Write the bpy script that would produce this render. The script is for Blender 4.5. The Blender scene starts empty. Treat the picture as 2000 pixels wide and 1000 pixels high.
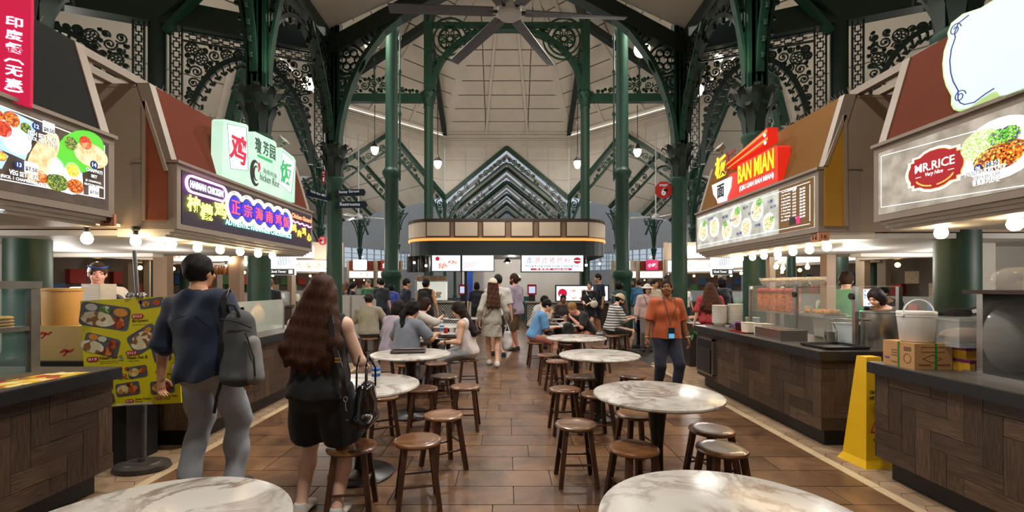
import bpy, bmesh, math, random
import numpy as np
from mathutils import Vector, Matrix
sc = bpy.context.scene
C = sc.collection
RND = random.Random(7)
PI = math.pi
# ---------------------------------------------------------------- camera, world, exposure
F, CX, CY, H = 889.0, 990.0, 558.0, 1.55          # focal length / principal point (2000x1000 frame), eye height
cam = bpy.data.cameras.new('camera'); cam.sensor_width = 36; cam.lens = 36 * F / 2000
cam.shift_x = 0.005; cam.shift_y = 0.029; cam.clip_start = 0.05; cam.clip_end = 300
camo = bpy.data.objects.new('camera', cam); C.objects.link(camo)
camo.location = (0, 0, H); camo.rotation_euler = (PI / 2, 0, 0); sc.camera = camo
w = bpy.data.worlds.new('dusk'); sc.world = w; w.use_nodes = True
w.node_tree.nodes['Background'].inputs[0].default_value = (0.62, 0.72, 0.85, 1)
w.node_tree.nodes['Background'].inputs[1].default_value = 0.85
vs = sc.view_settings
vs.view_transform = 'Standard'; vs.look = 'None'; vs.gamma = 1; vs.use_curve_mapping = False; vs.exposure = 0.0
sc.cycles.max_bounces = 6; sc.cycles.diffuse_bounces = 3; sc.cycles.glossy_bounces = 3
sc.cycles.transmission_bounces = 6; sc.cycles.transparent_max_bounces = 8
sc.cycles.caustics_reflective = False; sc.cycles.caustics_refractive = False
sc.cycles.sample_clamp_indirect = 4; sc.cycles.use_denoising = True

def area(loc, size, power, col, rot=(0, 0, 0), sy=None, spread=None):
    l = bpy.data.lights.new('hall_lamp', 'AREA'); l.energy = power; l.color = col; l.size = size
    if sy: l.shape = 'RECTANGLE'; l.size_y = sy
    if spread: l.spread = spread
    o = bpy.data.objects.new('hall_lamp', l); C.objects.link(o); o.location = loc; o.rotation_euler = rot
    return o
def spot(loc, tgt, power, col, ang=70, blend=0.6, r=0.06):
    l = bpy.data.lights.new('flood_lamp', 'SPOT'); l.energy = power; l.color = col; l.spot_size = math.radians(ang); l.spot_blend = blend; l.shadow_soft_size = r
    o = bpy.data.objects.new('flood_lamp', l); C.objects.link(o); o.location = loc
    o.rotation_euler = (Vector(tgt) - Vector(loc)).to_track_quat('-Z', 'Y').to_euler()
    return o
def point(loc, power, col, r=0.08):
    l = bpy.data.lights.new('fill_light', 'POINT'); l.energy = power; l.color = col; l.shadow_soft_size = r
    o = bpy.data.objects.new('fill_light', l); C.objects.link(o); o.location = loc
    return o
WARM = (1, 0.83, 0.64); NEUT = (1, 0.94, 0.86)
LP = 1.0
# hall lamps hung high under the street roof and the octagon roof
for (x, y, z, s, p) in ((0, 1.0, 6.6, 0.5, 190), (-1.6, 4.2, 6.6, 0.35, 150), (1.7, 5.2, 6.6, 0.35, 150), (0, 8.6, 6.6, 0.5, 150)):
    area((x, y, z), s, p * LP, NEUT)
for (x, y, z, p) in ((-5, 15, 10.5, 330), (5, 15, 10.5, 330), (0, 18, 13, 300), (-4, 25, 10.5, 260), (4, 25, 10.5, 260)):
    area((x, y, z), 0.8, p * LP, NEUT)
# fill lights without fixtures, added to brighten the street roofs beyond the octagon gables
for (x, y, p) in ((-11.5, 31.5, 190), (11.5, 31.5, 190), (-17, 37, 160), (17, 37, 160), (-14.5, 21, 130), (14.5, 21, 130), (0, 35, 110), (0, 43, 130), (0, 51, 130), (-10.5, 10.5, 80), (10.5, 10.5, 80)):
    point((x, y, 5.6), p * LP, NEUT, 0.2)
# added fill lights that brighten the stall interiors and the rows of stalls behind
for sg in (-1, 1):
    for (x, y, z, p) in ((4.3, 5.6, 1.8, 18), (5.6, 5.7, 1.8, 30), (5.3, 3.3, 1.75, 40), (6.3, 8.6, 2.4, 60), (6.3, 11.6, 2.4, 60), (6.3, 14.5, 2.6, 60), (7.2, 18, 3.2, 110), (5.0, 26, 4, 160), (10.5, 30, 4, 160)):
        point((sg * x, y, z), p * LP, NEUT, 0.12)
# uplights on the column capitals wash the roof panels
for s in (-1, 1):
    for (x, y, z, tx, ty, tz, p) in ((3.2, 10.9, 5.2, 1.5, 20, 16, 420), (3.4, 16.6, 7.0, 2, 26, 15, 330), (5.0, 11.2, 5.2, 9.5, 18, 10, 300), (4.0, 23, 8, 4, 31, 13, 260),
                                     (7.1, 9.0, 4.6, 12, 15, 9, 260), (3.9, 7.3, 5.0, 2.0, 7.0, 9, 60), (6.5, 6.5, 4.0, 8, 9, 9, 120)):
        spot((s * x, y, z), (s * tx, ty, tz), p * LP, WARM, 120, 1.0, 0.15)

# ---------------------------------------------------------------- helpers
def P(x, y, Y):                                     # photograph pixel -> point at depth Y
    return Vector(((x - CX) / F * Y, Y, H - (y - CY) / F * Y))
def Gz(y, z=0.0):                                   # depth at which height z shows at row y
    return (H - z) * F / (y - CY)
def G(x, y, z=0.0):
    Y = Gz(y, z); return Vector(((x - CX) / F * Y, Y, z))

class MB:
    def __init__(s): s.v = []; s.f = []
    def add(s, vs, fs):
        b = len(s.v); s.v.extend([tuple(p) for p in vs]); s.f.extend([tuple(b + i for i in f) for f in fs]); return s
    def box(s, x0, y0, z0, x1, y1, z1):
        return s.add([(x0,y0,z0),(x1,y0,z0),(x1,y1,z0),(x0,y1,z0),(x0,y0,z1),(x1,y0,z1),(x1,y1,z1),(x0,y1,z1)],
                     [(0,3,2,1),(4,5,6,7),(0,1,5,4),(1,2,6,5),(2,3,7,6),(3,0,4,7)])
    def hexa(s, a, b):                              # two matching quads -> solid
        n = len(a)
        return s.add(list(a) + list(b), [tuple(range(n))[::-1], tuple(range(n, 2*n))] + [(i, (i+1) % n, n + (i+1) % n, n + i) for i in range(n)])
    def beam(s, p, q, w, h, up=(0, 0, 1)):
        p = Vector(p); q = Vector(q); d = (q - p).normalized(); sd = d.cross(Vector(up))
        if sd.length < 1e-5: sd = Vector((1, 0, 0))
        sd.normalize(); u = sd.cross(d); a = sd * w / 2; b = u * h / 2
        return s.hexa([p - a - b, p + a - b, p + a + b, p - a + b], [q - a - b, q + a - b, q + a + b, q - a + b])
    def tube(s, pts, r, n=8, closed=False):
        pts = [Vector(p) for p in pts]; m = len(pts); rs = r if hasattr(r, '__len__') else [r] * m
        vs = []; nrm = None
        for i, p in enumerate(pts):
            if closed: d = pts[(i + 1) % m] - pts[i - 1]
            else: d = pts[min(i + 1, m - 1)] - pts[max(i - 1, 0)]
            d.normalize()
            if nrm is None:
                nrm = d.cross(Vector((0, 0, 1)))
                if nrm.length < 1e-3: nrm = d.cross(Vector((1, 0, 0)))
            nrm = (nrm - d * nrm.dot(d)).normalized(); bn = d.cross(nrm)
            for k in range(n):
                a = 2 * PI * k / n; vs.append(p + (nrm * math.cos(a) + bn * math.sin(a)) * rs[i])
        fs = []
        for i in range(m if closed else m - 1):
            j = (i + 1) % m
            for k in range(n): fs.append((i*n + k, i*n + (k+1) % n, j*n + (k+1) % n, j*n + k))
        if not closed: fs += [tuple(range(n))[::-1], tuple(range((m-1)*n, m*n))]
        return s.add(vs, fs)
    def lathe(s, prof, n=20, c=(0, 0, 0), a0=0.0, sx=1.0, sy=1.0):
        vs = []; fs = []; m = len(prof)
        for (r, z) in prof:
            for k in range(n):
                a = a0 + 2 * PI * k / n; vs.append((c[0] + r * sx * math.cos(a), c[1] + r * sy * math.sin(a), c[2] + z))
        for i in range(m - 1):
            for k in range(n): fs.append((i*n + k, i*n + (k+1) % n, (i+1)*n + (k+1) % n, (i+1)*n + k))
        if prof[0][0] > 1e-6: fs.append(tuple(range(n))[::-1])
        if prof[-1][0] > 1e-6: fs.append(tuple(range((m-1)*n, m*n)))
        return s.add(vs, fs)
    def sph(s, c, r, n=12, m=8):
        if not hasattr(r, '__len__'): r = (r, r, r)
        vs = []; fs = []
        for i in range(1, m):
            t = PI * i / m
            for k in range(n):
                a = 2 * PI * k / n
                vs.append((c[0] + r[0]*math.sin(t)*math.cos(a), c[1] + r[1]*math.sin(t)*math.sin(a), c[2] + r[2]*math.cos(t)))
        vs += [(c[0], c[1], c[2] + r[2]), (c[0], c[1], c[2] - r[2])]; T = len(vs) - 2
        for i in range(m - 2):
            for k in range(n): fs.append((i*n + k, (i+1)*n + k, (i+1)*n + (k+1) % n, i*n + (k+1) % n))
        for k in range(n): fs += [(T, k, (k+1) % n), (T+1, (m-2)*n + (k+1) % n, (m-2)*n + k)]
        return s.add(vs, fs)
    def prism(s, poly, fr, d0, d1):                 # 2-D polygon in frame (o,u,v,n), from depth d0 to d1
        o, u, v, n = fr
        return s.hexa([o + u*a + v*b + n*d0 for a, b in poly], [o + u*a + v*b + n*d1 for a, b in poly])
    def ribbon(s, pts, wd, fr, d0, d1, closed=False):
        o, u, v, n = fr; m = len(pts); ws = wd if hasattr(wd, '__len__') else [wd] * m; vs = []
        for i in range(m):
            a = pts[i-1] if (closed or i > 0) else pts[i]; b = pts[(i+1) % m] if (closed or i < m-1) else pts[i]
            dx, dy = b[0]-a[0], b[1]-a[1]; L = math.hypot(dx, dy) or 1; nx, ny = -dy/L*ws[i]/2, dx/L*ws[i]/2
            for (px, py) in ((pts[i][0]+nx, pts[i][1]+ny), (pts[i][0]-nx, pts[i][1]-ny)):
                for d in (d0, d1): vs.append(o + u*px + v*py + n*d)
        fs = []
        for i in range(m if closed else m-1):
            j = (i+1) % m; a = 4*i; b = 4*j
            fs += [(a, b, b+1, a+1), (a+1, b+1, b+3, a+3), (a+3, b+3, b+2, a+2), (a+2, b+2, b, a)]
        if not closed: fs += [(0, 1, 3, 2), (4*m-4, 4*m-2, 4*m-1, 4*m-3)]
        return s.add(vs, fs)
    def me(s, name='m', smooth=False):
        m = bpy.data.meshes.new(name); m.from_pydata(s.v, [], s.f); m.update()
        bm = bmesh.new(); bm.from_mesh(m); bmesh.ops.recalc_face_normals(bm, faces=bm.faces); bm.to_mesh(m); bm.free()
        if smooth: m.shade_smooth(); m.set_sharp_from_angle(angle=0.75)
        return m
    def build(s, name, mt=None, parent=None, smooth=False):
        return link(s.me(name, smooth), name, mt, parent)

INV = {}                                            # things whose parts are written in world coordinates
def link(me, name, mt=None, parent=None, mtx=None):
    if mt is not None and len(me.materials) == 0: me.materials.append(mt)
    o = bpy.data.objects.new(name, me); C.objects.link(o)
    if parent is not None:
        o.parent = parent
        p = parent
        while p is not None and p.name not in INV: p = p.parent
        if p is not None and p is parent: o.matrix_parent_inverse = INV[p.name]
        elif p is not None:                          # sub-part of a world-written part: the part itself sits at identity
            o.matrix_parent_inverse = INVP.get(parent.name, Matrix.Identity(4))
    if mtx is not None:
        o.matrix_basis = mtx
        if parent is not None: INVP[o.name] = mtx.inverted()
    return o
INVP = {}
def thing(name, label, cat, loc=(0, 0, 0), rz=0.0, group=None, world=True):
    o = bpy.data.objects.new(name, None); C.objects.link(o); o.empty_display_size = 0.1
    o.location = loc; o.rotation_euler = (0, 0, rz); tag(o, label, cat, group)
    if world: INV[o.name] = (Matrix.Translation(Vector(loc)) @ Matrix.Rotation(rz, 4, 'Z')).inverted()
    return o
def tag(o, label, cat, group=None):
    o['label'] = label; o['category'] = cat
    if group: o['group'] = group
    return o
def struct(o): o['kind'] = 'structure'; return o
def stuff(o): o['kind'] = 'stuff'; return o
def dup(root, loc, rz, label=None):
    r = root.copy(); C.objects.link(r); r.location = loc; r.rotation_euler = (0, 0, rz)
    if label: r['label'] = label
    for ch in root.children:
        c = ch.copy(); C.objects.link(c); c.parent = r
        for g in ch.children:
            d = g.copy(); C.objects.link(d); d.parent = c
    return r
ORD = ['first','second','third','fourth','fifth','sixth','seventh','eighth','ninth','tenth','eleventh','twelfth','thirteenth','fourteenth','fifteenth','sixteenth']

# ---------------------------------------------------------------- materials
MATS = {}
def nt(name):
    m = bpy.data.materials.new(name); m.use_nodes = True; t = m.node_tree
    return m, t, t.nodes['Principled BSDF']
def ramp(t, fac, stops, interp='LINEAR'):
    r = t.nodes.new('ShaderNodeValToRGB'); r.color_ramp.interpolation = interp; e = r.color_ramp.elements
    while len(e) < len(stops): e.new(0.5)
    for i, (p, c) in enumerate(stops): e[i].position = p; e[i].color = (*c, 1)
    t.links.new(fac, r.inputs[0]); return r.outputs[0]
def coords(t, scale=(1, 1, 1), rnd=0.0, kind='Object'):
    tc = t.nodes.new('ShaderNodeTexCoord'); mp = t.nodes.new('ShaderNodeMapping'); mp.inputs['Scale'].default_value = scale
    t.links.new(tc.outputs[kind], mp.inputs[0])
    if rnd:
        oi = t.nodes.new('ShaderNodeObjectInfo'); mm = t.nodes.new('ShaderNodeMath'); mm.operation = 'MULTIPLY'; mm.inputs[1].default_value = rnd
        t.links.new(oi.outputs['Random'], mm.inputs[0]); cb = t.nodes.new('ShaderNodeCombineXYZ')
        for i in range(3): t.links.new(mm.outputs[0], cb.inputs[i])
        t.links.new(cb.outputs[0], mp.inputs['Location'])
    return mp.outputs[0]
def noise(t, vec, scale, detail=3, rough=0.55, dist=0.0):
    n = t.nodes.new('ShaderNodeTexNoise'); n.inputs['Scale'].default_value = scale; n.inputs['Detail'].default_value = detail
    n.inputs['Roughness'].default_value = rough; n.inputs['Distortion'].default_value = dist
    t.links.new(vec, n.inputs['Vector']); return n.outputs['Fac']
def bump(t, b, h, s, d=0.01):
    n = t.nodes.new('ShaderNodeBump'); n.inputs['Strength'].default_value = s; n.inputs['Distance'].default_value = d
    t.links.new(h, n.inputs['Height']); t.links.new(n.outputs[0], b.inputs['Normal'])
def lin(c):                                         # sRGB 0-255 -> linear
    return tuple((x/255/12.92 if x/255 <= 0.04045 else ((x/255 + 0.055)/1.055)**2.4) for x in c)
def pm(name, col, var=0.12, scale=6.0, rough=0.5, metal=0.0, bmp=0.0, bscale=None, stretch=(1, 1, 1), trans=0.0, alpha=1.0, coat=0.0, spec=0.5, sheen=0.0):
    if name in MATS: return MATS[name]
    m, t, b = nt(name); c = lin(col); v = coords(t, stretch)
    f = noise(t, v, scale)
    lo = tuple(x*(1-var) for x in c); hi = tuple(min(1, x*(1+var)) for x in c)
    t.links.new(ramp(t, f, [(0.3, lo), (0.7, hi)]), b.inputs['Base Color'])
    b.inputs['Roughness'].default_value = rough; b.inputs['Metallic'].default_value = metal
    b.inputs['Specular IOR Level'].default_value = spec
    if trans: b.inputs['Transmission Weight'].default_value = trans
    if coat: b.inputs['Coat Weight'].default_value = coat
    if sheen: b.inputs['Sheen Weight'].default_value = sheen
    if alpha < 1: b.inputs['Alpha'].default_value = alpha
    if bmp: bump(t, b, noise(t, v, bscale or scale*6), bmp)
    MATS[name] = m; return m
def em(name, col, strength=1.0, lo=None, scale=20.0):
    if name in MATS: return MATS[name]
    m, t, b = nt(name); c = lin(col); b.inputs['Base Color'].default_value = (*[x*0.3 for x in c], 1); b.inputs['Roughness'].default_value = 0.4
    if lo:
        t.links.new(ramp(t, noise(t, coords(t), scale, 4), [(0.35, lin(lo)), (0.65, c)]), b.inputs['Emission Color'])
    else: b.inputs['Emission Color'].default_value = (*c, 1)
    b.inputs['Emission Strength'].default_value = strength
    MATS[name] = m; return m
def glass(name, col=(235, 245, 245), alpha=0.12, rough=0.02):
    if name in MATS: return MATS[name]
    m, t, b = nt(name); b.inputs['Base Color'].default_value = (*lin(col), 1); b.inputs['Roughness'].default_value = rough
    b.inputs['Alpha'].default_value = alpha; b.inputs['Specular IOR Level'].default_value = 0.6
    MATS[name] = m; return m
def food(name, cols, emis, scale=30.0):             # printed dish picture on a lit sign: voronoi cells through a colour ramp
    if name in MATS: return MATS[name]
    m, t, b = nt(name); v = coords(t, (1, 1, 1), 17.0)
    vo = t.nodes.new('ShaderNodeTexVoronoi'); vo.inputs['Scale'].default_value = scale; t.links.new(v, vo.inputs['Vector'])
    n = len(cols); sp = t.nodes.new('ShaderNodeSeparateColor'); t.links.new(vo.outputs['Color'], sp.inputs[0]); out = ramp(t, sp.outputs[0], [(i/n, lin(c)) for i, c in enumerate(cols)], 'CONSTANT')
    t.links.new(out, b.inputs['Base Color'])
    if emis: t.links.new(out, b.inputs['Emission Color']); b.inputs['Emission Strength'].default_value = emis
    b.inputs['Roughness'].default_value = 0.5
    MATS[name] = m; return m
def wood(name, c0, c1, axis=0, rough=0.35, scale=9.0, rnd=9.0, coat=0.0, tone=True, bs=0.25):
    if name in MATS: return MATS[name]
    m, t, b = nt(name); st = [14.0]*3; st[axis] = 1.1; v = coords(t, tuple(st), rnd)
    f = noise(t, v, scale/4, 5, 0.65, 0.6)
    col = ramp(t, f, [(0.25, lin(c0)), (0.5, lin(tuple((a+b2)/2 for a, b2 in zip(c0, c1)))), (0.78, lin(c1))])
    if tone:
        oi = t.nodes.new('ShaderNodeObjectInfo'); mr = t.nodes.new('ShaderNodeMapRange'); mr.inputs[3].default_value = 0.55; mr.inputs[4].default_value = 1.35
        t.links.new(oi.outputs['Random'], mr.inputs[0]); mx = t.nodes.new('ShaderNodeMix'); mx.data_type = 'RGBA'; mx.blend_type = 'MULTIPLY'; mx.inputs[0].default_value = 1
        t.links.new(col, mx.inputs[6]); t.links.new(mr.outputs[0], mx.inputs[7]); col = mx.outputs[2]
    t.links.new(col, b.inputs['Base Color']); b.inputs['Roughness'].default_value = rough; b.inputs['Coat Weight'].default_value = coat
    bump(t, b, f, bs, 0.004); MATS[name] = m; return m
def tile_mat(name, c0, c1, rough=0.3, scale=3.0, lo=0.8, hi=1.18):
    if name in MATS: return MATS[name]
    m, t, b = nt(name); v = coords(t, (1, 1, 1), 0, 'Object'); 
    tc = t.nodes.new('ShaderNodeNewGeometry'); f = noise(t, tc.outputs['Position'], scale, 6, 0.65, 0.8)
    col = ramp(t, f, [(0.3, lin(c0)), (0.7, lin(c1))])
    oi = t.nodes.new('ShaderNodeObjectInfo'); mr = t.nodes.new('ShaderNodeMapRange'); mr.inputs[3].default_value = lo; mr.inputs[4].default_value = hi
    t.links.new(oi.outputs['Random'], mr.inputs[0]); mx = t.nodes.new('ShaderNodeMix'); mx.data_type = 'RGBA'; mx.blend_type = 'MULTIPLY'; mx.inputs[0].default_value = 1
    t.links.new(col, mx.inputs[6]); t.links.new(mr.outputs[0], mx.inputs[7]); t.links.new(mx.outputs[2], b.inputs['Base Color'])
    f2 = noise(t, tc.outputs['Position'], 25, 4); rr = t.nodes.new('ShaderNodeMapRange'); rr.inputs[3].default_value = rough-0.1; rr.inputs[4].default_value = rough+0.15
    t.links.new(f2, rr.inputs[0]); t.links.new(rr.outputs[0], b.inputs['Roughness']); bump(t, b, f2, 0.04, 0.003)
    MATS[name] = m; return m
def marble(name='white marble'):
    if name in MATS: return MATS[name]
    m, t, b = nt(name); v = coords(t, (1, 1, 1), 31.0)
    f = noise(t, v, 2.6, 7, 0.6, 0.9)
    vein = ramp(t, f, [(0.44, (0,0,0)), (0.5, (1,1,1)), (0.56, (0,0,0))])
    g = noise(t, v, 1.4, 3); base = ramp(t, g, [(0.3, lin((172,168,160))), (0.7, lin((206,202,194)))])
    k = t.nodes.new('ShaderNodeMath'); k.operation = 'MULTIPLY'; t.links.new(vein, k.inputs[0]); t.links.new(ramp(t, noise(t, v, 3.1, 2), [(0.32, (0,0,0)), (0.6, (.9,.9,.9))]), k.inputs[1])
    mx = t.nodes.new('ShaderNodeMix'); mx.data_type = 'RGBA'; t.links.new(k.outputs[0], mx.inputs[0]); t.links.new(base, mx.inputs[6]); mx.inputs[7].default_value = (*lin((112, 92, 74)), 1)
    t.links.new(mx.outputs[2], b.inputs['Base Color']); b.inputs['Roughness'].default_value = 0.24
    MATS[name] = m; return m

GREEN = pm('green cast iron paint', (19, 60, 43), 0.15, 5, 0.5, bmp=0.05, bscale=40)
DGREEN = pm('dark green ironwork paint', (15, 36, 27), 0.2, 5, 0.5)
PANEL = pm('cream roof panel paint', (206, 200, 190), 0.05, 1.5, 0.5)
WALLP = pm('cream drum panel paint', (212, 206, 197), 0.05, 1.5, 0.6)
BEIGE = pm('taupe painted fascia', (150, 132, 112), 0.05, 3, 0.5)
FRAME = pm('grey taupe sign frame', (140, 126, 112), 0.06, 4, 0.45)
BLACK = pm('matt black metal', (22, 22, 24), 0.2, 8, 0.45)
STEEL = pm('brushed stainless steel', (190, 190, 188), 0.08, 3, 0.28, 1.0, stretch=(1, 1, 30))
CHROME = pm('chrome', (220, 220, 220), 0.02, 3, 0.1, 1.0)
STONE = pm('charcoal stone worktop', (74, 70, 66), 0.15, 14, 0.35, bmp=0.05)
STONED = pm('black stone worktop edge', (34, 34, 36), 0.15, 14, 0.4)
WHITE = pm('white plastic', (228, 228, 224), 0.03, 4, 0.35)
GREYW = pm('pale grey wall paint', (186, 182, 176), 0.05, 2, 0.6)
WHITEW = pm('off white column paint', (205, 200, 192), 0.05, 2, 0.6)
MARBLE = marble()
GLASS = glass('clear glass')

# text -> mesh (Blender's own fonts); one mesh per distinct string
TXT = {}
def text_me(s, bold=0.0, res=2, shear=0.0):
    k = (s, bold, shear)
    if k in TXT: return TXT[k]
    cu = bpy.data.curves.new('lettering', 'FONT'); cu.body = s; cu.size = 1; cu.resolution_u = res; cu.offset = bold; cu.shear = shear; cu.extrude = 0.012
    o = bpy.data.objects.new('lettering', cu); me = bpy.data.meshes.new_from_object(o)
    bpy.data.objects.remove(o); bpy.data.curves.remove(cu)
    xs = [v.co.x for v in me.vertices]; ys = [v.co.y for v in me.vertices]
    TXT[k] = (me, min(xs), max(xs), min(ys), max(ys)); return TXT[k]
class Board:                                        # flat print on a surface with frame (o,u,v,n)
    def __init__(s, root, o, u, v):
        s.r = root; s.o = Vector(o); s.u = Vector(u).normalized(); s.v = Vector(v).normalized(); s.n = s.u.cross(s.v)
        s.fr = (s.o, s.u, s.v, s.n)
    def lift(s, d): s.o = s.o+s.n*d; s.fr = (s.o, s.u, s.v, s.n)
    def M(s, a, b, d): 
        p = s.o + s.u*a + s.v*b + s.n*d
        return Matrix(((s.u.x, s.v.x, s.n.x, p.x), (s.u.y, s.v.y, s.n.y, p.y), (s.u.z, s.v.z, s.n.z, p.z), (0, 0, 0, 1)))
    def rect(s, name, a0, b0, a1, b1, mt, d0=0.0, d1=0.004):
        return MB().prism([(a0,b0),(a1,b0),(a1,b1),(a0,b1)], s.fr, d0, d1).build(name, mt, s.r)
    def poly(s, name, pts, mt, d0=0.0, d1=0.004): return MB().prism(pts, s.fr, d0, d1).build(name, mt, s.r)
    def disc(s, name, a, b, r, mt, d0=0.0, d1=0.004, ry=None, n=24, rot=0.0):
        ry = ry or r; ca, sa = math.cos(rot), math.sin(rot)
        pts = [(r*math.cos(2*PI*k/n), ry*math.sin(2*PI*k/n)) for k in range(n)]
        return s.poly(name, [(a + x*ca - y*sa, b + x*sa + y*ca) for x, y in pts], mt, d0, d1)
    def line(s, name, pts, wd, mt, d0=0.0, d1=0.004, closed=False): return MB().ribbon(pts, wd, s.fr, d0, d1, closed).build(name, mt, s.r)
    def text(s, st, a, b, h, mt, d=0.005, wd=None, bold=0.015, align='l', rot=0.0, shear=0.0, name='lettering'):
        me, x0, x1, y0, y1 = text_me(st, bold, 2, shear)
        sy = h / max(0.3, (y1 - y0)); sx = sy if wd is None else wd / max(0.05, (x1 - x0))
        W = (x1 - x0) * sx; a0 = a if align == 'l' else (a - W/2 if align == 'c' else a - W)
        m2 = me if len(me.materials) == 0 else me.copy()
        if len(me.materials): m2.materials.clear()
        m2.materials.append(mt)
        L = Matrix.Rotation(rot, 4, 'Z') @ Matrix.Diagonal((sx, sy, min(sx, sy), 1)) @ Matrix.Translation((-x0, -y0, 0))
        return link(m2, name, None, s.r, s.M(a0, b, d) @ L)
# ================================================================ 2-D helpers for ironwork and tiling
def clip(poly, a, b, c):                            # keep a*x+b*y+c >= 0
    out = []; n = len(poly)
    for i in range(n):
        p, q = poly[i], poly[(i+1) % n]; dp = a*p[0]+b*p[1]+c; dq = a*q[0]+b*q[1]+c
        if dp >= 0: out.append(p)
        if dp*dq < 0:
            t = dp/(dp-dq); out.append((p[0]+t*(q[0]-p[0]), p[1]+t*(q[1]-p[1])))
    return out
def clip_convex(poly, hull):
    n = len(hull); A = sum(hull[i][0]*hull[(i+1)%n][1]-hull[(i+1)%n][0]*hull[i][1] for i in range(n)); s = 1 if A > 0 else -1
    for i in range(n):
        (x0,y0),(x1,y1) = hull[i], hull[(i+1)%n]
        poly = clip(poly, -s*(y1-y0), s*(x1-x0), s*((y1-y0)*x0-(x1-x0)*y0))
        if len(poly) < 3: return []
    return poly
def parea(p): return abs(sum(p[i][0]*p[(i+1)%len(p)][1]-p[(i+1)%len(p)][0]*p[i][1] for i in range(len(p))))/2
def panels(root, name, fr, hulls, du, dv, gap, th, mt, d=0.0, u0=0.0, v0=0.0):
    xs = [p[0] for h in hulls for p in h]; ys = [p[1] for h in hulls for p in h]
    i0, i1 = math.floor((min(xs)-u0)/du), math.ceil((max(xs)-u0)/du); j0, j1 = math.floor((min(ys)-v0)/dv), math.ceil((max(ys)-v0)/dv)
    for i in range(i0, i1):
        for j in range(j0, j1):
            x, y = u0+i*du, v0+j*dv; r = [(x+gap,y+gap),(x+du-gap,y+gap),(x+du-gap,y+dv-gap),(x+gap,y+dv-gap)]
            for h in hulls:
                p = clip_convex(r, h)
                if p and parea(p) > 0.02*du*dv: MB().prism(p, fr, d, d+th).build(name, mt, root)
def inpoly(pts, x, y):
    c = False; n = len(pts); j = n-1
    for i in range(n):
        xi, yi = pts[i]; xj, yj = pts[j]
        if (yi > y) != (yj > y) and x < (xj-xi)*(y-yi)/(yj-yi)+xi: c = not c
        j = i
    return c
def segd(pts, x, y):
    A = np.array(pts); B = np.roll(A, -1, 0); d = B-A; p = np.array((x, y))
    t = np.clip(((p-A)*d).sum(1)/np.maximum((d*d).sum(1), 1e-9), 0, 1); return float(np.sqrt(((A+d*t[:, None]-p)**2).sum(1)).min())
def pack(pts, rmin, rmax, n=400, seed=3):           # greedy circle packing of a 2-D outline
    rg = random.Random(seed); xs = [p[0] for p in pts]; ys = [p[1] for p in pts]; cand = []
    for _ in range(n):
        x, y = rg.uniform(min(xs), max(xs)), rg.uniform(min(ys), max(ys))
        if inpoly(pts, x, y): cand.append((segd(pts, x, y), x, y))
    cs = []
    for lim in (rmax, rmax*0.62, rmax*0.4, rmin):
        cand.sort(reverse=True)
        for (r, x, y) in cand:
            r = min(r, rmax)
            for (cx, cy, cr) in cs: r = min(r, math.hypot(x-cx, y-cy)-cr)
            if r >= lim*0.92 or (lim == rmin and r >= rmin): cs.append((x, y, min(r, lim)))
    return cs
def scrolls(mb, pts, fr, rmin, rmax, w, t, seed=3, n=400, ring=True, seg=14):
    rg = random.Random(seed)
    for (x, y, r) in pack(pts, rmin, rmax, n, seed):
        a0 = rg.uniform(0, 2*PI); s = rg.choice((-1, 1)); R0 = r*1.02
        if ring and r > rmin*2.2 and rg.random() < .4:        # flower rosette in a ring
            mb.ribbon([(x+R0*math.cos(2*PI*k/16), y+R0*math.sin(2*PI*k/16)) for k in range(16)], w, fr, -t, t, True)
            for k in range(5):
                a = a0+2*PI*k/5; q = [(x+r*.5*math.cos(a)+r*.3*math.cos(b), y+r*.5*math.sin(a)+r*.3*math.sin(b)) for b in [2*PI*j/8 for j in range(8)]]
                mb.ribbon(q, w*.8, fr, -t, t, True)
        else:                                                  # volute with a leaf
            pp = []
            for k in range(seg+1):
                q = k/seg; a = a0+s*q*2*PI*1.55; rr = R0*(1-.82*q); pp.append((x+rr*math.cos(a), y+rr*math.sin(a)))
            mb.ribbon(pp, [w*(1.15-.4*k/seg) for k in range(seg+1)], fr, -t, t)
            e = pp[-1]; mb.ribbon([(e[0]-w, e[1]), (e[0]+w, e[1])], w*2, fr, -t, t)
    return mb
def qframe(a, b, c):                                # frame from origin a, +u towards b, +v towards c side
    u = (b-a).normalized(); n = u.cross(c-a).normalized(); v = n.cross(u); return (a, u, v, n)
def to2(fr, p): d = p-fr[0]; return (d.dot(fr[1]), d.dot(fr[2]))

# ================================================================ FLOOR
XL = 2.8
floor = struct(MB().box(-30, -4, -0.3, 30, 75, -0.012).build('floor', pm('dark floor grout', (40, 31, 25), 0.15, 3, 0.6)))
INV[floor.name] = Matrix.Identity(4)
TILE = tile_mat('brown stone floor tile', (69, 48, 34), (131, 97, 69), 0.3, 2.2, .74, 1.2)
tm = MB().box(0, 0, -0.012, 1, 1, 0).me('floor_tile'); tm.materials.append(TILE)
def tile_at(x0, y0, x1, y1):
    o = bpy.data.objects.new('floor_tile', tm); C.objects.link(o); o.parent = floor
    o.location = (x0+.004, y0+.004, RND.uniform(-.0006, .0006)); o.scale = (x1-x0-.008, y1-y0-.008, 1)
rr = random.Random(5); y = 1.72
while y < 8.4:
    x = -XL+.0
    first = True
    while x < XL-.02:
        L = rr.choice((.6, .6, .9, .75)) if not first else rr.choice((.3, .45, .6, .75)); first = False
        x1 = min(XL, x+L)
        if XL-x1 < .2: x1 = XL
        tile_at(x, y, x1, y+.3); x = x1
    y += .3
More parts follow.
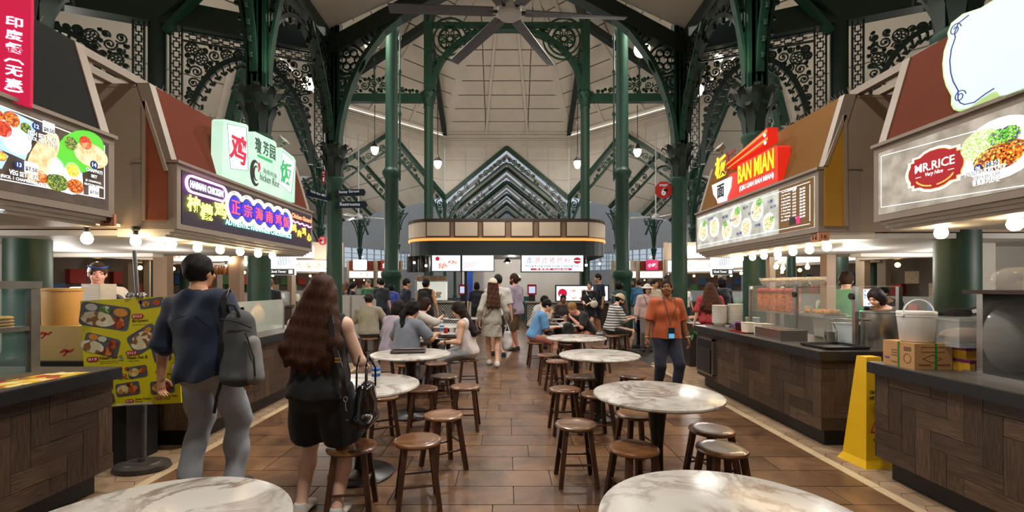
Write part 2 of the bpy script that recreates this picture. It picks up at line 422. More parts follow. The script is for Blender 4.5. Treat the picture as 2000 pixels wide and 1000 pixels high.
# the far floor and the strip behind the camera: same stone, joints left to the grout lines of one mesh
fb = MB()
for (ya, yb, st) in ((-2, 1.72, .62), (8.4, 34, .6)):
    y = ya
    while y < yb-.05:
        y1 = min(yb, y+st); x = -XL
        while x < XL-.05:
            x1 = min(XL, x+1.4); fb.box(x+.004, y+.004, -.012, x1-.004, y1-.004, 0); x = x1
        y = y1
stuff(fb.build('distant_tile', TILE, floor))
BORD = tile_mat('cream stone border strip', (176, 150, 116), (206, 184, 150), .4, 4)
HEXM = tile_mat('beige hexagonal floor tile', (128, 104, 82), (172, 146, 116), .5, 2.5, .85, 1.12)
for s in (-1, 1):
    y = 1.7
    while y < 8.6:
        MB().box(min(s*XL, s*(XL+.085)), y+.003, -.012, max(s*XL, s*(XL+.085)), y+.597, 0.001).build('border_tile', BORD, floor); y += .6
    x0, x1 = (XL+.088, 7.5)
    cell = .3; hx = MB()
    for i in range(0, 30):
        for j in range(0, 40):
            cx = x0-.1+i*.235; cy = 1.2+j*.2+(.1 if i % 2 else 0)
            a, b = .155, .1
            h = [(cx-a, cy), (cx-a*.55, cy-b), (cx+a*.55, cy-b), (cx+a, cy), (cx+a*.55, cy+b), (cx-a*.55, cy+b)]
            h = [(cx+(px-cx)*.97, cy+(py-cy)*.97) for px, py in h]
            h = clip(h, 1, 0, -x0)
            if len(h) < 3: continue
            p3 = [Vector((s*px, py, -.012)) for px, py in h]; q3 = [Vector((s*px, py, .0)) for px, py in h]
            vis = cx < 3.75 and 2.3 < cy < 6.2
            (MB() if vis else hx).hexa(p3, q3) if not vis else MB().hexa(p3, q3).build('hexagon_tile', HEXM, floor)
    stuff(hx.build('hexagon_tile_field', HEXM, floor))
for s in (-1, 1):
    struct(MB().box(min(s*7.5, s*30), -4, -.012, max(s*7.5, s*30), 40, 0.0).build('trim_1' if s < 0 else 'trim_2', pm('far beige floor', (110, 92, 74), .1, 1, .4)))

# ================================================================ OCTAGON HALL: drum walls, roof, gables and streets beyond
YC, AP, S2 = 20.7, 10.2, 4.22                       # centre depth, inradius, half side
ZE, ZS, ZA = 11.85, 7.46, 10.9                      # drum eave, gable spring, gable apex
def facet(k):                                       # k=0 back, then anticlockwise; frame: u to the viewer's right (inside), v up, n inward
    th = PI/2 + k*PI/4; out = Vector((math.cos(th), math.sin(th), 0)); n = -out; u = Vector((0,0,1)).cross(n)
    return (Vector((0, YC, 0))+out*AP, u, Vector((0,0,1)), n)
ceiling = struct(MB().box(-.05, YC-.05, 17.4, .05, YC+.05, 17.5).build('ceiling', PANEL)); INV[ceiling.name] = Matrix.Identity(4)
WN = {0: 'wall_back', 1: 'wall_left_back', 2: 'wall_left', 7: 'wall_right_back', 6: 'wall_right', 3: 'wall_left_front', 5: 'wall_right_front'}
SLIT = em('eave light slit', (255, 250, 240), 1.1)
ZT, RT = 17.0, 3.6
for k in range(8):
    fr = facet(k); o, u, v, n = fr; t8 = math.tan(PI/8)
    # roof facet
    a = o+u*-S2+v*ZE; b = o+u*S2+v*ZE; top = Vector((0, YC, ZT))-n*RT
    rf = qframe(a, b, top); hgt = (top-(a+b)/2).length; tw = RT*t8
    hull = [(0,0), (2*S2,0), (S2+tw,hgt), (S2-tw,hgt)]
    if rf[3].z > 0: dd = -1
    else: dd = 1
    MB().prism(hull, rf, -dd*.3, -dd*.2).build('roof_deck', PANEL, ceiling)
    if k in (0, 1, 2, 6, 7): panels(ceiling, 'roof_panel', rf, [hull], 2*S2/3, hgt/9, .03, .05*dd, PANEL, -dd*.05)
    mb = MB()
    for e in (2*S2/3, 4*S2/3):                      # rafters and purlins on the underside
        mb.beam(rf[0]+rf[1]*e+rf[3]*dd*.06, rf[0]+rf[1]*(S2+(e-S2)*.32+0)+rf[2]*hgt*.98+rf[3]*dd*.06, .15, .14, rf[3])
    mb.build('rafter', PANEL, ceiling)
    MB().beam(rf[0]-rf[3]*dd*.1, rf[0]+rf[1]*(S2-tw)+rf[2]*hgt-rf[3]*dd*.1, .5, .3, rf[3]).build('hip_beam', PANEL, ceiling)
    if k == 4: continue
    if k in WN:
        wl = struct(MB().prism([(-S2,ZS),(0,ZA),(S2,ZS),(S2,ZE+.1),(-S2,ZE+.1)], fr, -.3, -.04).build(WN[k], WALLP)); INV[wl.name] = Matrix.Identity(4)
        if k in (0, 1, 2, 6, 7):
            hl = [[(-S2,ZS),(0,ZA),(0,ZE-.35),(-S2,ZE-.35)], [(0,ZA),(S2,ZS),(S2,ZE-.35),(0,ZE-.35)]]
            panels(wl, 'wall_panel', fr, hl, 2*S2/6, 1.35, .012, .04, WALLP, -.04, -S2, ZS-.1)
        mb = MB()
        for z, dp in ((ZE-.3, .1), (ZE-.05, .22)): mb.prism([(-S2,z),(S2,z),(S2,z+.1),(-S2,z+.1)], fr, -.05, dp)
        mb.build('eave_moulding', PANEL, wl)
        if k in (0, 1, 2, 6, 7):
            for q in range(5): MB().prism([(-S2,ZE-.95+q*.13),(S2,ZE-.95+q*.13),(S2,ZE-.87+q*.13),(-S2,ZE-.87+q*.13)], fr, -.02, .05).build('louvre_slat', PANEL, wl)
        if k in (1, 7, 2, 6): MB().prism([(-S2+.2,ZE-.16),(S2-.2,ZE-.16),(S2-.2,ZE-.13),(-S2+.2,ZE-.13)], fr, .02, .1).build('daylight_slit', SLIT, wl)
MB().lathe([(.0,17.05),(4.2,16.95),(4.2,17.15),(.0,17.25)], 8, (0, YC, 0), PI/8).build('lantern_ceiling', PANEL, ceiling)
# street roofs beyond each gable and their trusses
def truss_pts(a, zs, za):                           # inner arch under the rafters (pointed, bulging)
    R = []
    for i in range(17):
        q = i/16; x = -a*.93*(1-q); z = (zs-1.7)+(za-1.1-(zs-1.7))*math.sin(q*PI/2)**.85*1.0
        lim = zs+(za-zs)*(1-abs(x)/a)-.95
        R.append((x, min(z, lim)))
    return R
def truss_mesh(a, zs, za, w, seed, rmin, detail=True):
    fr = (Vector((0,0,0)), Vector((1,0,0)), Vector((0,0,1)), Vector((0,-1,0)))
    raf = MB(); 
    for s in (-1, 1): raf.beam((s*a, 0, zs), (0, 0, za), .22*w, .3*w, (0, 1, 0))
    rib = MB(); L = truss_pts(a, zs, za); arch = L+[(-x, z) for x, z in L[::-1][1:]]
    rib.ribbon(arch, .11*w, fr, -.08, .08)
    sc_ = MB(); zone = [(-a*.98, zs-1.7)]+[(-a*.98, zs-.1), (-.02, za-.28)]+[p for p in L[::-1]]
    scrolls(sc_, zone, fr, rmin, .36, .05*w, .025, seed, 420 if detail else 160, seg=12 if detail else 9)
    m = MB(); 
    for (x, y, z) in sc_.v: m.v.append((-x, y, z))
    off = len(sc_.v); sc_.v += m.v; sc_.f += [tuple(i+off for i in f[::-1]) for f in list(sc_.f)]
    return [raf.me('rafters'), rib.me('arch_rib'), sc_.me('scrollwork')]
TM_NEAR = truss_mesh(S2, ZS, ZA, 1.0, 4, .12); TM_FAR = truss_mesh(S2, ZS, ZA, 1.0, 9, .17, False)
for tmz in (TM_NEAR, TM_FAR):
    for m in tmz: m.materials.append(GREEN)
def truss(label, loc, rz, ms=TM_NEAR, group=None):
    t = thing('gable_truss', label, 'truss', loc, rz, group, False)
    for nm, m in zip(('rafter_pair', 'arch_rib', 'scrollwork'), ms):
        ob = link(m, nm, None, t)
        if nm == 'scrollwork': stuff(ob)
    return t
FN = {0: 'far back', 1: 'left diagonal', 2: 'left side', 3: 'near left diagonal', 5: 'near right diagonal', 6: 'right side', 7: 'right diagonal'}
for k in (0, 1, 2, 3, 5, 6, 7):
    o, u, v, n = facet(k); truss(f'dark green scrollwork gable truss on the {FN[k]} facet of the octagon hall', o+n*.1, k*PI/4)
COLP = [(.30,0),(.30,.55),(.26,.6),(.24,.7),(.27,.74),(.2,.8),(.175,.95),(.17,3.9),(.2,3.95),(.2,4.02),(.17,4.05)]
CAPP = [(.17,4.0),(.18,4.2),(.24,4.42),(.33,4.62),(.35,4.66),(.35,4.74),(.2,4.78)]
def leaf_cap(mb, z0, z1, r0, r1, n=8):              # acanthus leaves curling out of a capital
    for row, (q0, q1, off) in enumerate(((0, .62, 0), (.3, 1.0, PI/n))):
        for k in range(n):
            a = 2*PI*k/n+off; ca, sa = math.cos(a), math.sin(a); za = z0+(z1-z0)*q0; zb = z0+(z1-z0)*q1; rb = r0+(r1-r0)*q1
            pts = [(r0*1.02, za), (r0*1.05+.02, za+(zb-za)*.5), (rb*.95+.02, zb-.03), (rb*1.16+.02, zb+.01), (rb*1.2+.03, zb-.05)]
            ws = (.05, .075, .065, .05, .03); V = []
            for (r, z), w_ in zip(pts, ws):
                for sg in (-1, 1): V.append((r*ca-sg*w_*sa, r*sa+sg*w_*ca, z))
                for sg in (1, -1): V.append(((r-.02)*ca-sg*w_*sa, (r-.02)*sa+sg*w_*ca, z))
            fs = []
            for i in range(4):
                for j in range(4): fs.append((4*i+j, 4*i+(j+1) % 4, 4*i+4+(j+1) % 4, 4*i+4+j))
            fs += [(0,1,2,3), (19,18,17,16)]; mb.add(V, fs)
SM = {}
def small_col(label, x, y, group=None, top=7.4, rz=0):
    if not SM:
        a = MB().lathe([(r*.62, z) for r, z in COLP], 12).me('shaft', True); b = MB().lathe([(r*.72, z) for r, z in CAPP], 12); leaf_cap(b, 4.1, 4.7, .13, .2, 6)
        c = MB().box(-.1, -.1, 4.75, .1, .1, 7.4)
        for d in ((1,0),(-1,0),(0,1),(0,-1)):
            c.tube([(d[0]*.12, d[1]*.12, 4.9), (d[0]*.2, d[1]*.2, 5.8), (d[0]*.5, d[1]*.5, 6.7), (d[0]*.95, d[1]*.95, 7.3)], .05, 5)
            f = (Vector((0,0,0)), Vector((d[0], d[1], 0)), Vector((0,0,1)), Vector((-d[1], d[0], 0)))
            scrolls(c, [(.12,5.2),(.22,6.0),(.5,6.75),(.85,7.25),(.12,7.3)], f, .05, .16, .03, .012, 5, 120, False, 8)
        SM['m'] = (a, b.me('capital', True), c.me('bracket'))
        for m in SM['m']: m.materials.append(GREEN)
    t = thing('iron_column', label, 'column', (x, y, 0), rz, group, False)
    for nm, m in zip(('shaft', 'capital', 'bracket'), SM['m']): link(m, nm, None, t)
    return t
SKYP = glass('frosted roof pane', (225, 235, 240), .15, .3)
STREETM = pm('cream street roof board', (200, 194, 182), .05, 1.5, .6)
for k, dist, nb in ((0, 26, 5), (1, 20, 4), (7, 20, 4), (2, 12, 3), (6, 12, 3), (3, 10, 2), (5, 10, 2)):
    o, u, v, n = facet(k); out = -n
    for s in (-1, 1):
        ro = o+u*s*S2+v*(ZS+.1); ra = o+v*(ZA+.15)
        f = qframe(ro, ro+out, ra); Lr = (ra-ro).length
        if k == 0:                                  # glazed street: boards alternate with panes open to the sky
            for j in range(13):
                q = j/13
                for i in range(2):
                    p0, p1 = (q*dist+(0 if i == 0 else dist/26), q*dist+(dist/26 if i == 0 else dist/13))
                    if i == 0: MB().prism([(p0,0),(p1,0),(p1,Lr),(p0,Lr)], f, -.05, .0).build('street_roof_board', STREETM, ceiling)
                    else: MB().prism([(p0,0),(p1,0),(p1,Lr),(p0,Lr)], f, -.02, .0).build('street_roof_pane', SKYP, ceiling)
        else:
            for j in range(nb):
                for i in range(4): MB().prism([(dist*j/nb+.03,Lr*i/4+.02),(dist*(j+1)/nb-.03,Lr*i/4+.02),(dist*(j+1)/nb-.03,Lr*(i+1)/4-.02),(dist*j/nb+.03,Lr*(i+1)/4-.02)], f, -.05, .0).build('street_roof_board', STREETM, ceiling)
            MB().prism([(0,0),(dist,0),(dist,Lr),(0,Lr)], f, (.12 if f[3].z > 0 else -.12), (.2 if f[3].z > 0 else -.2)).build('street_roof_deck', STREETM, ceiling)
    for j in range(1, nb+1):
        if k in (3, 5): break
        truss(f'{ORD[j-1]} receding dark green roof truss over the {FN[k]} food street', o+out*(dist*j/nb), k*PI/4, TM_FAR, f'roof trusses of the {FN[k]} street')
for k in (0, 1, 7):
    o, u, v, n = facet(k); out = -n
    for s in (-1, 1):
        for j, dj in enumerate((0, 6, 12)):
            p = o+u*s*S2+out*dj
            if j == 0 and (k, s) not in ((0, -1), (0, 1), (1, -1), (7, 1)): continue
            small_col(f'{ORD[j]} slim dark green column on the {"left" if s < 0 else "right"} of the {FN[k]} street', p.x, p.y, f'slim columns of the {FN[k]} street', rz=k*PI/4)

# inner tall columns that carry the lantern roof
def tall_col(name, label, x, y, prof, n=20, cap=None):
    t = thing(name, label, 'column', (x, y, 0))
    MB().lathe(prof, n, (x, y, 0)).build('shaft', GREEN, t, True)
    return t
for s, w_ in ((-1, 'left'), (1, 'right')):
    x, y = s*4.0, 15.8
    t = tall_col('iron_column', f'tall plain dark green column with pedestal, {w_} of the central kiosk', x, y,
             [(.36,0),(.36,.35),(.31,.45),(.3,1.75),(.33,1.8),(.36,1.9),(.36,2.02),(.25,2.08),(.23,5.25),(.27,5.3),(.32,5.42),(.32,5.5),(.27,5.56),(.22,5.65),(.2,10.2),(.24,10.25),(.26,10.5),(.2,10.55)])
    # upper arch columns with small capitals
    x, y = s*3.78, 22.0
    t = tall_col('arch_column', f'slim green column carrying the {w_} foot of the big central arch', x, y,
             [(.3,0),(.3,1),(.25,1.1),(.22,4),(.26,4.1),(.3,4.4),(.26,4.5),(.22,4.6),(.22,10.1),(.26,10.15),(.22,10.2),(.24,10.4),(.36,10.75),(.36,10.85),(.2,10.9)])
    cb = MB(); leaf_cap(cb, 10.2, 10.85, .22, .34, 8)
    for i in range(len(cb.v)): cb.v[i] = (cb.v[i][0]+x, cb.v[i][1]+y, cb.v[i][2])
    cb.build('capital', GREEN, t)
    MB().box(x-.2, y-.2, 10.85, x+.2, y+.2, 14.6).build('pilaster', GREEN, t)
    mb = MB(); mb.beam((x, y, 14.2), (s*4.22, 30.9, 11.9), .3, .35); mb.build('hip_rafter', DGREEN, t)
    mb = MB(); mb.beam((x, y, 14.2), (s*10.2, 24.92, 11.9), .3, .35); mb.build('hip_rafter', DGREEN, t)
    mb = MB(); mb.beam((x, y, 14.2), (s*2.2, 20, 17.2), .3, .35); mb.build('hip_rafter', DGREEN, t)
    # tie beam with cresting
    t = thing('tie_beam', f'{w_} green tie beam crested with scrolls and a finial', 'beam', (s*6, 22, 10.5))
    MB().beam((s*3.9, 22, 10.6), (s*9.2, 22, 10.6), .3, .38).build('beam', GREEN, t)
    fr = (Vector((s*6.4, 22, 10.8)), Vector((1,0,0)), Vector((0,0,1)), Vector((0,-1,0)))
    cz = [(-2.2,.05)]+[(-2.2+4.4*i/16, .25+.75*math.exp(-((i-8)/3.6)**2)) for i in range(17)]+[(2.2,.05)]
    m = scrolls(MB(), cz, fr, .07, .22, .045, .03, 8, 600, False)
    stuff(m.build('cresting', GREEN, t))
    MB().lathe([(.04,0),(.1,.1),(.04,.25),(.04,1.2),(.1,1.3),(.03,1.4),(.03,1.6),(.08,1.68),(.02,1.8),(.0,2.1)], 8, (s*6.4, 22, 10.8)).build('finial', GREEN, t, True)
    # knobbed hanger rod beside the tall column
    x = s*(990-781)*15.0/889; t = thing('hanger_rod', f'thin knobbed green rod hanging {"right" if s < 0 else "left"} of the tall {w_} column', 'rod', (x, 15, 5.4))
    MB().lathe([(.02,5.0),(.03,5.05)]+[q for z in (5.6, 7.2, 8.6) for q in ((.03,z-.1),(.07,z),(.03,z+.1))]+[(.03,9.6),(.06,9.7),(.0,9.9)], 8, (x, 15, 0)).build('rod', GREEN, t, True)
# the big arch with spandrels
t = thing('central_arch', 'wide round green arch with rosette spandrels below the lantern roof', 'arch', (0, 22, 10.9))
fr = (Vector((0, 22, 0)), Vector((1,0,0)), Vector((0,0,1)), Vector((0,-1,0)))
def az(y): return H+(558-y)/F*22
ar = []
for i in range(33):
    a = PI*i/32; ar.append((-3.55*math.cos(a), 10.95+(az(56)-10.95)*abs(math.sin(a))**.95))
MB().ribbon(ar, .2, fr, -.18, .18).build('arch_rib', GREEN, t)
MB().prism([(-3.78,az(53)),(3.78,az(53)),(3.78,az(46)),(-3.78,az(46))], fr, -.15, .15).build('top_chord', GREEN, t)
for s in (-1, 1):
    zone = [(s*3.7, 11.0), (s*3.7, az(54)), (s*.9, az(54))]+[(p[0], p[1]) for p in (ar[11:0:-1] if s < 0 else ar[21:32])]
    m = MB(); cx, cz_, R0 = s*2.75, az(76), 1.0
    for q in (1.0, .78, .55): m.ribbon([(cx+R0*q*math.cos(2*PI*k/28), cz_+R0*q*math.sin(2*PI*k/28)) for k in range(28)], .07, fr, -.04, .04, True)
    for k in range(8):
        a = 2*PI*k/8; m.ribbon([(cx+R0*.33*math.cos(a)+.2*math.cos(b), cz_+R0*.33*math.sin(a)+.2*math.sin(b)) for b in [2*PI*j/9 for j in range(9)]], .05, fr, -.04, .04, True)
    m.build('rosette', GREEN, t)
    m = MB()
    for (x, y, r) in pack(zone, .13, .42, 700, 5):
        if math.hypot(x-cx, y-cz_) < R0+r*.8: continue
        pp = [(x+r*(1-.8*q/14)*math.cos(q/14*9.7), y+r*(1-.8*q/14)*math.sin(q/14*9.7)) for q in range(15)]; m.ribbon(pp, .07, fr, -.03, .03)
    for qx, qy, rp in ((915,68,11),(940,62,7),(958,58,5),(856,122,10),(850,146,8),(846,168,6)):
        x, z, r = s*(990-qx)/F*22, az(qy), rp/F*22; m.ribbon([(x+s*r*(1-.8*q/16)*math.cos(q/16*10+.6), z+r*(1-.8*q/16)*math.sin(q/16*10+.6)) for q in range(17)], .07, fr, -.03, .03)
    stuff(m.build('scrollwork', GREEN, t))

# ================================================================ NEAR STREET: columns, eave beams, front gable, screens
def big_col(label, x, y, w_, top=7.3):
    t = thing('iron_column', label, 'column', (x, y, 0))
    MB().lathe(COLP, 24, (x, y, 0)).build('shaft', GREEN, t, True)
    c = MB().lathe([(r*.8, z) for r, z in CAPP], 20); leaf_cap(c, 4.05, 4.75, .16, .31, 8)
    c.v = [(a+x, b+y, d) for a, b, d in c.v]; c.build('capital', DGREEN, t, True)
    p = MB().box(x-.13, y-.13, 4.7, x+.13, y+.13, top)
    for s in (-1, 1):
        for e in (-.09, 0, .09):
            p.box(x+e-.02, y-.15, 4.7, x+e+.02, y-.12, top); p.box(x-s*.15-.015, y+e-.02, 4.7, x-s*.15+.015, y+e+.02, top)
    p.build('pilaster', GREEN, t)
    return t
def bracket(t, x, y, d, prof, seed=2, cusp=False):  # curved bracket in vertical plane through (x,y) along d; prof = [(r,z)]
    f = (Vector((x, y, 0)), Vector((d[0], d[1], 0)), Vector((0,0,1)), Vector((-d[1], d[0], 0)).normalized())
    m = MB().ribbon(prof, .05, f, -.06, .06)
    if cusp:
        for i in range(1, len(prof)):
            (r0, z0), (r1, z1) = prof[i-1], prof[i]; L = math.hypot(r1-r0, z1-z0); nx, nz = (z1-z0)/L, -(r1-r0)/L
            cx, cz_ = r1+nx*.07, z1+nz*.07; m.ribbon([(r1, z1), (cx, cz_)], .03, f, -.02, .02)
            m.ribbon([(cx+.028*math.cos(2*PI*k/6), cz_+.028*math.sin(2*PI*k/6)) for k in range(6)], .03, f, -.02, .02, True)
    m.build('bracket_rib', GREEN, t)
    zone = [(.13, prof[0][1])]+list(prof)+[(.13, prof[-1][1])]
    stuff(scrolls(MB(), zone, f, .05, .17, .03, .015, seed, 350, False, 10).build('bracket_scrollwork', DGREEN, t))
def arcprof(r0, z0, r1, z1, n=9, p=1.7): return [(r0+(r1-r0)*(i/n)**p, z0+(z1-z0)*(i/n)) for i in range(n+1)]
for s, w_ in ((-1, 'left'), (1, 'right')):
    xn = s*4.08
    t = big_col(f'near {w_} dark green column with leaf capital rising behind the {"chicken rice" if s < 0 else "red noodle"} sign', xn, 7.5, w_)
    bracket(t, xn, 7.5, (-s, 0), arcprof(.16, 4.85, .62, 7.2), 3)
    bracket(t, xn, 7.5, (s, 0), arcprof(.16, 5.0, .55, 7.2), 4, True)
    bracket(t, xn, 7.5, (0, -1), arcprof(.16, 5.0, .7, 7.2), 5, True)
    bracket(t, xn, 7.5, (0, 1), arcprof(.16, 5.0, .9, 7.2), 6, True)
    xc = s*3.98
    t = big_col(f'{w_} octagon corner column with leaf capital and {"street direction signs" if s < 0 else "red street number sign"}', xc, 10.5, w_, 7.6)
    bracket(t, xc, 10.5, (0, -1), arcprof(.16, 4.85, 1.3, 6.9), 8, True)
    big_col(f'thick {w_} column rising through the nearest stall roof', s*(4.4 if s > 0 else 4.68), 4.45, w_, 8)
    # front gable with spandrel of big scrolls
    t = thing('front_gable', f'{w_} half of the near dark gable beam with curling scroll spandrel', 'truss', (s*2, 10.45, 8))
    Yg = 10.45
    def Q(x, y): return (s*(990-x)/F*Yg, H+(558-y)/F*Yg)
    f = (Vector((0, Yg, 0)), Vector((1,0,0)), Vector((0,0,1)), Vector((0,-1,0)))
    bb = [Q(645, 98), Q(990, -88)]; MB().ribbon(bb, .34, f, -.16, .16).build('gable_beam', DGREEN, t)
    cv = [Q(*p) for p in ((661,283),(663,262),(666,240),(674,205),(687,165),(705,125),(725,95),(750,62),(790,30),(850,-8),(920,-40),(990,-52))]
    MB().ribbon(cv, .09, f, -.12, .12).build('arch_rib', GREEN, t)
    zone = [Q(652,110), Q(652,283)]+cv[1:8]+[Q(765,50)]
    m = MB()
    for (qx, qy, rp) in ((685,118,28),(668,160,15),(668,194,14),(722,76,16),(742,56,8),(665,222,10),(657,244,7)):
        cx, cz_ = Q(qx, qy); r = rp/F*Yg
        if rp == 28:
            m.ribbon([(cx+r*math.cos(2*PI*k/22), cz_+r*math.sin(2*PI*k/22)) for k in range(22)], .05, f, -.03, .03, True)
            for k in range(6):
                a = 2*PI*k/6; m.ribbon([(cx+r*.52*math.cos(a)+r*.25*math.cos(b), cz_+r*.52*math.sin(a)+r*.25*math.sin(b)) for b in [2*PI*j/10 for j in range(10)]], .04, f, -.03, .03, True)
        else: m.ribbon([(cx+r*(1-.8*q/16)*math.cos(q/16*10+1), cz_+r*(1-.8*q/16)*math.sin(q/16*10+1)*(-s)) for q in range(17)], .05, f, -.03, .03)
    m.build('spandrel_scrolls', GREEN, t)
    # eave beam and arcade along the street
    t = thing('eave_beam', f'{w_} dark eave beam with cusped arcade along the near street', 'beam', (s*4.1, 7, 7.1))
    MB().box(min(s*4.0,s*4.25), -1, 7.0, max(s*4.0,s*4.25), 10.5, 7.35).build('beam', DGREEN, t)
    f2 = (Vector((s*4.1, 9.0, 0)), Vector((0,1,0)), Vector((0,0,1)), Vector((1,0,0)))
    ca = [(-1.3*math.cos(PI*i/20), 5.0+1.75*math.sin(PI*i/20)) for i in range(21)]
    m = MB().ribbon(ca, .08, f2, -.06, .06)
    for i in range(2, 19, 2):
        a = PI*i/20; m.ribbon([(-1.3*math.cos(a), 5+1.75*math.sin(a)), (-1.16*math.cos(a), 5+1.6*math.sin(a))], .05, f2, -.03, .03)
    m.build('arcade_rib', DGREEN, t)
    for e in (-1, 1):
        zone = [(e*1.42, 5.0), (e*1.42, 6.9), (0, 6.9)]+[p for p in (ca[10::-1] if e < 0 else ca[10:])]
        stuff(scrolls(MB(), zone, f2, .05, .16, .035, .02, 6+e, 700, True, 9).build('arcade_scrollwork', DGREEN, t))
    # cast iron screen from the corner column outwards: column, lattice strips and cusped spandrels
    A = Vector((s*4.0, 10.5, 0)); B = Vector((s*(7.1 if s < 0 else 6.75), 9.25, 0)); E_ = B+(B-A)*1.1
    t = thing('iron_screen', f'{w_} lacy cast iron arch screen with lattice strips above the stalls', 'screen', (B.x, B.y, 0))
    Ls = (B-A).length; fs = (A, (B-A).normalized(), Vector((0,0,1)), ((B-A).normalized()).cross(Vector((0,0,1))))
    zt = 7.0
    MB().beam(A+Vector((0,0,zt+.1)), E_+Vector((0,0,zt+.1)), .3, .5).build('top_beam', DGREEN, t)
    MB().lathe([(.16,0),(.16,7)], 12, (B.x, B.y, 0)).build('screen_column', DGREEN, t, True)
    def lattice(x0, x1, z0, z1, vert):
        m = MB(); step = .2
        if vert:
            for q in (x0, x1): m.ribbon([(q, z0), (q, z1)], .03, fs, -.03, .03)
            c = (x0+x1)/2; hw = (x1-x0)/4; z = z0+.05
            while z < z1-.15:
                m.ribbon([(c-hw, z), (c+hw, z), (c+hw, z+.13), (c-hw, z+.13)], .022, fs, -.02, .02, True)
                m.ribbon([(x0, z+.065), (c-hw, z+.065)], .02, fs, -.02, .02); m.ribbon([(c+hw, z+.065), (x1, z+.065)], .02, fs, -.02, .02); m.ribbon([(c, z+.13), (c, z+.2)], .02, fs, -.02, .02); z += .2
        else:
            for q in (z0, z1): m.ribbon([(x0, q), (x1, q)], .03, fs, -.03, .03)
            c = (z0+z1)/2; hw = (z1-z0)/4; x = x0+.05
            while x < x1-.15:
                m.ribbon([(x, c-hw), (x+.13, c-hw), (x+.13, c+hw), (x, c+hw)], .022, fs, -.02, .02, True)
                m.ribbon([(x+.065, z0), (x+.065, c-hw)], .02, fs, -.02, .02); m.ribbon([(x+.065, c+hw), (x+.065, z1)], .02, fs, -.02, .02); m.ribbon([(x+.13, c), (x+.2, c)], .02, fs, -.02, .02); x += .2
        m.build('lattice_strip', DGREEN, t)
    lattice(.22, .4, 4.2, 6.85, True); lattice(Ls-.42, Ls-.22, 3.6, 6.85, True); lattice(Ls+.22, Ls+.4, 3.6, 6.85, True)
    lattice(.42, Ls-.44, 6.62, 6.82, False)
    mid, half = (Ls)/2, (Ls)/2-.48
    ca = [(mid-half*math.cos(PI*i/26), 4.3+2.15*abs(math.sin(PI*i/26))**.9) for i in range(27)]
    ca2 = [(p[0]+Ls, p[1]) for p in ca]
    for cc, off in ((ca, 0), (ca2, Ls)):
        m = MB().ribbon(cc, .1, fs, -.05, .05)
        for i in range(1, 26):
            (px, pz) = cc[i]; dx, dz = (mid+off-px), (4.6-pz); L = math.hypot(dx, dz); dx /= L; dz /= L
            m.ribbon([(px, pz), (px+dx*.16, pz+dz*.16)], .035, fs, -.02, .02)
            m.ribbon([(px+dx*.15-dz*.06, pz+dz*.15+dx*.06), (px+dx*.2, pz+dz*.2), (px+dx*.15+dz*.06, pz+dz*.15-dx*.06)], .05, fs, -.02, .02)
        m.build('cusped_rib', DGREEN, t)
        for e in (0, 1):
            half_pts = cc[:14] if e == 0 else cc[13:]
            xe = off+.46 if e == 0 else off+Ls-.46
            zone = ([(mid+off, 6.6), (xe, 6.6), (xe, 4.2)]+half_pts) if e == 0 else (half_pts+[(xe, 4.2), (xe, 6.6), (mid+off, 6.6)])
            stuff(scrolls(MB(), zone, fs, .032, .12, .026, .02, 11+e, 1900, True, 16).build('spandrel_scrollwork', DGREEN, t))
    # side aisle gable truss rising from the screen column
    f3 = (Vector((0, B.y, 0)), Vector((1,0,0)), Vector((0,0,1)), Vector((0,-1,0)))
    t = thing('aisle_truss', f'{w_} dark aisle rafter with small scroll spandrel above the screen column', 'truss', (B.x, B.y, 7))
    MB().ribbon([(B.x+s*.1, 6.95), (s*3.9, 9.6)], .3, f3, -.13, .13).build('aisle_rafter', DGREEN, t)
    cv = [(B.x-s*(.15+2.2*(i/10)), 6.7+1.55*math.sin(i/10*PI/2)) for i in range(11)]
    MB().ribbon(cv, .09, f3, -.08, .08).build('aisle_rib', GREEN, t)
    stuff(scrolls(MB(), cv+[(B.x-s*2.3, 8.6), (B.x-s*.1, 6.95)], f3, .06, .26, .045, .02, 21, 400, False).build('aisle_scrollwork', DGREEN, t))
    # roofs over the near street and the aisle, and the enclosing side wall
    zr = 9.25
    for i in range(7):
        for j in range(3):
            ya, yb = -1+11.4*i/7, -1+11.4*(i+1)/7
            q0, q1 = j/3, (j+1)/3
            pts = [(s*4.15*(1-q0), 7.35+(zr-7.35)*q0), (s*4.15*(1-q1), 7.35+(zr-7.35)*q1)]
            MB().hexa([(pts[0][0], ya+.01, pts[0][1]), (pts[1][0], ya+.01, pts[1][1]), (pts[1][0], yb-.01, pts[1][1]), (pts[0][0], yb-.01, pts[0][1])],
                      [(pts[0][0], ya+.01, pts[0][1]+.1), (pts[1][0], ya+.01, pts[1][1]+.1), (pts[1][0], yb-.01, pts[1][1]+.1), (pts[0][0], yb-.01, pts[0][1]+.1)]).build('street_roof_panel', PANEL, ceiling)
        MB().beam((s*4.1, ya, 7.33), (0, ya, zr-.02), .14, .12).build('street_rafter', PANEL, ceiling)
    for i in range(5):
        xa, xb = s*(4.2+i*2.2), s*(4.2+(i+1)*2.2)
        z0, z1 = 7.5+i*.55, 7.5+(i+1)*.55
        for j in range(3):
            ya, yb = -1+3.5*j, -1+3.5*(j+1)-.03
            MB().hexa([(xa,ya,z0),(xb,ya,z1),(xb,yb,z1),(xa,yb,z0)], [(xa,ya,z0+.1),(xb,ya,z1+.1),(xb,yb,z1+.1),(xa,yb,z0+.1)]).build('aisle_roof_panel', PANEL, ceiling)
    wl = struct(MB().box(min(s*15.5, s*15.8), -4, 0, max(s*15.5, s*15.8), 15, 13).build(f'wall_far_{w_}', WALLP))
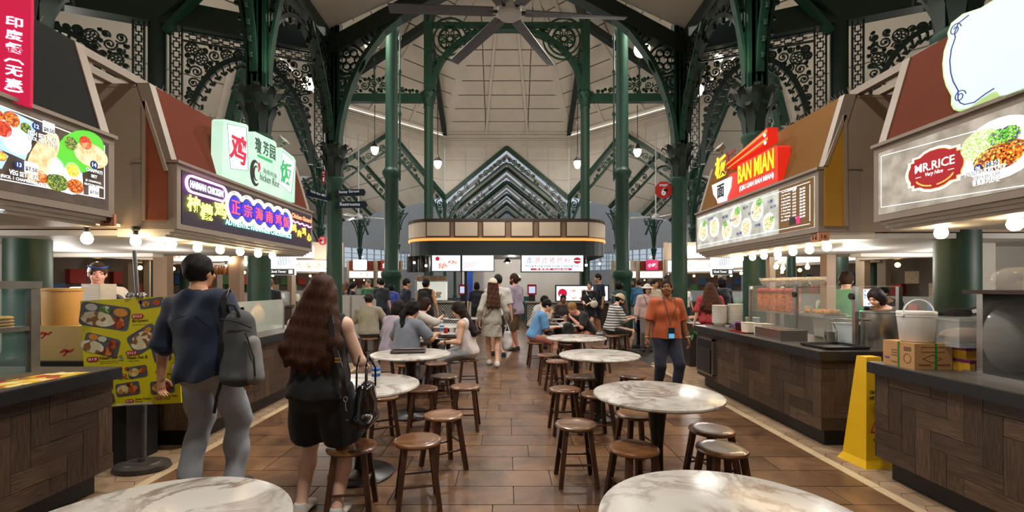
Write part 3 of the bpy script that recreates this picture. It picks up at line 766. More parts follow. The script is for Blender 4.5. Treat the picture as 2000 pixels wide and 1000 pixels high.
# ================================================================ STALLS: counters, canopies, lit signs
XS = 2.95
def herring(L, Hh, w=.118, n=3):
    Lp = w*n; out = []
    for k in range(-40, 60):
        for m in range(-20, 21):
            bx, by = k*w+m*Lp, k*w-m*Lp
            for (x0, y0, x1, y1, hz) in ((bx, by, bx+Lp, by+w, 1), (bx, by+w, bx+w, by+w+Lp, 0)):
                a, b, c, d = max(0, x0), max(0, y0), min(L, x1), min(Hh, y1)
                if c-a > .012 and d-b > .012: out.append((a, b, c, d, hz))
    return out
PLH = wood('dark barn plank, grain across', (21, 16, 13), (126, 98, 77), 0, .5)
PLV = wood('dark barn plank, grain upright', (21, 16, 13), (126, 98, 77), 2, .5)
def plank_mesh(mt):
    m = MB().box(0, 0, 0, 1, 1, 1).me('plank'); m.materials.append(mt); return m
# unit plank: x = along wall, y = depth (outwards is -y), z = up
PMH, PMV = plank_mesh(PLH), plank_mesh(PLV)
def clad(root, o, du, nrm, L, Hh, seed=0):          # clad a vertical face starting at o, running along du, facing nrm
    ang = math.atan2(du[1], du[0])
    for (a, b, c, d, hz) in herring(L, Hh):
        q = bpy.data.objects.new('plank', PMH if hz else PMV); C.objects.link(q); q.parent = root; q.matrix_parent_inverse = INV[root.name]
        e = .0016
        p = Vector(o)+Vector((du[0], du[1], 0))*(a+e)+Vector((0, 0, b+e))
        dep = .008+RND.uniform(0, .0022)
        out = 1 if (Vector((-du[1], du[0], 0)).dot(Vector(nrm)) > 0) else -1
        q.matrix_basis = Matrix.Translation(p) @ Matrix.Rotation(ang, 4, 'Z') @ Matrix.Diagonal((c-a-2*e, out*dep, d-b-2*e, 1))
def counter(label, s, y0, y1, near_end, depth=.85):
    t = thing('stall_counter', label, 'counter', (s*3.4, (y0+y1)/2, 0))
    X0, X1 = 3.0, 3.0+depth
    bx = lambda m, a, y_, z0, b, yb, z1: m.box(min(s*a, s*b), y_, z0, max(s*a, s*b), yb, z1)
    bx(MB(), X0, y0+.01, .17, X1, y1-.01, .84).build('carcass', BLACK, t)
    bx(MB(), X0+.09, y0+.1, 0, X1, y1-.05, .17).build('plinth', BLACK, t)
    bx(MB(), X0-.06, y0-.05, .845, X1+.02, y1+.02, .925).build('worktop_edge', STONED, t)
    bx(MB(), X0-.055, y0-.045, .925, X1+.02, y1+.02, .932).build('worktop', STONE, t)
    clad(t, (s*X0, y0, .17), (0, 1), (-s, 0, 0), y1-y0, .672)
    if near_end: clad(t, (s*X0 if s > 0 else -X1, y0+.01, .17), (1, 0), (0, -1, 0), depth, .672)
    return t
counter('dark plank fronted counter of the noodle stall with stacked bowls and glass case', 1, 4.33, 7.15, True)
nt_ = thing('waste_niche', 'black waste bin niche with steel frame at the far end of the noodle counter', 'bin', (2.98, 6.85, .25)); MB().box(2.955, 6.55, .26, 2.995, 7.06, .76).build('bin_front', BLACK, nt_)
for a_ in ((2.95,6.53,.25,2.995,6.56,.78),(2.95,7.05,.25,2.995,7.08,.78),(2.95,6.53,.75,2.995,7.08,.78),(2.95,6.53,.24,2.995,7.08,.265)): MB().box(*a_).build('steel_trim', STEEL, nt_)
MB().box(2.94, 6.6, .27, 2.955, 7.0, .62).build('flap', pm('dark grey bin flap', (44, 44, 46), .1, 6, .4), nt_)
counter('nearest right plank fronted counter under the taped carton', 1, .5, 3.7, False)
counter('nearest left plank fronted counter under the bread display case', -1, .5, 3.46, False)
counter('left plank fronted counter of the chicken rice stall behind the standing couple', -1, 4.33, 7.15, True)

def canopy(label, s, y0, y1, mcol, tri=None, end=None, frame_end=True):
    t = thing('stall_canopy', label, 'canopy', (s*4.5, (y0+y1)/2, 2.06))
    sg = lambda m, pts, ya, yb: m.hexa([(s*x, ya, z) for x, z in pts], [(s*x, yb, z) for x, z in pts])
    sg(MB(), [(2.98,2.06),(3.35,2.06),(3.35,2.66),(2.98,2.66)], y0, y1).build('sign_box', FRAME, t)
    m = MB(); b = .05
    for pts in ([(2.95,2.06),(2.98,2.06),(2.98,2.06+b),(2.95,2.06+b)], [(2.95,2.65-b),(2.98,2.65-b),(2.98,2.65),(2.95,2.65)]): sg(m, pts, y0, y1)
    for ya, yb in ((y0, y0+b), (y1-b, y1)): sg(m, [(2.95,2.06+b),(2.98,2.06+b),(2.98,2.65-b),(2.95,2.65-b)], ya, yb)
    m.build('sign_frame', FRAME, t)
    sg(MB(), [(2.93,2.65),(3.36,2.65),(3.36,2.675),(2.93,2.675)], y0-.01, y1+.01).build('cap_moulding', FRAME, t)
    m = MB()
    for z0, z1, xa in ((2.035,2.06,2.99), (2.01,2.035,3.03), (1.99,2.01,3.07)): sg(m, [(xa,z0),(3.5,z0),(3.5,z1),(xa,z1)], y0+.02, y1-.02)
    m.build('soffit_moulding', PANEL, t)
    sg(MB(), [(3.5,2.0),(6.8,2.0),(6.8,2.05),(3.5,2.05)], y0+.02, y1-.02).build('soffit', GREYW, t)
    # tilted panel with taupe border
    nx, nz = .69/math.hypot(.69,.2), -.2/math.hypot(.69,.2)
    sg(MB(), [(3.0,2.675),(3.2,3.36),(3.3,3.36),(3.1,2.675)], y0+.02, y1-.02).build('tilted_panel', mcol, t)
    m = MB()
    sg(m, [(3.185,3.30),(3.2,3.36),(3.32,3.36),(3.30,3.30)], y0, y1)
    for ya, yb in ((y0-.012, y0+.06), (y1-.06, y1+.012)): sg(m, [(2.99,2.675),(3.19,3.36),(3.3,3.36),(3.1,2.675)], ya, yb)
    m.build('panel_border', FRAME, t)
    MB().box(min(s*3.2,s*6.8), y0, 3.33, max(s*3.2,s*6.8), y1, 3.36).build('top_deck', BEIGE, t)
    pts = [(2.99,2.06),(6.8,2.06),(6.8,3.36),(3.2,3.36),(2.99,2.67)]
    sg(MB(), pts, y0+.005, y0+.05).build('end_wall', BEIGE, t)
    sg(MB(), pts, y1-.05, y1-.005).build('end_wall', BEIGE, t)
    if tri:
        q = [P(x, y, y0) for x, y in tri[0]]
        MB().hexa([p+Vector((0,-.02,0)) for p in q], [p+Vector((0,.02,0)) for p in q]).build('end_panel', tri[1], t)
        m = MB()
        for i in range(len(q)):
            a, b2 = q[i], q[(i+1) % len(q)]; m.beam(a+Vector((0,-.022,0)), b2+Vector((0,-.022,0)), .03, .016, (0,1,0)) if i in (0, 3) else None
        if m.v: m.build('end_panel_trim', BEIGE, t)
    return t
BROWNR = pm('rust brown panel', (96, 44, 28), .08, 3, .85, spec=.15)
OCHRE = pm('ochre brown panel', (110, 76, 36), .08, 3, .85, spec=.15)
OCHREY = pm('mustard yellow panel', (176, 128, 32), .08, 3, .55)
RUST = pm('orange rust panel', (132, 62, 32), .08, 3, .6)
CHAR = pm('charcoal panel', (27, 28, 25), .08, 3, .85, spec=.15)
canopy('nearest left stall canopy with charcoal tilted panel and pink sign', -1, .3, 3.42, CHAR)
canopy('chicken rice stall canopy with rust tilted panel', -1, 4.07, 6.9, BROWNR, ([(285,200),(285,430),(328,430),(328,335)], RUST))
canopy('nearest right stall canopy with rust brown tilted panel', 1, .3, 3.66, BROWNR)
canopy('noodle stall canopy with ochre tilted panel', 1, 4.31, 7.1, OCHRE, ([(1647,227),(1649,442),(1609,442),(1609,325)], OCHREY))
for s, w_ in ((-1, 'left'), (1, 'right')):          # white slats bridging the gap between two canopies
    for i in range(5):
        x = s*(3.35+i*.22)
        tag(MB().box(x-.035, 3.5, 3.365, x+.035, 4.4, 3.43).build('roof_slat', FRAME), f'{ORD[i]} pale slat from the street bridging the gap between the {w_} stall canopies', 'slat', f'{w_} bridging slats')
    m = MB()
    for ya, yb in ((.6, 3.3), (4.5, 6.8)):
        y = ya
        while y < yb:
            for e in (-.07, 0, .07): m.tube([(s*3.45, y, 3.36), (s*(3.45+e), y+RND.uniform(-.03,.03), 3.36+.16)], .003, 3)
            y += .045
    stuff(tag(m.build('bird_spikes', FRAME), f'rows of thin bird spikes on top of the {w_} stall canopies', 'spikes'))

def px(s, x, y, X=XS):                              # photograph pixel -> (u, v) on the sign plane of that side
    Y = s*X*F/(x-CX); return (-s*Y, H-(y-CY)/F*Y)
def sideboard(root, s, X=XS, off=0.0): return Board(root, (s*X-s*off, 0, 0), (0, -s, 0), (0, 0, 1))
def tpx(b, s, st, p0, p1, ht, mt, d=.006, bold=.02, **k):   # lettering between two baseline pixels, ht = pixel height at p0
    a, v = px(s, *p0); a1, v1 = px(s, *p1); Y0 = s*XS*F/(p0[0]-CX)
    return b.text(st, a, v, ht*Y0/F, mt, d, abs(a1-a), bold, **k)
def rpx(s, x, r): return r*s*XS*F/(x-CX)/F
def dish(b, s, x, y, r, rim, fd, d=.004, k=.8, sq=1.0):
    a, v = px(s, x, y); q = rpx(s, x, r)
    b.disc('dish_print', a, v, q*sq, rim, 0, d, q); b.disc('food_print', a, v, q*k*sq, fd, d, d+.002, q*k)
EW = 1.35
E_WHITE = em('lit white print', (250, 252, 250), EW); E_SKY = em('lit pale blue tray print', (170, 205, 230), EW); E_GREENP = em('lit leaf green plate print', (90, 200, 50), EW*.9)
E_RICE = em('lit rice print', (245, 248, 250), EW, (200, 215, 235), 40); E_NAVY = em('lit navy print', (20, 50, 120), .9); E_BLK = em('lit black print', (14, 16, 24), .6)
E_RED = em('lit red print', (190, 20, 30), 1.1); E_YEL = em('lit yellow print', (255, 214, 40), 1.3); E_CREAM = em('lit flatbread print', (240, 220, 180), EW, (200, 160, 100), 25)
F_CURRY = food('curry food print', [(120,40,10),(190,80,20),(230,140,50),(150,50,15)], 1.0, 132); F_RED = food('red sauce print', [(150,30,10),(200,60,20)], 1.1, 88)
F_GREEN = food('green vegetable print', [(30,70,30),(90,120,50),(160,160,60),(50,80,30)], .9, 154); F_YEL = food('yellow dal print', [(230,190,40),(250,225,110),(190,140,20)], 1.1, 110)
F_NOOD = food('noodle bowl print', [(235,225,190),(180,90,40),(220,190,130),(90,150,60),(245,240,225)], 1.1, 132)
F_SAL = food('salad print', [(90,160,50),(160,210,90),(70,50,110),(60,120,40)], 1.1, 132); F_PORK = food('grilled pork chop print', [(150,70,20),(220,130,50),(245,190,100),(90,35,15)], 1.1, 88)
F_FRICE = food('green fried rice print', [(200,215,160),(230,235,200),(120,170,60),(180,190,130)], 1.1, 198)
E_BROWN = em('lit brown board print', (92, 74, 62), .75, (62, 48, 40), 9); E_STONE = em('lit grey stone print', (190, 180, 165), .95, (128, 118, 104), 7)

# ---- left nearest: set meal light box
t = thing('menu_lightbox', 'wide lit menu box with set meals twelve to fourteen on the nearest left canopy', 'sign', (-XS, 2, 2.1))
s = -1; b = sideboard(t, s, 2.96)
b.rect('backlit_panel', 1.0, 2.11, 3.37, 2.6, E_BROWN, 0, .012); b.lift(.012)
for yv in ((30,'a'),): pass
fr_ = [px(s,203,284), px(s,203,386), px(s,-160,318), px(s,-160,148)]
b.line('border_line', [px(s,-100,168), px(s,203,285), px(s,203,388), px(s,-100,331)], .006, E_WHITE)
def tray(pts, m_=None): b.poly('tray_print', [px(s,*p) for p in pts], m_ or E_SKY, 0, .003)
tray([(-60,190),(0,207),(72,242),(48,313),(0,292),(-60,270)]); tray([(60,296),(100,303),(158,322),(162,378),(140,380),(52,356)], E_WHITE); tray([(-60,280),(0,293),(15,305),(2,330),(-60,310)])
dish(b, s, 32, 276, 26, E_RICE, E_RICE, .006); dish(b, s, 4, 252, 19, E_WHITE, F_RED, .006); dish(b, s, 20, 233, 15, F_CURRY, F_CURRY, .006); dish(b, s, 48, 250, 10, F_GREEN, F_GREEN, .006); dish(b, s, -8, 225, 12, F_RED, F_CURRY, .006); dish(b, s, 1, 305, 9, F_CURRY, F_YEL, .006)
a, v = px(s, 82, 306); b.disc('flatbread_print', a, v, .07, E_CREAM, .004, .008, .19, rot=-.45)
dish(b, s, 105, 325, 20, E_RICE, E_RICE, .006); dish(b, s, 110, 356, 17, F_GREEN, F_GREEN, .006, .9, 1.3); dish(b, s, 146, 364, 14, F_CURRY, F_CURRY, .006, .9, 1.2); dish(b, s, 140, 333, 16, E_WHITE, F_YEL, .006); dish(b, s, 76, 345, 15, F_CURRY, F_CURRY, .006)
a, v = px(s, 158, 296); b.disc('leaf_plate_print', a, v, .13, E_GREENP, .002, .006, .2, rot=-.9)
dish(b, s, 136, 280, 15, E_GREENP, F_GREEN, .008, .85); dish(b, s, 164, 279, 15, E_GREENP, F_RED, .008, .85); a, v = px(s, 176, 304); b.disc('flatbread_print', a, v, .13, E_CREAM, .008, .01, .085)
for st, (x, y) in (('12', (67,247)), ('13', (33,322)), ('14', (180,322))):
    a, v = px(s, x, y); q = rpx(s, x, 8); b.disc('number_badge', a, v, q, E_NAVY, .01, .013); b.text(st, a, v-q*.5, q, E_WHITE, .013, None, .02, 'c')
E_OUT = em('lit black outline print', (20, 18, 20), .3)
def lab(st, p0, p1, ht): tpx(b, s, st, p0, p1, ht, E_OUT, .0115, .085); tpx(b, s, st, p0, p1, ht, E_WHITE, .0125, .03)
for (x0,y0,x1,y1) in ((80,257,103,250),(44,336,70,326),(170,381,190,370)):
    p, q = px(s,x0,y0), px(s,x1,y0-14*(1 if x0 > 60 else 1.1)); b.rect('price_tag', p[0], p[1], q[0], max(q[1], p[1]+.04), E_WHITE, .009, .0115)
for st, p0, p1, ht in (('$8.50',(81,256),(102,260),9),('$7.50',(45,333),(69,339),9),('$7.50',(172,378),(189,381),7)): tpx(b, s, st, p0, p1, ht, E_BLK, .012, .02)
lab('FISH SET MEAL',(50,262),(109,278),9); lab('(RICE, FISH, 3 VEG)',(49,272),(109,288),8); lab('VEG SET MEAL',(13,340),(72,350),10); lab('(RICE, 1 CHAPPATI, 4 VEG)',(-4,347),(86,365),8)
lab('CHAPPATI',(164,333),(196,341),7); lab('SET',(174,346),(186,350),6); lab('(2 CHAPPATI,',(163,354),(194,359),5); lab('MUTTON KEEMA,',(161,361),(199,369),5); lab('1 VEG)',(174,369),(187,373),5)
# ---- pink vertical sign on the tilted panel
t = thing('vertical_sign', 'glowing pink vertical sign with white Chinese lettering at far left', 'sign', (-3.05, 2.8, 2.68))
PINK = em('lit crimson plastic', (214, 20, 70), .8); PINKT = em('lit pink white letters', (255, 225, 245), 2.2)
mx_ = Vector((.2, 0, .685)).normalized()
bp = Board(t, P(27, 190, 2.72), (.80, .6, 0), (.03, -.02, 1))
bp.rect('light_box', -.068, -.03, .068, .85, PINK, -.08, 0)
for i, ch in enumerate('印度餐（无素）'):
    zc = .44-(i-(.25 if i > 3 else 0)-(.35 if i > 5 else 0))*.077
    if ch in '（）': bp.line('lettering', [(-.038,zc+(-.006 if ch == '（' else .02)), (-.02,zc+.012), (.02,zc+.012), (.038,zc+(-.006 if ch == '（' else .02))], .009, PINKT, 0, .005)
    else: bp.text(ch, 0, zc-.026, .06, PINKT, .004, .072, .02, 'c')
# ---- chicken rice: neon box
t = thing('neon_menu_sign', 'dark neon sign box of the chicken rice stall with coloured tube lettering', 'sign', (-XS, 5.5, 2.1))
b = sideboard(t, s, 2.96); NB = pm('dark plum sign backing', (52, 40, 62), .1, 3, .6)
b.rect('backing_panel', 4.13, 2.11, 6.85, 2.6, NB, 0, .012); b.lift(.012)
N_PINK = em('pink neon tube', (255, 150, 255), 5); N_WHITE = em('white neon tube', (235, 240, 255), 5); N_YEL = em('yellow neon tube', (245, 255, 90), 5); N_RED = em('red neon tube', (255, 60, 50), 4)
N_CYAN = em('green cyan neon tube', (130, 255, 225), 4.5); N_ORG = em('orange neon tube', (255, 190, 60), 4.5); N_BLUE = em('blue lit disc', (40, 40, 200), 1.0)
c0, c1 = px(s, 372, 358), px(s, 431, 380); r = .075; cv = (c0[1]+c1[1])/2
pill = [(c0[0]+r*math.cos(a), cv+r*math.sin(a)) for a in [PI/2+PI*k/8 for k in range(9)]]+[(c1[0]+r*math.cos(a), cv+r*math.sin(a)) for a in [-PI/2+PI*k/8 for k in range(9)]]
b.line('neon_tube', pill, .018, N_PINK, .004, .02, True)
b.text('HAINAN CHICKEN', (c0[0]+c1[0])/2, cv-.035, .07, N_WHITE, .012, abs(c1[0]-c0[0])+.04, .03, 'c')
for ch, x, y, h in (('柠',376,414,32),('檬',401,430,32),('鸡',428,426,32)):
    a, v = px(s, x, y); q = rpx(s, x, h); b.text(ch, a, v, q, N_YEL, .012, q*1.15, .02, 'c')
cs = [(458,399),(482,408),(504,416.5),(524,425),(542,432.5),(557,439)]
rr_ = [px(s,*c) for c in cs]; v0 = sum(p[1] for p in rr_)/6
for i, (ch, (a, v)) in enumerate(zip('正宗海南鸡饭', rr_)):
    q = .118; b.disc('neon_disc', a, v0, q, N_BLUE, 0, .006); b.text(ch, a, v0-.07, .14, N_RED, .014, .15, .0, 'c')
def cloud(R):
    o = []
    n = len(rr_)
    for sg in (1, -1):
        idx = range(n) if sg > 0 else range(n-1, -1, -1)
        for i in idx:
            a = rr_[i][0]; hw = (rr_[1][0]-rr_[0][0])/2; lim = math.acos(min(1, hw/R))
            st_, en = (PI-lim if (i > 0 if sg > 0 else i < n-1) else PI, lim if (i < n-1 if sg > 0 else i > 0) else 0)
            for k in range(9):
                an = st_+(en-st_)*k/8; o.append((a+sg*R*math.cos(an), v0+sg*R*math.sin(an)))
    return o
b.line('neon_tube', cloud(.145), .014, N_WHITE, .004, .018, True); b.line('neon_tube', cloud(.168), .01, em('amber neon tube', (255, 200, 150), 3), .004, .018, True)
tpx(b, s, 'AUTHENTIC HAINANESE CHICKEN RICE', (438,438), (567,468), 11, N_CYAN, .012, .02)
N_OR2 = em('red orange neon lettering', (255, 120, 80), 4)
tpx(b, s, 'Chicken Gizzard', (568,424), (606,436), 9, N_OR2, .012, .02)
wv = [px(s, 568+38*i/20, 431+13*i/20) for i in range(21)]; b.line('neon_tube', [(a, v+.012*math.sin(i*1.3)) for i, (a, v) in enumerate(wv)], .012, N_PINK, .004, .016)
for ch, x, y, h in (('鸡',573,453,16),('肉',583,463,14),('鸡',592,459,15),('心',602,471,15)):
    a, v = px(s, x, y); q = rpx(s, x, h); b.text(ch, a, v, q, N_ORG, .012, q*1.1, .02, 'c')
# ---- chicken rice: shaped white-green top sign
t = thing('top_sign', 'glowing mint top sign with red and green Chinese characters above the neon box', 'sign', (-XS, 5.5, 2.68))
b = sideboard(t, s, 2.95)
MINT = em('lit mint plastic', (205, 238, 215), .95, (180, 228, 200), 2)
sh = [(434.8,286),(436,236),(439.6,233),(482,243),(485,247),(485.8,288),(494.6,291),(495.7,259),(498,257),(537,276),(540,281),(540.8,315),(544,317),(549.6,288),(574,307),(577.5,314),(575.4,396),(434,345)]
b.poly('light_box', [px(s,*p) for p in sh], MINT, -.12, 0)
for quad in ([(443,242),(480,250),(484,333),(449,329)], [(551,295),(575,317),(568,378),(544,358)]):
    q = [px(s,*p) for p in quad]; b.poly('white_tile', q, E_WHITE, 0, .004); b.line('tile_outline', q, .006, E_NAVY, .004, .007, True)
E_CRIM = em('lit crimson ink', (205, 20, 60), 1.0); E_GRN = em('lit green ink', (50, 175, 100), 1.0); E_DGR = em('lit dark green ink', (20, 60, 44), .8)
for ch, x, y, h, m_ in (('鸡',464,319,57,E_CRIM),('饭',558,361,46,E_GRN)):
    a, v = px(s, x, y); q = rpx(s, x, h); b.text(ch, a, v, q, m_, .008, q*.95, .02, 'c', shear=.15)
for ch, x, y, h in (('瓊',504,299,30),('芳',519,304,27),('园',532,311,27)):
    a, v = px(s, x, y); q = rpx(s, x, h); b.text(ch, a, v, q, E_DGR, .004, q*.75, .01, 'c')
b.poly('ribbon_print', [px(s,*p) for p in ((503,301),(532,314),(531,319),(503,306))], E_GRN, 0, .004)
ca = px(s, 499, 338); q = rpx(s, 499, 23)
b.line('swirl_print', [(ca[0]+q*.62*math.cos(a), ca[1]+q*math.sin(a)) for a in [1.1+4.3*k/16 for k in range(17)]], [.01+.05*math.sin(PI*k/16) for k in range(17)], E_BLK, 0, .005)
b.line('swirl_print', [(ca[0]+.012+q*.36*math.cos(a), ca[1]+q*.6*math.sin(a)) for a in [1.0+4.2*k/12 for k in range(13)]], [.006+.02*math.sin(PI*k/12) for k in range(13)], E_BLK, 0, .005)
for dx, dy, r in ((505.5,322,4),(506.5,328,3.4),(505,333,2.6)):
    a, v = px(s, dx, dy); b.disc('rooster_print', a, v, rpx(s, dx, r)*.9, E_CRIM, 0, .005, rpx(s, dx, r)*1.2, 12)
tpx(b, s, 'hicken Rice', (507,351), (544,363), 15, E_BLK, .005, -.005, shear=.15); tpx(b, s, '海南鸡饭', (513,337), (540,347), 10, E_BLK, .005, -.01)
# ---- right nearest: rice stall light box
s = 1
t = thing('menu_lightbox', 'lit stone patterned menu box with red rice badge and pork chop plate', 'sign', (XS, 2.4, 2.1))
b = sideboard(t, s, 2.96); b.rect('backlit_panel', -3.61, 2.11, -.9, 2.6, E_STONE, 0, .012); b.lift(.012)
b.line('border_line', [px(s,2080,210), px(s,1722,305), px(s,1722,405), px(s,2080,350)], .005, E_WHITE, 0, .003)
bd = []
Q4 = [(1.0,0),(.98,.2),(.9,.42),(.9,.6),(.76,.6),(.76,.78),(.54,.78),(.36,.93),(.15,1.0)]
bd = [(x, y) for x, y in Q4]+[(-x, y) for x, y in Q4[::-1]]+[(-x, -y) for x, y in Q4[1:]]+[(x, -y) for x, y in Q4[:0:-1]]
ca = px(s, 1827, 330); w2, h2 = .2, rpx(s, 1827, 37)
halo = em('lit white halo print', (255, 250, 240), 1.7)
b.poly('badge_halo', [(ca[0]+x*(w2+.03), ca[1]+y*(h2+.02)) for x, y in bd], halo, 0, .003); b.poly('badge_edge', [(ca[0]+x*(w2+.008), ca[1]+y*(h2+.006)) for x, y in bd], em('lit gold line', (230, 190, 110), 1), .003, .005)
b.poly('red_badge', [(ca[0]+x*w2, ca[1]+y*h2) for x, y in bd], em('lit dark red badge', (170, 12, 24), .9), .005, .007)
b.text('MR.RICE', ca[0], ca[1]+.0, .06, E_WHITE, .009, .29, .008, 'c'); b.text('Very Nice', ca[0], ca[1]-.045, .034, E_WHITE, .009, .13, .01, 'c', shear=.2)
for e in (-1, 1): b.line('dash_print', [(ca[0]+e*.1, ca[1]-.032), (ca[0]+e*.14, ca[1]-.032)], .004, E_WHITE, .007, .01)
E_GOLD = em('lit gold print', (235, 190, 90), 1)
for e in (-1, 1):
    for k in range(7):
        a = -PI/2+e*(.2+.14*k); b.disc('wheat_print', ca[0]+.15*math.cos(a), ca[1]-.02+.09*math.sin(a), .012, E_GOLD, .007, .009, .006, 8, a+PI/2)
ca = px(s, 1952, 290); q = rpx(s, 1952, 60); b.disc('plate_print', ca[0], ca[1], q*1.25, em('lit plate print', (225, 228, 230), 1.2), 0, .004, q)
for x, y, r, m_, sq in ((1918,284,30,F_FRICE,1.3),(1952,268,16,F_SAL,1.2),(1973,262,17,F_SAL,1.2),(1950,308,24,F_PORK,1.9),(1966,296,22,F_PORK,1.8)):
    a, v = px(s, x, y); q = rpx(s, x, r); b.disc('food_print', a, v, q*sq, m_, .004, .007, q)
a, v = px(s, 1914, 328); b.disc('number_badge', a, v, .024, E_NAVY, .008, .011); b.text('06', a, v-.011, .022, E_WHITE, .0115, None, .02, 'c')
p0, p1 = px(s, 1928, 330), px(s, 1955, 325); b.rect('price_tag', p0[0], p0[1]-.004, p1[0], p0[1]+.04, E_WHITE, .008, .0105); tpx(b, s, '$8.50', (1929,329), (1954,320), 12, E_BLK, .011, .02)
E_NVT = E_WHITE
for st, q0, q1, ht in (('PAN-FRIED PORK CHOP',(1889,347),(1970,330),9),('W FRIED RICE',(1905,354),(1957,344),8),('香煎豚肉炒饭',(1903,365),(1958,352),13)): tpx(b, s, st, q0, q1, ht, E_OUT, .0112, .08); tpx(b, s, st, q0, q1, ht, E_WHITE, .012, .02)
# ---- right nearest: white shaped shop sign
t = thing('top_sign', 'big glowing white scroll edged sign at upper right', 'sign', (XS, 2.5, 2.68))
b = sideboard(t, s, 2.93)
sh = [(1946,0),(1922,15),(1886,27),(1863.5,45),(1856,64.5),(1857.5,75),(1849,100),(1846,125),(1848,150),(1853,168),(1863.5,187.5),(1863,205),(1868,214),(1877,217.5),(1898,213),(1922,195),(1940,184),(1953,181.5),(1961,190.5),(1970,189),(2000,178)]
L1 = [px(s,*p) for p in sh]; um = -2.42
full = L1+[(2*um-a, v) for a, v in L1[::-1] if a < um-.01]
E_SIGNW = em('lit white acrylic', (228, 242, 252), .85); E_LIME = em('lit lime edge', (200, 230, 150), .9)
cx_, cv_ = um, sum(p[1] for p in full)/len(full)
b.poly('light_box', full, E_LIME, -.12, 0); b.poly('acrylic_face', [(cx_+(a-cx_)*.97, cv_+(v-cv_)*.97) for a, v in full], E_SIGNW, 0, .01)
b.line('scroll_line', [(cx_+(a-cx_)*.90, cv_+(v-cv_)*.9) for a, v in L1[2:17]], .006, E_NAVY, .01, .013)
for x, y in ((1875,58),(1884,188)):
    a, v = px(s, x, y); b.line('scroll_line', [(a+.04*(1-.7*k/16)*math.cos(k*.55), v+.04*(1-.7*k/16)*math.sin(k*.55)) for k in range(17)], .005, E_NAVY, .01, .013)
# ---- noodle stall light box
t = thing('menu_lightbox', 'long lit noodle menu box with bowls and a brown price list', 'sign', (XS, 5.6, 2.1))
b = sideboard(t, s, 2.96); b.rect('backlit_panel', -7.05, 2.11, -4.36, 2.6, em('lit pale stone print', (205, 205, 195), 1.05, (150, 150, 140), 6), 0, .012); b.lift(.012)
p, q = px(s, 1522, 400), px(s, 1586, 400); b.rect('price_panel', p[0], 2.115, -4.37, 2.595, em('lit brown price panel', (120, 80, 24), .7), 0, .003)
b.line('border_line', [px(s,1364,428), px(s,1583,355)], .006, E_WHITE, .003, .006); b.line('border_line', [px(s,1364,480), px(s,1583,437)], .006, E_WHITE, .003, .006); b.line('border_line', [px(s,1583,360), px(s,1583,432)], .006, E_WHITE, .003, .006)
for x, y, r in ((1374,452,19),(1396,444,19),(1420,450,19),(1438,424,20),(1458,444,18),(1479,411,21),(1502,435,19)): dish(b, s, x, y, r, E_WHITE, F_NOOD, .006, .78)
for x, y, r in ((1442,412,8),(1484,395,8),(1418,437,6),(1377,437,6),(1510,427,5)):
    a, v = px(s, x, y); b.disc('greens_print', a, v, rpx(s, x, r)*1.3, F_SAL, .008, .01, rpx(s, x, r))
for x, y, st in ((1384,432,'招牌'),(1412,428,'板面'),(1427,434,'$6.50'),(1452,410,'鱼片'),(1463,421,'$7.00'),(1500,398,'三鲜'),(1506,408,'$6.50'),(1476,444,'排骨'),(1440,460,'$6.80')): tpx(b, s, st, (x,y), (x+11,y-2), 6, E_NAVY, .008, .02)
rows = [(379,'1 Ban Mian Soup'),(385,'2 Ban Mian Dry'),(391,'3 You Mian'),(397,'4 Mee Hoon Kueh'),(403,'5 Fish Slice'),(409,'6 Seafood'),(415,'7 Tom Yam'),(421,'8 Dumpling'),(427,'9 Egg'),(433,'10 Add On')]
tpx(b, s, 'BAN MIAN 板面', (1539,375), (1557,369), 5, E_WHITE, .005, .02)
for y, st in rows:
    tpx(b, s, st, (1527,y), (1545,y-3), 3.4, E_WHITE, .005, .02); tpx(b, s, '$6.50', (1563,y-7), (1574,y-10), 4.2, E_WHITE, .005, .03); tpx(b, s, '板面', (1549,y-4), (1556,y-6), 3.6, E_WHITE, .005, .0)
p = px(s, 1543, 440); b.rect('payment_sticker', p[0], p[1], p[0]+.1, p[1]+.075, E_BLK, .003, .006); b.rect('payment_sticker', p[0]+.11, p[1], p[0]+.17, p[1]+.075, em('lit pink sticker', (220, 40, 110), 1), .003, .006)
# ---- noodle stall top sign: chopsticks, bowl and red board
t = thing('top_sign', 'red glowing noodle sign with bowl, chopsticks and yellow lettering', 'sign', (XS, 5.6, 2.68))
b = sideboard(t, s, 2.95); E_REDB = em('lit signal red plastic', (226, 40, 24), .85); E_YB = em('lit yellow letters', (255, 214, 30), 1.5)
b.poly('red_board', [px(s,*p) for p in ((1425,340),(1441.8,334),(1441,322),(1514.7,284),(1519,288),(1519.5,358),(1402,402),(1398,388))], E_REDB, -.14, 0)
b.poly('bowl', [px(s,*p) for p in ((1393,362),(1430,345),(1428,366),(1421,384),(1420,392),(1404,397),(1403,391),(1396,380))], E_WHITE, 0, .02)
a, v = px(s, 1411.5, 386); b.text('面', a, v, rpx(s, 1411, 26), E_BLK, .03, rpx(s, 1411, 26)*1.1, .03, 'c')
a, v = px(s, 1411.5, 347); b.text('板', a, v, rpx(s, 1411, 42), E_YB, .03, rpx(s, 1411, 42)*1.1, .035, 'c'); a, v = px(s, 1417, 340); b.text('板', a, v+.02, rpx(s, 1411, 42), em('lit red letter back', (150, 20, 14), .5), -.06, rpx(s, 1411, 42)*1.15, .05, 'c')
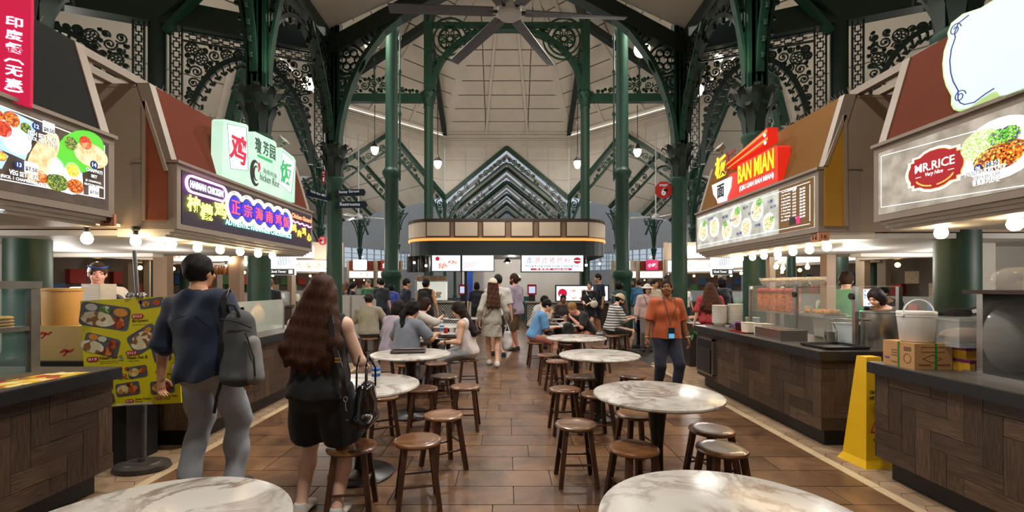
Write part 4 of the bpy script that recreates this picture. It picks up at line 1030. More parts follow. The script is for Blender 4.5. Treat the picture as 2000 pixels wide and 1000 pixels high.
for p0, p1 in (((1421,322),(1502,255)), ((1424,329),(1503,270))):
    A0, A1 = px(s,*p0), px(s,*p1); b.line('chopstick', [A0, A1], [.02,.075], E_REDB, -.1, .02); b.line('chopstick_stripe', [A0, A1], [.008,.02], em('lit orange line', (240, 170, 60), 1), .02, .026); b.line('chopstick_tip', [(A1[0]-.06, A1[1]-.045), (A1[0]-.035, A1[1]-.027)], .04, E_WHITE, .02, .028)
tpx(b, s, 'BAN MIAN', (1443,359), (1513,331), 34, E_YB, .012, .018); tpx(b, s, '(QIU LIAN BAN MIAN)', (1446,376), (1513,349), 12, E_WHITE, .012, .02)
for s2, (lx, ly), lb in ((-1, (553,283), 'grey twin spot lamp fixed on top of the mint chicken sign'), (1, (1407,296), 'grey twin spot lamp fixed on top of the red noodle sign')):
    Y_ = s2*3.02*F/(lx-CX); p_ = P(lx, ly, Y_); t = thing('spot_lamp', lb, 'lamp', p_); GL = pm('grey cast lamp', (150, 148, 142), .06, 5, .4)
    for e_ in (-.05, .05): MB().lathe([(.0,-.05),(.03,-.045),(.05,.02),(.055,.03),(.04,.03),(.0,.02)], 12).build('lamp_head', GL, t, True).matrix_basis = Matrix.Translation(p_+Vector((0, e_, .05))) @ Matrix.Rotation(s2*-.9, 4, 'Y')
    MB().beam(p_+Vector((0,-.07,.0)), p_+Vector((0,.07,.0)), .02, .02).build('bracket_bar', GL, t); MB().tube([p_+Vector((s2*.02,0,0)), p_+Vector((s2*.06,0,-.3))], .012, 6).build('stem', GL, t)
# ---- number plates
PLATE = pm('copper number plate', (196, 130, 92), .05, 4, .5); INK = pm('black printed ink', (26, 24, 24), .1, 8, .6)
def plate(label, st, p0, p1, Y, thick=.02):
    a, c = P(p0[0], p0[1], Y), P(p1[0], p1[1], Y); t = thing('number_plate', label, 'sign', (a.x, Y, c.z))
    bb = Board(t, (a.x, Y, c.z), (1,0,0), (0,0,1)); W, Hh = c.x-a.x, a.z-c.z
    bb.rect('plate', 0, 0, W, Hh, PLATE, -thick, 0); bb.text(st, W/2, Hh*.25, Hh*.5, INK, .002, W*.5, .01, 'c')
plate('copper plate numbered twenty at the end of the nearest left canopy', '20', (195,418), (223,441), 3.41); plate('copper plate numbered sixteen facing the street on the noodle canopy', '16', (1599,454), (1620,470), 4.29)
t = thing('number_plate', 'darker copper plate numbered sixteen on the side of the noodle canopy', 'sign', (2.96, 4.5, 2.0))
bb = Board(t, (2.97, 4.45, 1.97), (0,-1,0), (0,0,1)); bb.rect('plate', 0, 0, .13, .08, PLATE, -.02, 0); bb.text('16', .065, .02, .04, INK, .002, .07, .01, 'c')

# ---- bare bulbs under the canopies
BULB = em('glowing bulb glass', (255, 222, 172), 50); SOCKW = WHITE; SOCKB = BLACK
def bulb_parts(sock):
    a = MB().lathe([(.0,-.055),(.02,-.052),(.036,-.035),(.042,-.012),(.036,.014),(.022,.036),(.016,.05),(.016,.052)], 14).me('globe', True); a.materials.append(BULB)
    c = MB().lathe([(.017,.045),(.02,.05),(.022,.085),(.03,.09),(.034,.1),(.034,.12),(.0,.121)], 12).me('socket', True); c.materials.append(sock); return a, c
BP = {1: bulb_parts(SOCKW), -1: bulb_parts(SOCKB)}
def bulb(label, s, loc, group):
    t = thing('light_bulb', label, 'light bulb', loc, 0, group, False)
    for nm, m in zip(('globe', 'socket'), BP[s]): link(m, nm, None, t)
def bulb_px(s, pts, label, z=1.955, group=None):
    for i, (x, y) in enumerate(pts):
        Y = (z-H)*F/(CY-y); bulb(f'{ORD[i]} bare bulb from the near end {label}' if len(pts) > 1 else f'single bare bulb {label}', s, ((x-CX)/F*Y, Y, z), group)
bulb_px(1, [(1657,476),(1615,480),(1581,486),(1549,490),(1519,495),(1492,498),(1470,501),(1446,504),(1432,505)], 'in the row under the noodle stall canopy', group='noodle stall bulbs')
bulb_px(1, [(1983,434),(1838,452)], 'under the nearest right canopy', group='nearest right bulbs')
bulb_px(-1, [(265,469),(335,475),(386,482),(430,486),(469,490),(504,494),(532,498)], 'in the row under the chicken rice canopy', group='chicken rice bulbs')
bulb_px(-1, [(170,464)], 'alone at the corner of the nearest left canopy')
for s2, pts, z, lab_ in ((1, [(1467,523),(1482,526),(1516,520),(1529,523),(1577,521)], 1.9, 'in the second row behind the noodle counter'), (-1, [(450,507),(487,512),(506,516),(525,509),(441,521)], 1.9, 'in the second row behind the chicken rice counter')):
    for i, (x, y) in enumerate(pts):
        Y = 8.2+.3*i; p = P(x, y, Y); bulb(f'{ORD[i]} small bare bulb {lab_}', s2, p, f'bulbs {lab_}')
        MB().tube([(p.x, p.y, p.z+.1), (p.x, p.y, 2.6)], .006, 5).build('flex', WHITE if s2 > 0 else BLACK, bpy.data.objects[[o.name for o in C.objects if o.name.startswith('light_bulb')][-1]]) if False else None
tag(MB().box(-3.56, 3.3, 2.076, -3.46, 4.2, 2.1).build('wiring_batten', WHITE), 'white wiring batten carrying the corner bulb between the left canopies', 'batten')
# white tube light under the nearest left canopy
t = thing('tube_light', 'cool white tube light under the nearest left canopy', 'lamp', (-3.2, 2.6, 1.97))
a, c = P(-60, 398, 2.55), P(92, 416, 3.1)
MB().tube([a, c], .014, 8).build('tube', em('cool white tube', (225, 245, 255), 9), t); MB().beam(a+Vector((0,0,.03)), c+Vector((0,0,.03)), .05, .03).build('housing', WHITE, t)
# ================================================================ KIOSK under the lantern
KY = 16.8; kx = lambda x: (x-CX)/F*KY; kz = lambda y: H-(y-CY)/F*KY
def plan(off, dep=4.6, r=1.25, hw=3.84, n=8):       # rounded front outline, left back -> front -> right back
    r += off; hw += off; y0 = KY-off; pts = [(-hw, KY+dep), (-hw, y0+r)]
    for k in range(1, n+1): a = PI+PI/2*k/n; pts.append((-hw+r+r*math.cos(a), y0+r+r*math.sin(a)))
    for k in range(1, n+1): a = 1.5*PI+PI/2*k/n; pts.append((hw-r+r*math.cos(a), y0+r+r*math.sin(a)))
    pts.append((hw, KY+dep)); return pts
def band(off0, off1, z0, z1, name, mt, root):
    a, b = plan(off0), plan(off1); m = MB(); n = len(a)
    V = []
    for (p, q) in zip(a, b): V += [(p[0],p[1],z0), (q[0],q[1],z0), (q[0],q[1],z1), (p[0],p[1],z1)]
    fs = [(4*i+j, 4*i+(j+1) % 4, 4*i+4+(j+1) % 4, 4*i+4+j) for i in range(n-1) for j in range(4)]+[(0,1,2,3), (4*n-1,4*n-2,4*n-3,4*n-4)]
    m.add(V, fs); return m.build(name, mt, root)
kt = thing('kiosk', 'round ended central food kiosk with beige panelled band and orange light strip', 'kiosk', (0, 19, 0))
KB = pm('kiosk taupe band', (150, 118, 92), .05, 3, .5); KP = pm('kiosk cream panel', (214, 196, 172), .04, 2, .5); KD = pm('kiosk dark green fascia', (20, 38, 36), .1, 4, .5)
band(-.12, 0, kz(468), kz(428), 'band', KB, kt); band(0, .05, kz(432), kz(427), 'band_cap', pm('dark bronze trim', (70, 52, 38), .1, 4, .4), kt)
band(.0, .035, kz(470), kz(465), 'light_strip', em('amber light strip', (255, 150, 70), 1.6), kt); band(-.15, -.02, kz(498), kz(470), 'fascia', KD, kt)
for x0, x1 in ((832,880),(887,935),(942,988),(997,1042),(1051,1096),(1105,1150)):
    MB().box(kx(x0), KY-.03, kz(463), kx(x1), KY+.01, kz(432)).build('band_panel_frame', pm('dark bronze trim', (70,52,38)), kt); MB().box(kx(x0)+.04, KY-.045, kz(462)+.02, kx(x1)-.04, KY-.02, kz(433)-.02).build('band_panel', KP, kt)
for sg in (-1, 1):
    a = [p for p in plan(.025) if p[0]*sg > 2.75 and p[1] < KY+1.3]; a.sort(key=lambda p: p[1])
    m = MB(); V = []
    for p in a: V += [(p[0],p[1],kz(462)), (p[0]*.99,p[1]+.03,kz(462)), (p[0]*.99,p[1]+.03,kz(433)), (p[0],p[1],kz(433))]
    m.add(V, [(4*i+j, 4*i+(j+1) % 4, 4*i+4+(j+1) % 4, 4*i+4+j) for i in range(len(a)-1) for j in range(4)]); m.build('curved_panel', KP, kt)
MB().prism(plan(-.2), (Vector((0,0,0)), Vector((1,0,0)), Vector((0,1,0)), Vector((0,0,1))), 2.72, 2.8).build('kiosk_ceiling', BLACK, kt)
MB().prism(plan(-.1), (Vector((0,0,0)), Vector((1,0,0)), Vector((0,1,0)), Vector((0,0,1))), 3.9, 3.98).build('kiosk_roof', KD, kt)
TEAL = pm('teal wall tile', (28, 74, 76), .12, 8, .3)
MB().box(kx(885), 20.2, 0, kx(1160), 20.3, 2.72).build('back_wall', GREYW, kt)
for i in range(22):
    for j in range(9): 
        if kx(985)+i*.12 < kx(1050): MB().box(kx(985)+i*.12+.004, 20.17, j*.12+.004, kx(985)+i*.12+.116, 20.2, j*.12+.116).build('wall_tile', TEAL, kt)
MB().box(kx(896), 19.6, .9, kx(912), 19.7, 2.6).build('blue_panel', pm('cobalt blue panel', (20, 70, 160), .1, 3, .4), kt)
MB().box(kx(905), 17.2, 0, kx(910), 17.3, 2.72).build('post', BLACK, kt)
point((kx(860), 18.3, 2.5), 90, NEUT); point((kx(1000), 18.6, 2.5), 70, NEUT); point((kx(1110), 18.3, 2.5), 80, NEUT); area((0, 15.2, 5.2), .6, 40, NEUT)  # extra lights put in to brighten the kiosk, not modelled as lamps
LATW = pm('white lattice', (206, 206, 196), .04, 3, .5)
def kcounter(label, x0, x1, lat):
    t = thing('kiosk_counter', label, 'counter', ((kx(x0)+kx(x1))/2, KY+.4, 0))
    MB().box(kx(x0), KY+.25, 0, kx(x1), KY+.9, .9).build('carcass', pm('walnut kiosk panel', (70, 48, 34), .12, 4, .5), t); MB().box(kx(x0)-.03, KY+.12, .9, kx(x1)+.03, KY+.95, .96).build('worktop', pm('pale worktop', (150, 144, 134), .06, 4, .4), t)
    f = (Vector((kx(lat[0]), KY+.25, 0)), Vector((1,0,0)), Vector((0,0,1)), Vector((0,-1,0))); W = kx(lat[1])-kx(lat[0]); m = MB(); st = .1; hull = [(0,.04),(W,.04),(W,.86),(0,.86)]
    MB().box(kx(lat[0]), KY+.235, .03, kx(lat[1]), KY+.25, .87).build('lattice_back', KD, t)
    for k in range(-12, int(W/st)+2):
        for sg in (1, -1):
            x0_, x1_ = (k*st, k*st+.9) if sg > 0 else (k*st+.9, k*st)
            p = clip_convex([(x0_-.016,.0),(x0_+.016,.0),(x1_+.016,.9),(x1_-.016,.9)], hull)
            if p: m.prism(p, f, .02, .035+.003*sg)
    stuff(m.build('white_lattice', LATW, t)); return t
kcounter('left kiosk counter with white lattice front under the food screens', 792, 905, (842, 905)); kcounter('right kiosk counter with white lattice front beside the lit noodle panel', 1028, 1192, (1030, 1110))
def screen(label, x0, y0, x1, y1, Y, mt, rim=.03):
    p, q = P(x0, y1, Y), P(x1, y0, Y); t = thing('menu_screen', label, 'screen', (p.x, Y, p.z)); b = Board(t, p, (1,0,0), (0,0,1)); W, Hh = q.x-p.x, q.z-p.z
    b.rect('bezel', -rim, -rim, W+rim, Hh+rim, BLACK, -.06, 0); b.rect('display', 0, 0, W, Hh, mt, 0, .006); b.lift(.007); b.W, b.H = W, Hh
    for a in (.2, .8): MB().tube([p+Vector((W*a, .03, Hh)), p+Vector((W*a, .03, 2.74-p.z))], .012, 5).build('hanger', BLACK, t) if p.z+Hh < 2.7 and y0 < 510 else None
    return b
E_SCR = em('bright screen white', (235, 248, 255), 1.5); F_SCR = food('screen dim sum print', [(190,90,50),(240,225,210),(250,245,240),(170,60,50)], 1.2, 45)
b = screen('left kiosk screen showing plates of dim sum', 844, 499, 899, 529, KY+.1, E_SCR)
b.disc('dish_print', .38, .17, .25, em('screen plate', (240,240,235), 1.3), 0, .003, .15); b.disc('dish_print', .38, .18, .2, F_SCR, .003, .006, .11); b.disc('dish_print', .78, .33, .25, em('screen plate', (240,240,235), 1.3), 0, .003, .12); b.disc('dish_print', .78, .33, .19, F_SCR, .003, .006, .08); b.disc('red_badge', .2, .45, .08, E_CRIM, 0, .003)
b = screen('second kiosk screen mostly white with a faint red dish', 903, 499, 964, 529, KY+.1, E_SCR)
for k in range(4): b.line('red_streak', [(.05, .12+.05*k), (.35+.1*k, .16+.05*k)], .02, em('faint red print', (235, 150, 160), 1.2), 0, .003)
b = screen('wide kiosk sign with red Chinese brush lettering and a red banner', 1019, 499, 1139, 530, KY+.05, E_SCR, .04)
E_BRR = em('brush red print', (190, 40, 60), .9); E_TEALP = em('dark teal print', (30, 70, 90), .7)
for i, ch in enumerate('香港式猪肠粉'): b.text(ch, .28+i*.28, .3, .22, E_BRR if i else em('brush blue print', (40, 50, 140), .9), .002, .22, -.005, 'c', shear=.15)
b.text('Hong Kong Style Chee Cheong Fun', b.W/2, .15, .085, E_TEALP, .002, 1.98, .02, 'c'); b.rect('red_banner', .33, .04, 1.85, .115, E_CRIM, 0, .003); b.text('新 鲜 制 作   Freshly Made', b.W/2, .052, .05, E_SCR, .004, 1.2, .02, 'c')
b.disc('red_emblem', b.W-.22, .4, .14, E_BRR, 0, .003, .12); b.rect('emblem_band', b.W-.36, .385, b.W-.08, .41, E_SCR, .003, .005)
b = screen('low lit kiosk panel with red round emblem and dish pictures on the counter', 1087, 559, 1187, 587, KY+.15, E_SCR, .05)
b.disc('red_emblem', .22, .27, .17, E_CRIM, 0, .003)
for k, (x, y, r) in enumerate(((.17,.2,.05),(.28,.19,.05))): b.disc('emblem_figure', x, y-.02, r, E_SCR, .003, .006)
for k in range(4): b.disc('dish_print', .62+.38*k, .36, .14, em('screen plate', (240,240,235), 1.3), 0, .003, .07); b.disc('dish_print', .62+.38*k, .36, .1, F_SCR, .003, .006, .05); b.rect('dish_print', .56+.3*k, .03, .76+.3*k, .13, F_SCR, 0, .003)
t = thing('display_case', 'glass dim sum case glowing on the left kiosk counter', 'display case', (kx(835), KY+.6, .96))
x0, x1 = kx(806), kx(868); MB().box(x0, KY+.35, .96, x1, KY+.85, 1.0).build('base', STEEL, t); MB().box(x0, KY+.33, 1.0, x1, KY+.34, 1.7).build('front_glass', GLASS, t); MB().box(x0, KY+.33, 1.7, x1, KY+.85, 1.74).build('top', STEEL, t)
for z in (1.05, 1.3): MB().box(x0, KY+.4, z, x1, KY+.84, z+.02).build('shelf', GLASS, t)
MB().box(x0, KY+.84, 1.0, x1, KY+.86, 1.7).build('back_panel', em('case back light', (240, 240, 225), .8), t)
a = kx(845); MB().lathe([(.0,0),(.2,.02),(.24,.08),(.22,.09),(.0,.1)], 16, (a, KY+.6, 1.07)).build('dish', WHITE, t)
m = MB()
for k in range(16): m.sph((a+RND.uniform(-.2,.2), KY+.6+RND.uniform(-.15,.15), 1.2+RND.uniform(0,.08)), .055, 8, 6)
stuff(m.build('bun', pm('dim sum dough', (220, 190, 130), .2, 20, .6), t))
for i in range(8):
    xx = kx(800)+i*.17; tg = MB().lathe([(.07,0),(.075,.05),(.075,.17),(.07,.18),(.0,.18)], 12, (xx, KY+.6, 1.74 if 806 < 0 else 1.745)).build('steamer_tub', pm('copper steamer tub', (170, 130, 96), .1, 8, .4))
    tag(tg, f'{ORD[i]} small brown tub from the left on top of the kiosk glass case', 'tub', 'tubs on the kiosk case') if kx(806) <= xx-.02 and xx+.02 <= kx(868) else bpy.data.objects.remove(tg)
for i, (x, y) in enumerate(((905,572),(1039,572))):
    p = P(x, y+18, KY+.5); t = thing('cash_terminal', f'red edged ordering terminal on the {"left" if i == 0 else "right"} kiosk counter', 'terminal', (p.x, p.y, .96))
    MB().box(p.x-.12, p.y, .96, p.x+.12, p.y+.1, 1.2).build('stand', BLACK, t); MB().box(p.x-.17, p.y-.04, 1.2, p.x+.17, p.y+.1, 1.6).build('housing', pm('red plastic', (170, 24, 30), .05, 5, .4), t); MB().box(p.x-.12, p.y-.05, 1.27, p.x+.12, p.y-.04, 1.52).build('screen', em('pale blue screen', (190, 205, 235), 1.0), t)
for i, (x, y) in enumerate(((991,513),(809,513),(832,519),(1171,515),(1145,518))):
    p = P(x, y, KY+.9); t = thing('pendant_lamp', f'{["dark cone pendant lamp in the middle of the kiosk","small pendant bulb at the far left of the kiosk","small pendant bulb left of the kiosk screens","right pendant bulb beside the wide kiosk sign","pendant bulb nearest the right end of the wide kiosk sign"][i]}', 'lamp', p)
    MB().sph(p, .05, 10, 7).build('globe', em('pendant globe', (255, 225, 180), 12), t, True); MB().tube([p+Vector((0,0,.05)), (p.x, p.y, 2.72)], .008, 5).build('cord', BLACK, t)
    if i == 0: MB().lathe([(.17,.0),(.06,.12),(.03,.17),(.0,.17)], 14, (p.x, p.y, p.z+.02)).build('shade', pm('dark red enamel', (70, 24, 28), .05, 5, .3), t, True)
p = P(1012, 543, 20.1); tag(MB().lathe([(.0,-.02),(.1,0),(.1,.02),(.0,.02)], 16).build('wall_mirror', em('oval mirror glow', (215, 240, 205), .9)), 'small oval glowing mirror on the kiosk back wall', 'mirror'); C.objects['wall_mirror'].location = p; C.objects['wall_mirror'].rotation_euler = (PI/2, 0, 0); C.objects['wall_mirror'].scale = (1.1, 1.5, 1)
t = thing('hanging_bins', 'row of black canisters hanging in the left bay of the kiosk', 'canister', (kx(800), KY+1, 2.2))
for x in (787, 797, 812, 823): MB().lathe([(.0,0),(.13,0),(.13,.62),(.0,.62)], 12, (kx(x), KY+1.2, 2.08)).build('canister', BLACK, t)

# ================================================================ BACKGROUND: outer walls with windows and rows of lit stalls
for nm, p0, p1 in (('wall_behind', (-15.8,-4), (15.8,-4.3)),):
    struct(MB().box(p0[0], p1[1], 0, p1[0], p0[1], 13).build(nm, WALLP))
ceil2 = MB()
for a, b_, c_, d_ in ((-15.8, 15.8, -4.2, -1.0),): ceil2.box(a, c_, 9.4, b_, d_, 9.5)
struct(ceil2.build('ceiling_rear', PANEL))
MULL = pm('pale window mullion', (200, 204, 200), .04, 3, .5); PANE = glass('window pane', (225, 238, 245), .12, .02)
def window_wall(nm, c, ang, wdt, wi):
    u = Vector((math.cos(ang), math.sin(ang), 0)); fr = (Vector((c[0], c[1], 0)), u, Vector((0,0,1)), u.cross(Vector((0,0,1))))
    w_ = struct(MB().prism([(-wdt/2,0),(wdt/2,0),(wdt/2,3.4),(-wdt/2,3.4)], fr, -.1, .1).build(nm, GREYW)); INV[w_.name] = Matrix.Identity(4)
    MB().prism([(-wdt/2,5.6),(wdt/2,5.6),(wdt/2,12),(-wdt/2,12)], fr, -.1, .1).build('upper_wall', GREYW, w_)
    win = struct(MB().prism([(-wdt/2,3.4),(wdt/2,3.4),(wdt/2,3.5),(-wdt/2,3.5)], fr, -.12, .12).build(f'window_{wi}', MULL)); INV[win.name] = Matrix.Identity(4)
    n = int(wdt/1.0)
    for i in range(n+1):
        x = -wdt/2+wdt*i/n; MB().prism([(x-.05,3.5),(x+.05,3.5),(x+.05,5.6),(x-.05,5.6)], fr, -.06, .06).build('mullion', MULL, win)
        if i < n: MB().prism([(x+.05,3.5),(x+wdt/n-.05,3.5),(x+wdt/n-.05,5.6),(x+.05,5.6)], fr, -.006, .006).build('pane', PANE, win)
    for z in (4.0, 4.5, 5.0): MB().prism([(-wdt/2,z),(wdt/2,z),(wdt/2,z+.05),(-wdt/2,z+.05)], fr, -.05, .05).build('transom', MULL, win)
for i, (c, ang, wd) in enumerate((((-22, 40), PI/4+.2, 46), ((22, 40), -PI/4-.2, 46), ((-26, 22), PI/2, 24), ((26, 22), -PI/2, 24), ((0, 58), 0, 30))):
    window_wall(['wall_far_left_back','wall_far_right_back','wall_outer_left','wall_outer_right','wall_far_back'][i], c, ang, wd, i+1)
GOODS = [pm('goods red', (170, 50, 40), .2, 20, .5), pm('goods amber', (200, 140, 60), .2, 20, .5), pm('goods cream', (215, 200, 170), .2, 20, .5), pm('goods green', (70, 130, 70), .2, 20, .5), pm('goods blue', (60, 100, 150), .2, 20, .5)]
E_TUBEW = em('stall tube light', (255, 240, 215), 5)
F_MENU = food('far menu print', [(240,240,235),(190,120,70),(235,235,230),(120,150,90),(245,245,245)], 1.2, 24)
def bstall(label, x, Y, W, col, sign=None, rz=None, menu=F_MENU, seed=0):
    X = (x-CX)/F*Y; rz = rz if rz is not None else 0
    t = thing('food_stall', label, 'stall', (X, Y, 0), rz, None, False); rg = random.Random(seed)
    MB().box(-W/2, 0, 0, W/2, .7, .85).build('counter', pm('far counter brown', (64, 46, 36), .15, 5, .5), t); MB().box(-W/2, -.04, .85, W/2, .74, .92).build('worktop', STONE, t)
    MB().box(-W/2, 2.2, 0, W/2, 2.3, 3.3).build('back_wall', pm('far back wall', (120, 112, 104), .08, 2, .6), t)
    MB().box(-W/2, -.05, 2.06, W/2, .3, 2.65).build('sign_box', FRAME, t)
    MB().hexa([(-W/2,0,2.65),(W/2,0,2.65),(W/2,.1,2.65),(-W/2,.1,2.65)], [(-W/2,.25,3.36),(W/2,.25,3.36),(W/2,.35,3.36),(-W/2,.35,3.36)]).build('tilted_panel', col, t)
    MB().box(-W/2, .2, 2.6, W/2, 2.3, 2.65).build('soffit', GREYW, t)
    for sx in (-1, 1): MB().box(sx*W/2-.08, .0, 0 if sx > 0 else 0, sx*W/2+.08, .2, 3.36).build('post', BEIGE, t)
    b = Board(t, (-W/2, -.05, 2.06), (1,0,0), (0,0,1)); b.fr = (Vector((-W/2,-.05,2.06)), Vector((1,0,0)), Vector((0,0,1)), Vector((0,-1,0)))
    m = MB().prism([(.1,.07),(W-.1,.07),(W-.1,.52),(.1,.52)], b.fr, 0, .01); m.build('lit_menu', em('far menu white', (240, 248, 250), 1.5), t)
    k = 0; xx = .25
    while xx < W-.5:
        r = rg.uniform(.1, .17); MB().prism([(xx+r+r*math.cos(2*PI*q/14), .29+r*math.sin(2*PI*q/14)) for q in range(14)], b.fr, .01, .015).build('dish_print', menu, t); xx += r*2+rg.uniform(.05,.3)
    MB().box(-.35, .9, 2.5, .35, .96, 2.55).build('tube_light', E_TUBEW, t)
    if sign:
        nm, sc_, w_, h_, st = sign
        pts = [(-w_/2+.05,0),(w_/2-.05,0),(w_/2,.05),(w_/2,h_-.05),(w_/2-.05,h_),(-w_/2+.05,h_),(-w_/2,h_-.05),(-w_/2,.05)]
        f = (Vector((nm, -.02, 2.68)), Vector((1,0,0)), Vector((0,0,1)), Vector((0,-1,0))); MB().prism(pts, f, 0, .1).build('shop_sign', sc_, t)
        if st:
            me, a0, a1, b0, b1 = text_me(st, .02); o2 = link(me.copy(), 'lettering', None, t); o2.data.materials.clear(); o2.data.materials.append(E_SCR); k = w_*.7/(a1-a0)
            o2.matrix_basis = Matrix.Translation((nm-w_*.35, -.125, 2.68+h_*.5-.5*k*(b1-b0))) @ Matrix.Rotation(PI/2, 4, 'X') @ Matrix.Scale(k, 4)
    # glass front and goods on the counter
    MB().box(-W/2+.1, .08, .92, W/2-.1, .09, 1.35).build('glass_front', GLASS, t)
    for i in range(int(W/.28)):
        g = MB(); x0 = -W/2+.2+i*.28; h = rg.uniform(.1, .32); g.lathe([(.09,0),(.1,h*.6),(.08,h),(.0,h+.01)], 8, (x0, .3, .92)); g.build('goods', rg.choice(GOODS), t)
    for i in range(int(W/.35)):
        x0 = -W/2+.25+i*.35; MB().box(x0, 2.0, 1.3+.3*(i % 2), x0+.28, 2.2, 1.6+.3*(i % 2)).build('shelf_goods', rg.choice(GOODS), t)
    for i in range(int(W/.7)): MB().sph((-W/2+.4+i*.7, .5, 1.96), .05, 8, 6).build('bulb', em('far bulb', (255, 205, 130), 10), t, True)
    return t
S_W = em('far white sign', (245, 250, 250), 1.6); S_PK = em('far pink sign', (200, 30, 90), 1.0); S_GR = em('far green sign', (50, 150, 80), .8); S_RD = em('far red sign', (150, 40, 30), .8); S_BL = em('far blue sign', (90, 130, 170), .8)
bstall('far stall with rounded white sign left of the kiosk', 706, 33, 1.85, BROWNR, (-.1, S_W, .95, .75, ''), .3, seed=1)
bstall('far stall with cream and red sign beside the tall left column', 760, 33, 1.75, BROWNR, (-.3, S_RD, .5, .7, '鱼'), .25, seed=2)
bstall('far stall with big white menu screens behind the seated man in the cap', 638, 32.5, 1.9, BEIGE, (0, S_W, 1.6, .5, ''), .35, seed=3)
bstall('far stall with white menu right of the kiosk', 1220, 33, 1.75, BEIGE, (.2, S_W, .35, .7, ''), -.25, seed=4)
bstall('far stall with small pink sign right of the kiosk', 1272, 33, 1.75, BROWNR, (.05, S_PK, .85, .75, '小吃'), -.3, seed=5)
bstall('far stall with green oval sign beside the right octagon column', 1324, 33, 1.75, BEIGE, (-.3, S_GR, .9, .5, ''), -.35, F_MENU, 6)
for i, (Y_, lb, sg_) in enumerate(((8.0, 'nearest', None), (11.0, 'middle', (0, S_BL, .8, .4, '')), (14.0, 'farthest', None))):
    X_ = 7.6; bstall(f'{lb} stall of the row behind the noodle counter with lit dish menu', CX+F*X_/Y_, Y_, 2.5, OCHRE if i == 1 else BEIGE, sg_, -1.15, seed=7+i)
    bstall(f'{lb} stall of the row behind the chicken rice counter with glowing goods', CX-F*X_/Y_, Y_, 2.5, BROWNR if i else BEIGE, (0, em('far violet sign', (120, 30, 90), .8) if i == 0 else S_PK, .9, .4, '印度煎饼' if i == 0 else '小食') if i < 2 else None, 1.15, seed=10+i)
bstall('far left stall behind the long haired woman with pale goods', 590, 18.5, 3.0, BEIGE, (0, S_W, .9, .5, ''), .4, seed=13)
bstall('far right stall behind the seated man in blue with lit case', 1376, 18.5, 3.0, BEIGE, (-.3, S_W, .8, .5, ''), -.4, seed=14)
# direction signs, street numbers, clock tower signs
NAVY = pm('dark navy sign plate', (18, 32, 44), .05, 4, .4); LETW = em('white glowing letters', (205, 212, 215), .55)  # sign letters carry a faint glow in their material
def arrow_sign(label, pts, st, p0, p1, ht, Y, yaw=0.0):
    a = P(pts[0][0], pts[0][1], Y); t = thing('direction_sign', label, 'sign', a); b = Board(t, (0, Y, 0), (1,0,0), (0,0,1))
    q = [(P(x,y,Y).x, P(x,y,Y).z) for x, y in pts]; b.poly('plate', q, NAVY, -.03, 0)
    c, d = P(*p0, Y), P(*p1, Y); b.text(st, c.x, c.z, ht/F*Y, LETW, .003, d.x-c.x, .01, rot=math.atan2(d.z-c.z, d.x-c.x))
arrow_sign('dark direction plate reading Satay Street on the left column', [(655,371),(711,369),(714,375),(711,382),(655,383)], 'Satay Street', (662,379), (702,377), 6.5, 10.28)
arrow_sign('blue direction plate reading Restrooms on the left column', [(655,394),(714,393),(718,400),(714,406),(655,406)], 'Restrooms', (664,402), (703,402), 6.5, 10.28)
arrow_sign('dark direction plate reading Telok Ayer on the left side of the column', [(598,369),(641,380),(641,393),(598,383)], 'Telok Ayer MRT', (605,376), (638,387), 5.5, 10.28)
ROCT = pm('red enamel street sign', (176, 44, 40), .04, 4, .4)
def oct_sign(label, x, y, r, st, Y, sx=1.0):
    p = P(x, y, Y); R_ = r/F*Y; t = thing('street_sign', label, 'sign', p); b = Board(t, p, (1,0,0), (0,0,1))
    b.poly('plate', [(sx*R_*math.cos(PI/8+k*PI/4), R_*math.sin(PI/8+k*PI/4)) for k in range(8)], ROCT, -.02, 0); b.text('STREET', 0, R_*.4, R_*.24, LETW, .003, sx*R_*.95, .02, 'c'); b.text(st, 0, -R_*.62, R_*.85, LETW, .003, sx*R_*.5, .03, 'c')
    MB().beam((p.x, Y-.02, p.z), (p.x+(.22 if x > CX else -.22)*sx, Y+.06, p.z), .03, .04).build('bracket', BLACK, t)
oct_sign('red octagon street sign with the number six', 1296, 371, 17.5, '6', 10.5); oct_sign('red octagon sign number one edge on left of the corner column', 632, 345, 15, '1', 10.6, .35); oct_sign('small red octagon street sign number one in the left distance', 630, 470, 9, '1', 15.5)
def clock_sign(label, x0, x1, y0, y1, Y):
    p, q = P(x0, y1, Y), P(x1, y0, Y); t = thing('hanging_sign', label, 'sign', p); b = Board(t, p, (1,0,0), (0,0,1)); W, Hh = q.x-p.x, q.z-p.z
    b.rect('light_box', 0, 0, W, Hh, S_W, -.1, 0); b.rect('dark_strip', 0, 0, W, Hh*.27, E_BLK, 0, .006); b.text('Clock Tower', W*.06, Hh*.1, Hh*.1, E_WHITE, .008, W*.62, .02); b.rect('map_print', W*.78, Hh*.06, W*.94, Hh*.22, E_WHITE, .006, .009)
    for k in range(5): b.line('sketch_print', [(W*(.3+.07*k), Hh*.4), (W*(.5+.08*k), Hh*.9)], .012, em('grey print', (150, 165, 175), .9), 0, .004); b.line('sketch_print', [(W*(.3+.12*k), Hh*.85), (W*(.4+.1*k), Hh*.45)], .012, em('grey print', (150, 165, 175), .9), 0, .004)
    for sx in (.1, .9): MB().tube([p+Vector((W*sx, .05, Hh)), p+Vector((W*sx, .05, Hh+1.5))], .015, 5).build('hanger', BLACK, t)
clock_sign('lit Clock Tower sign with a sketch, left behind the chicken rice stall', 525, 575, 493, 537, 11.0); clock_sign('lit Clock Tower sign with a sketch, right behind the noodle stall', 1391, 1432, 494, 537, 11.0)
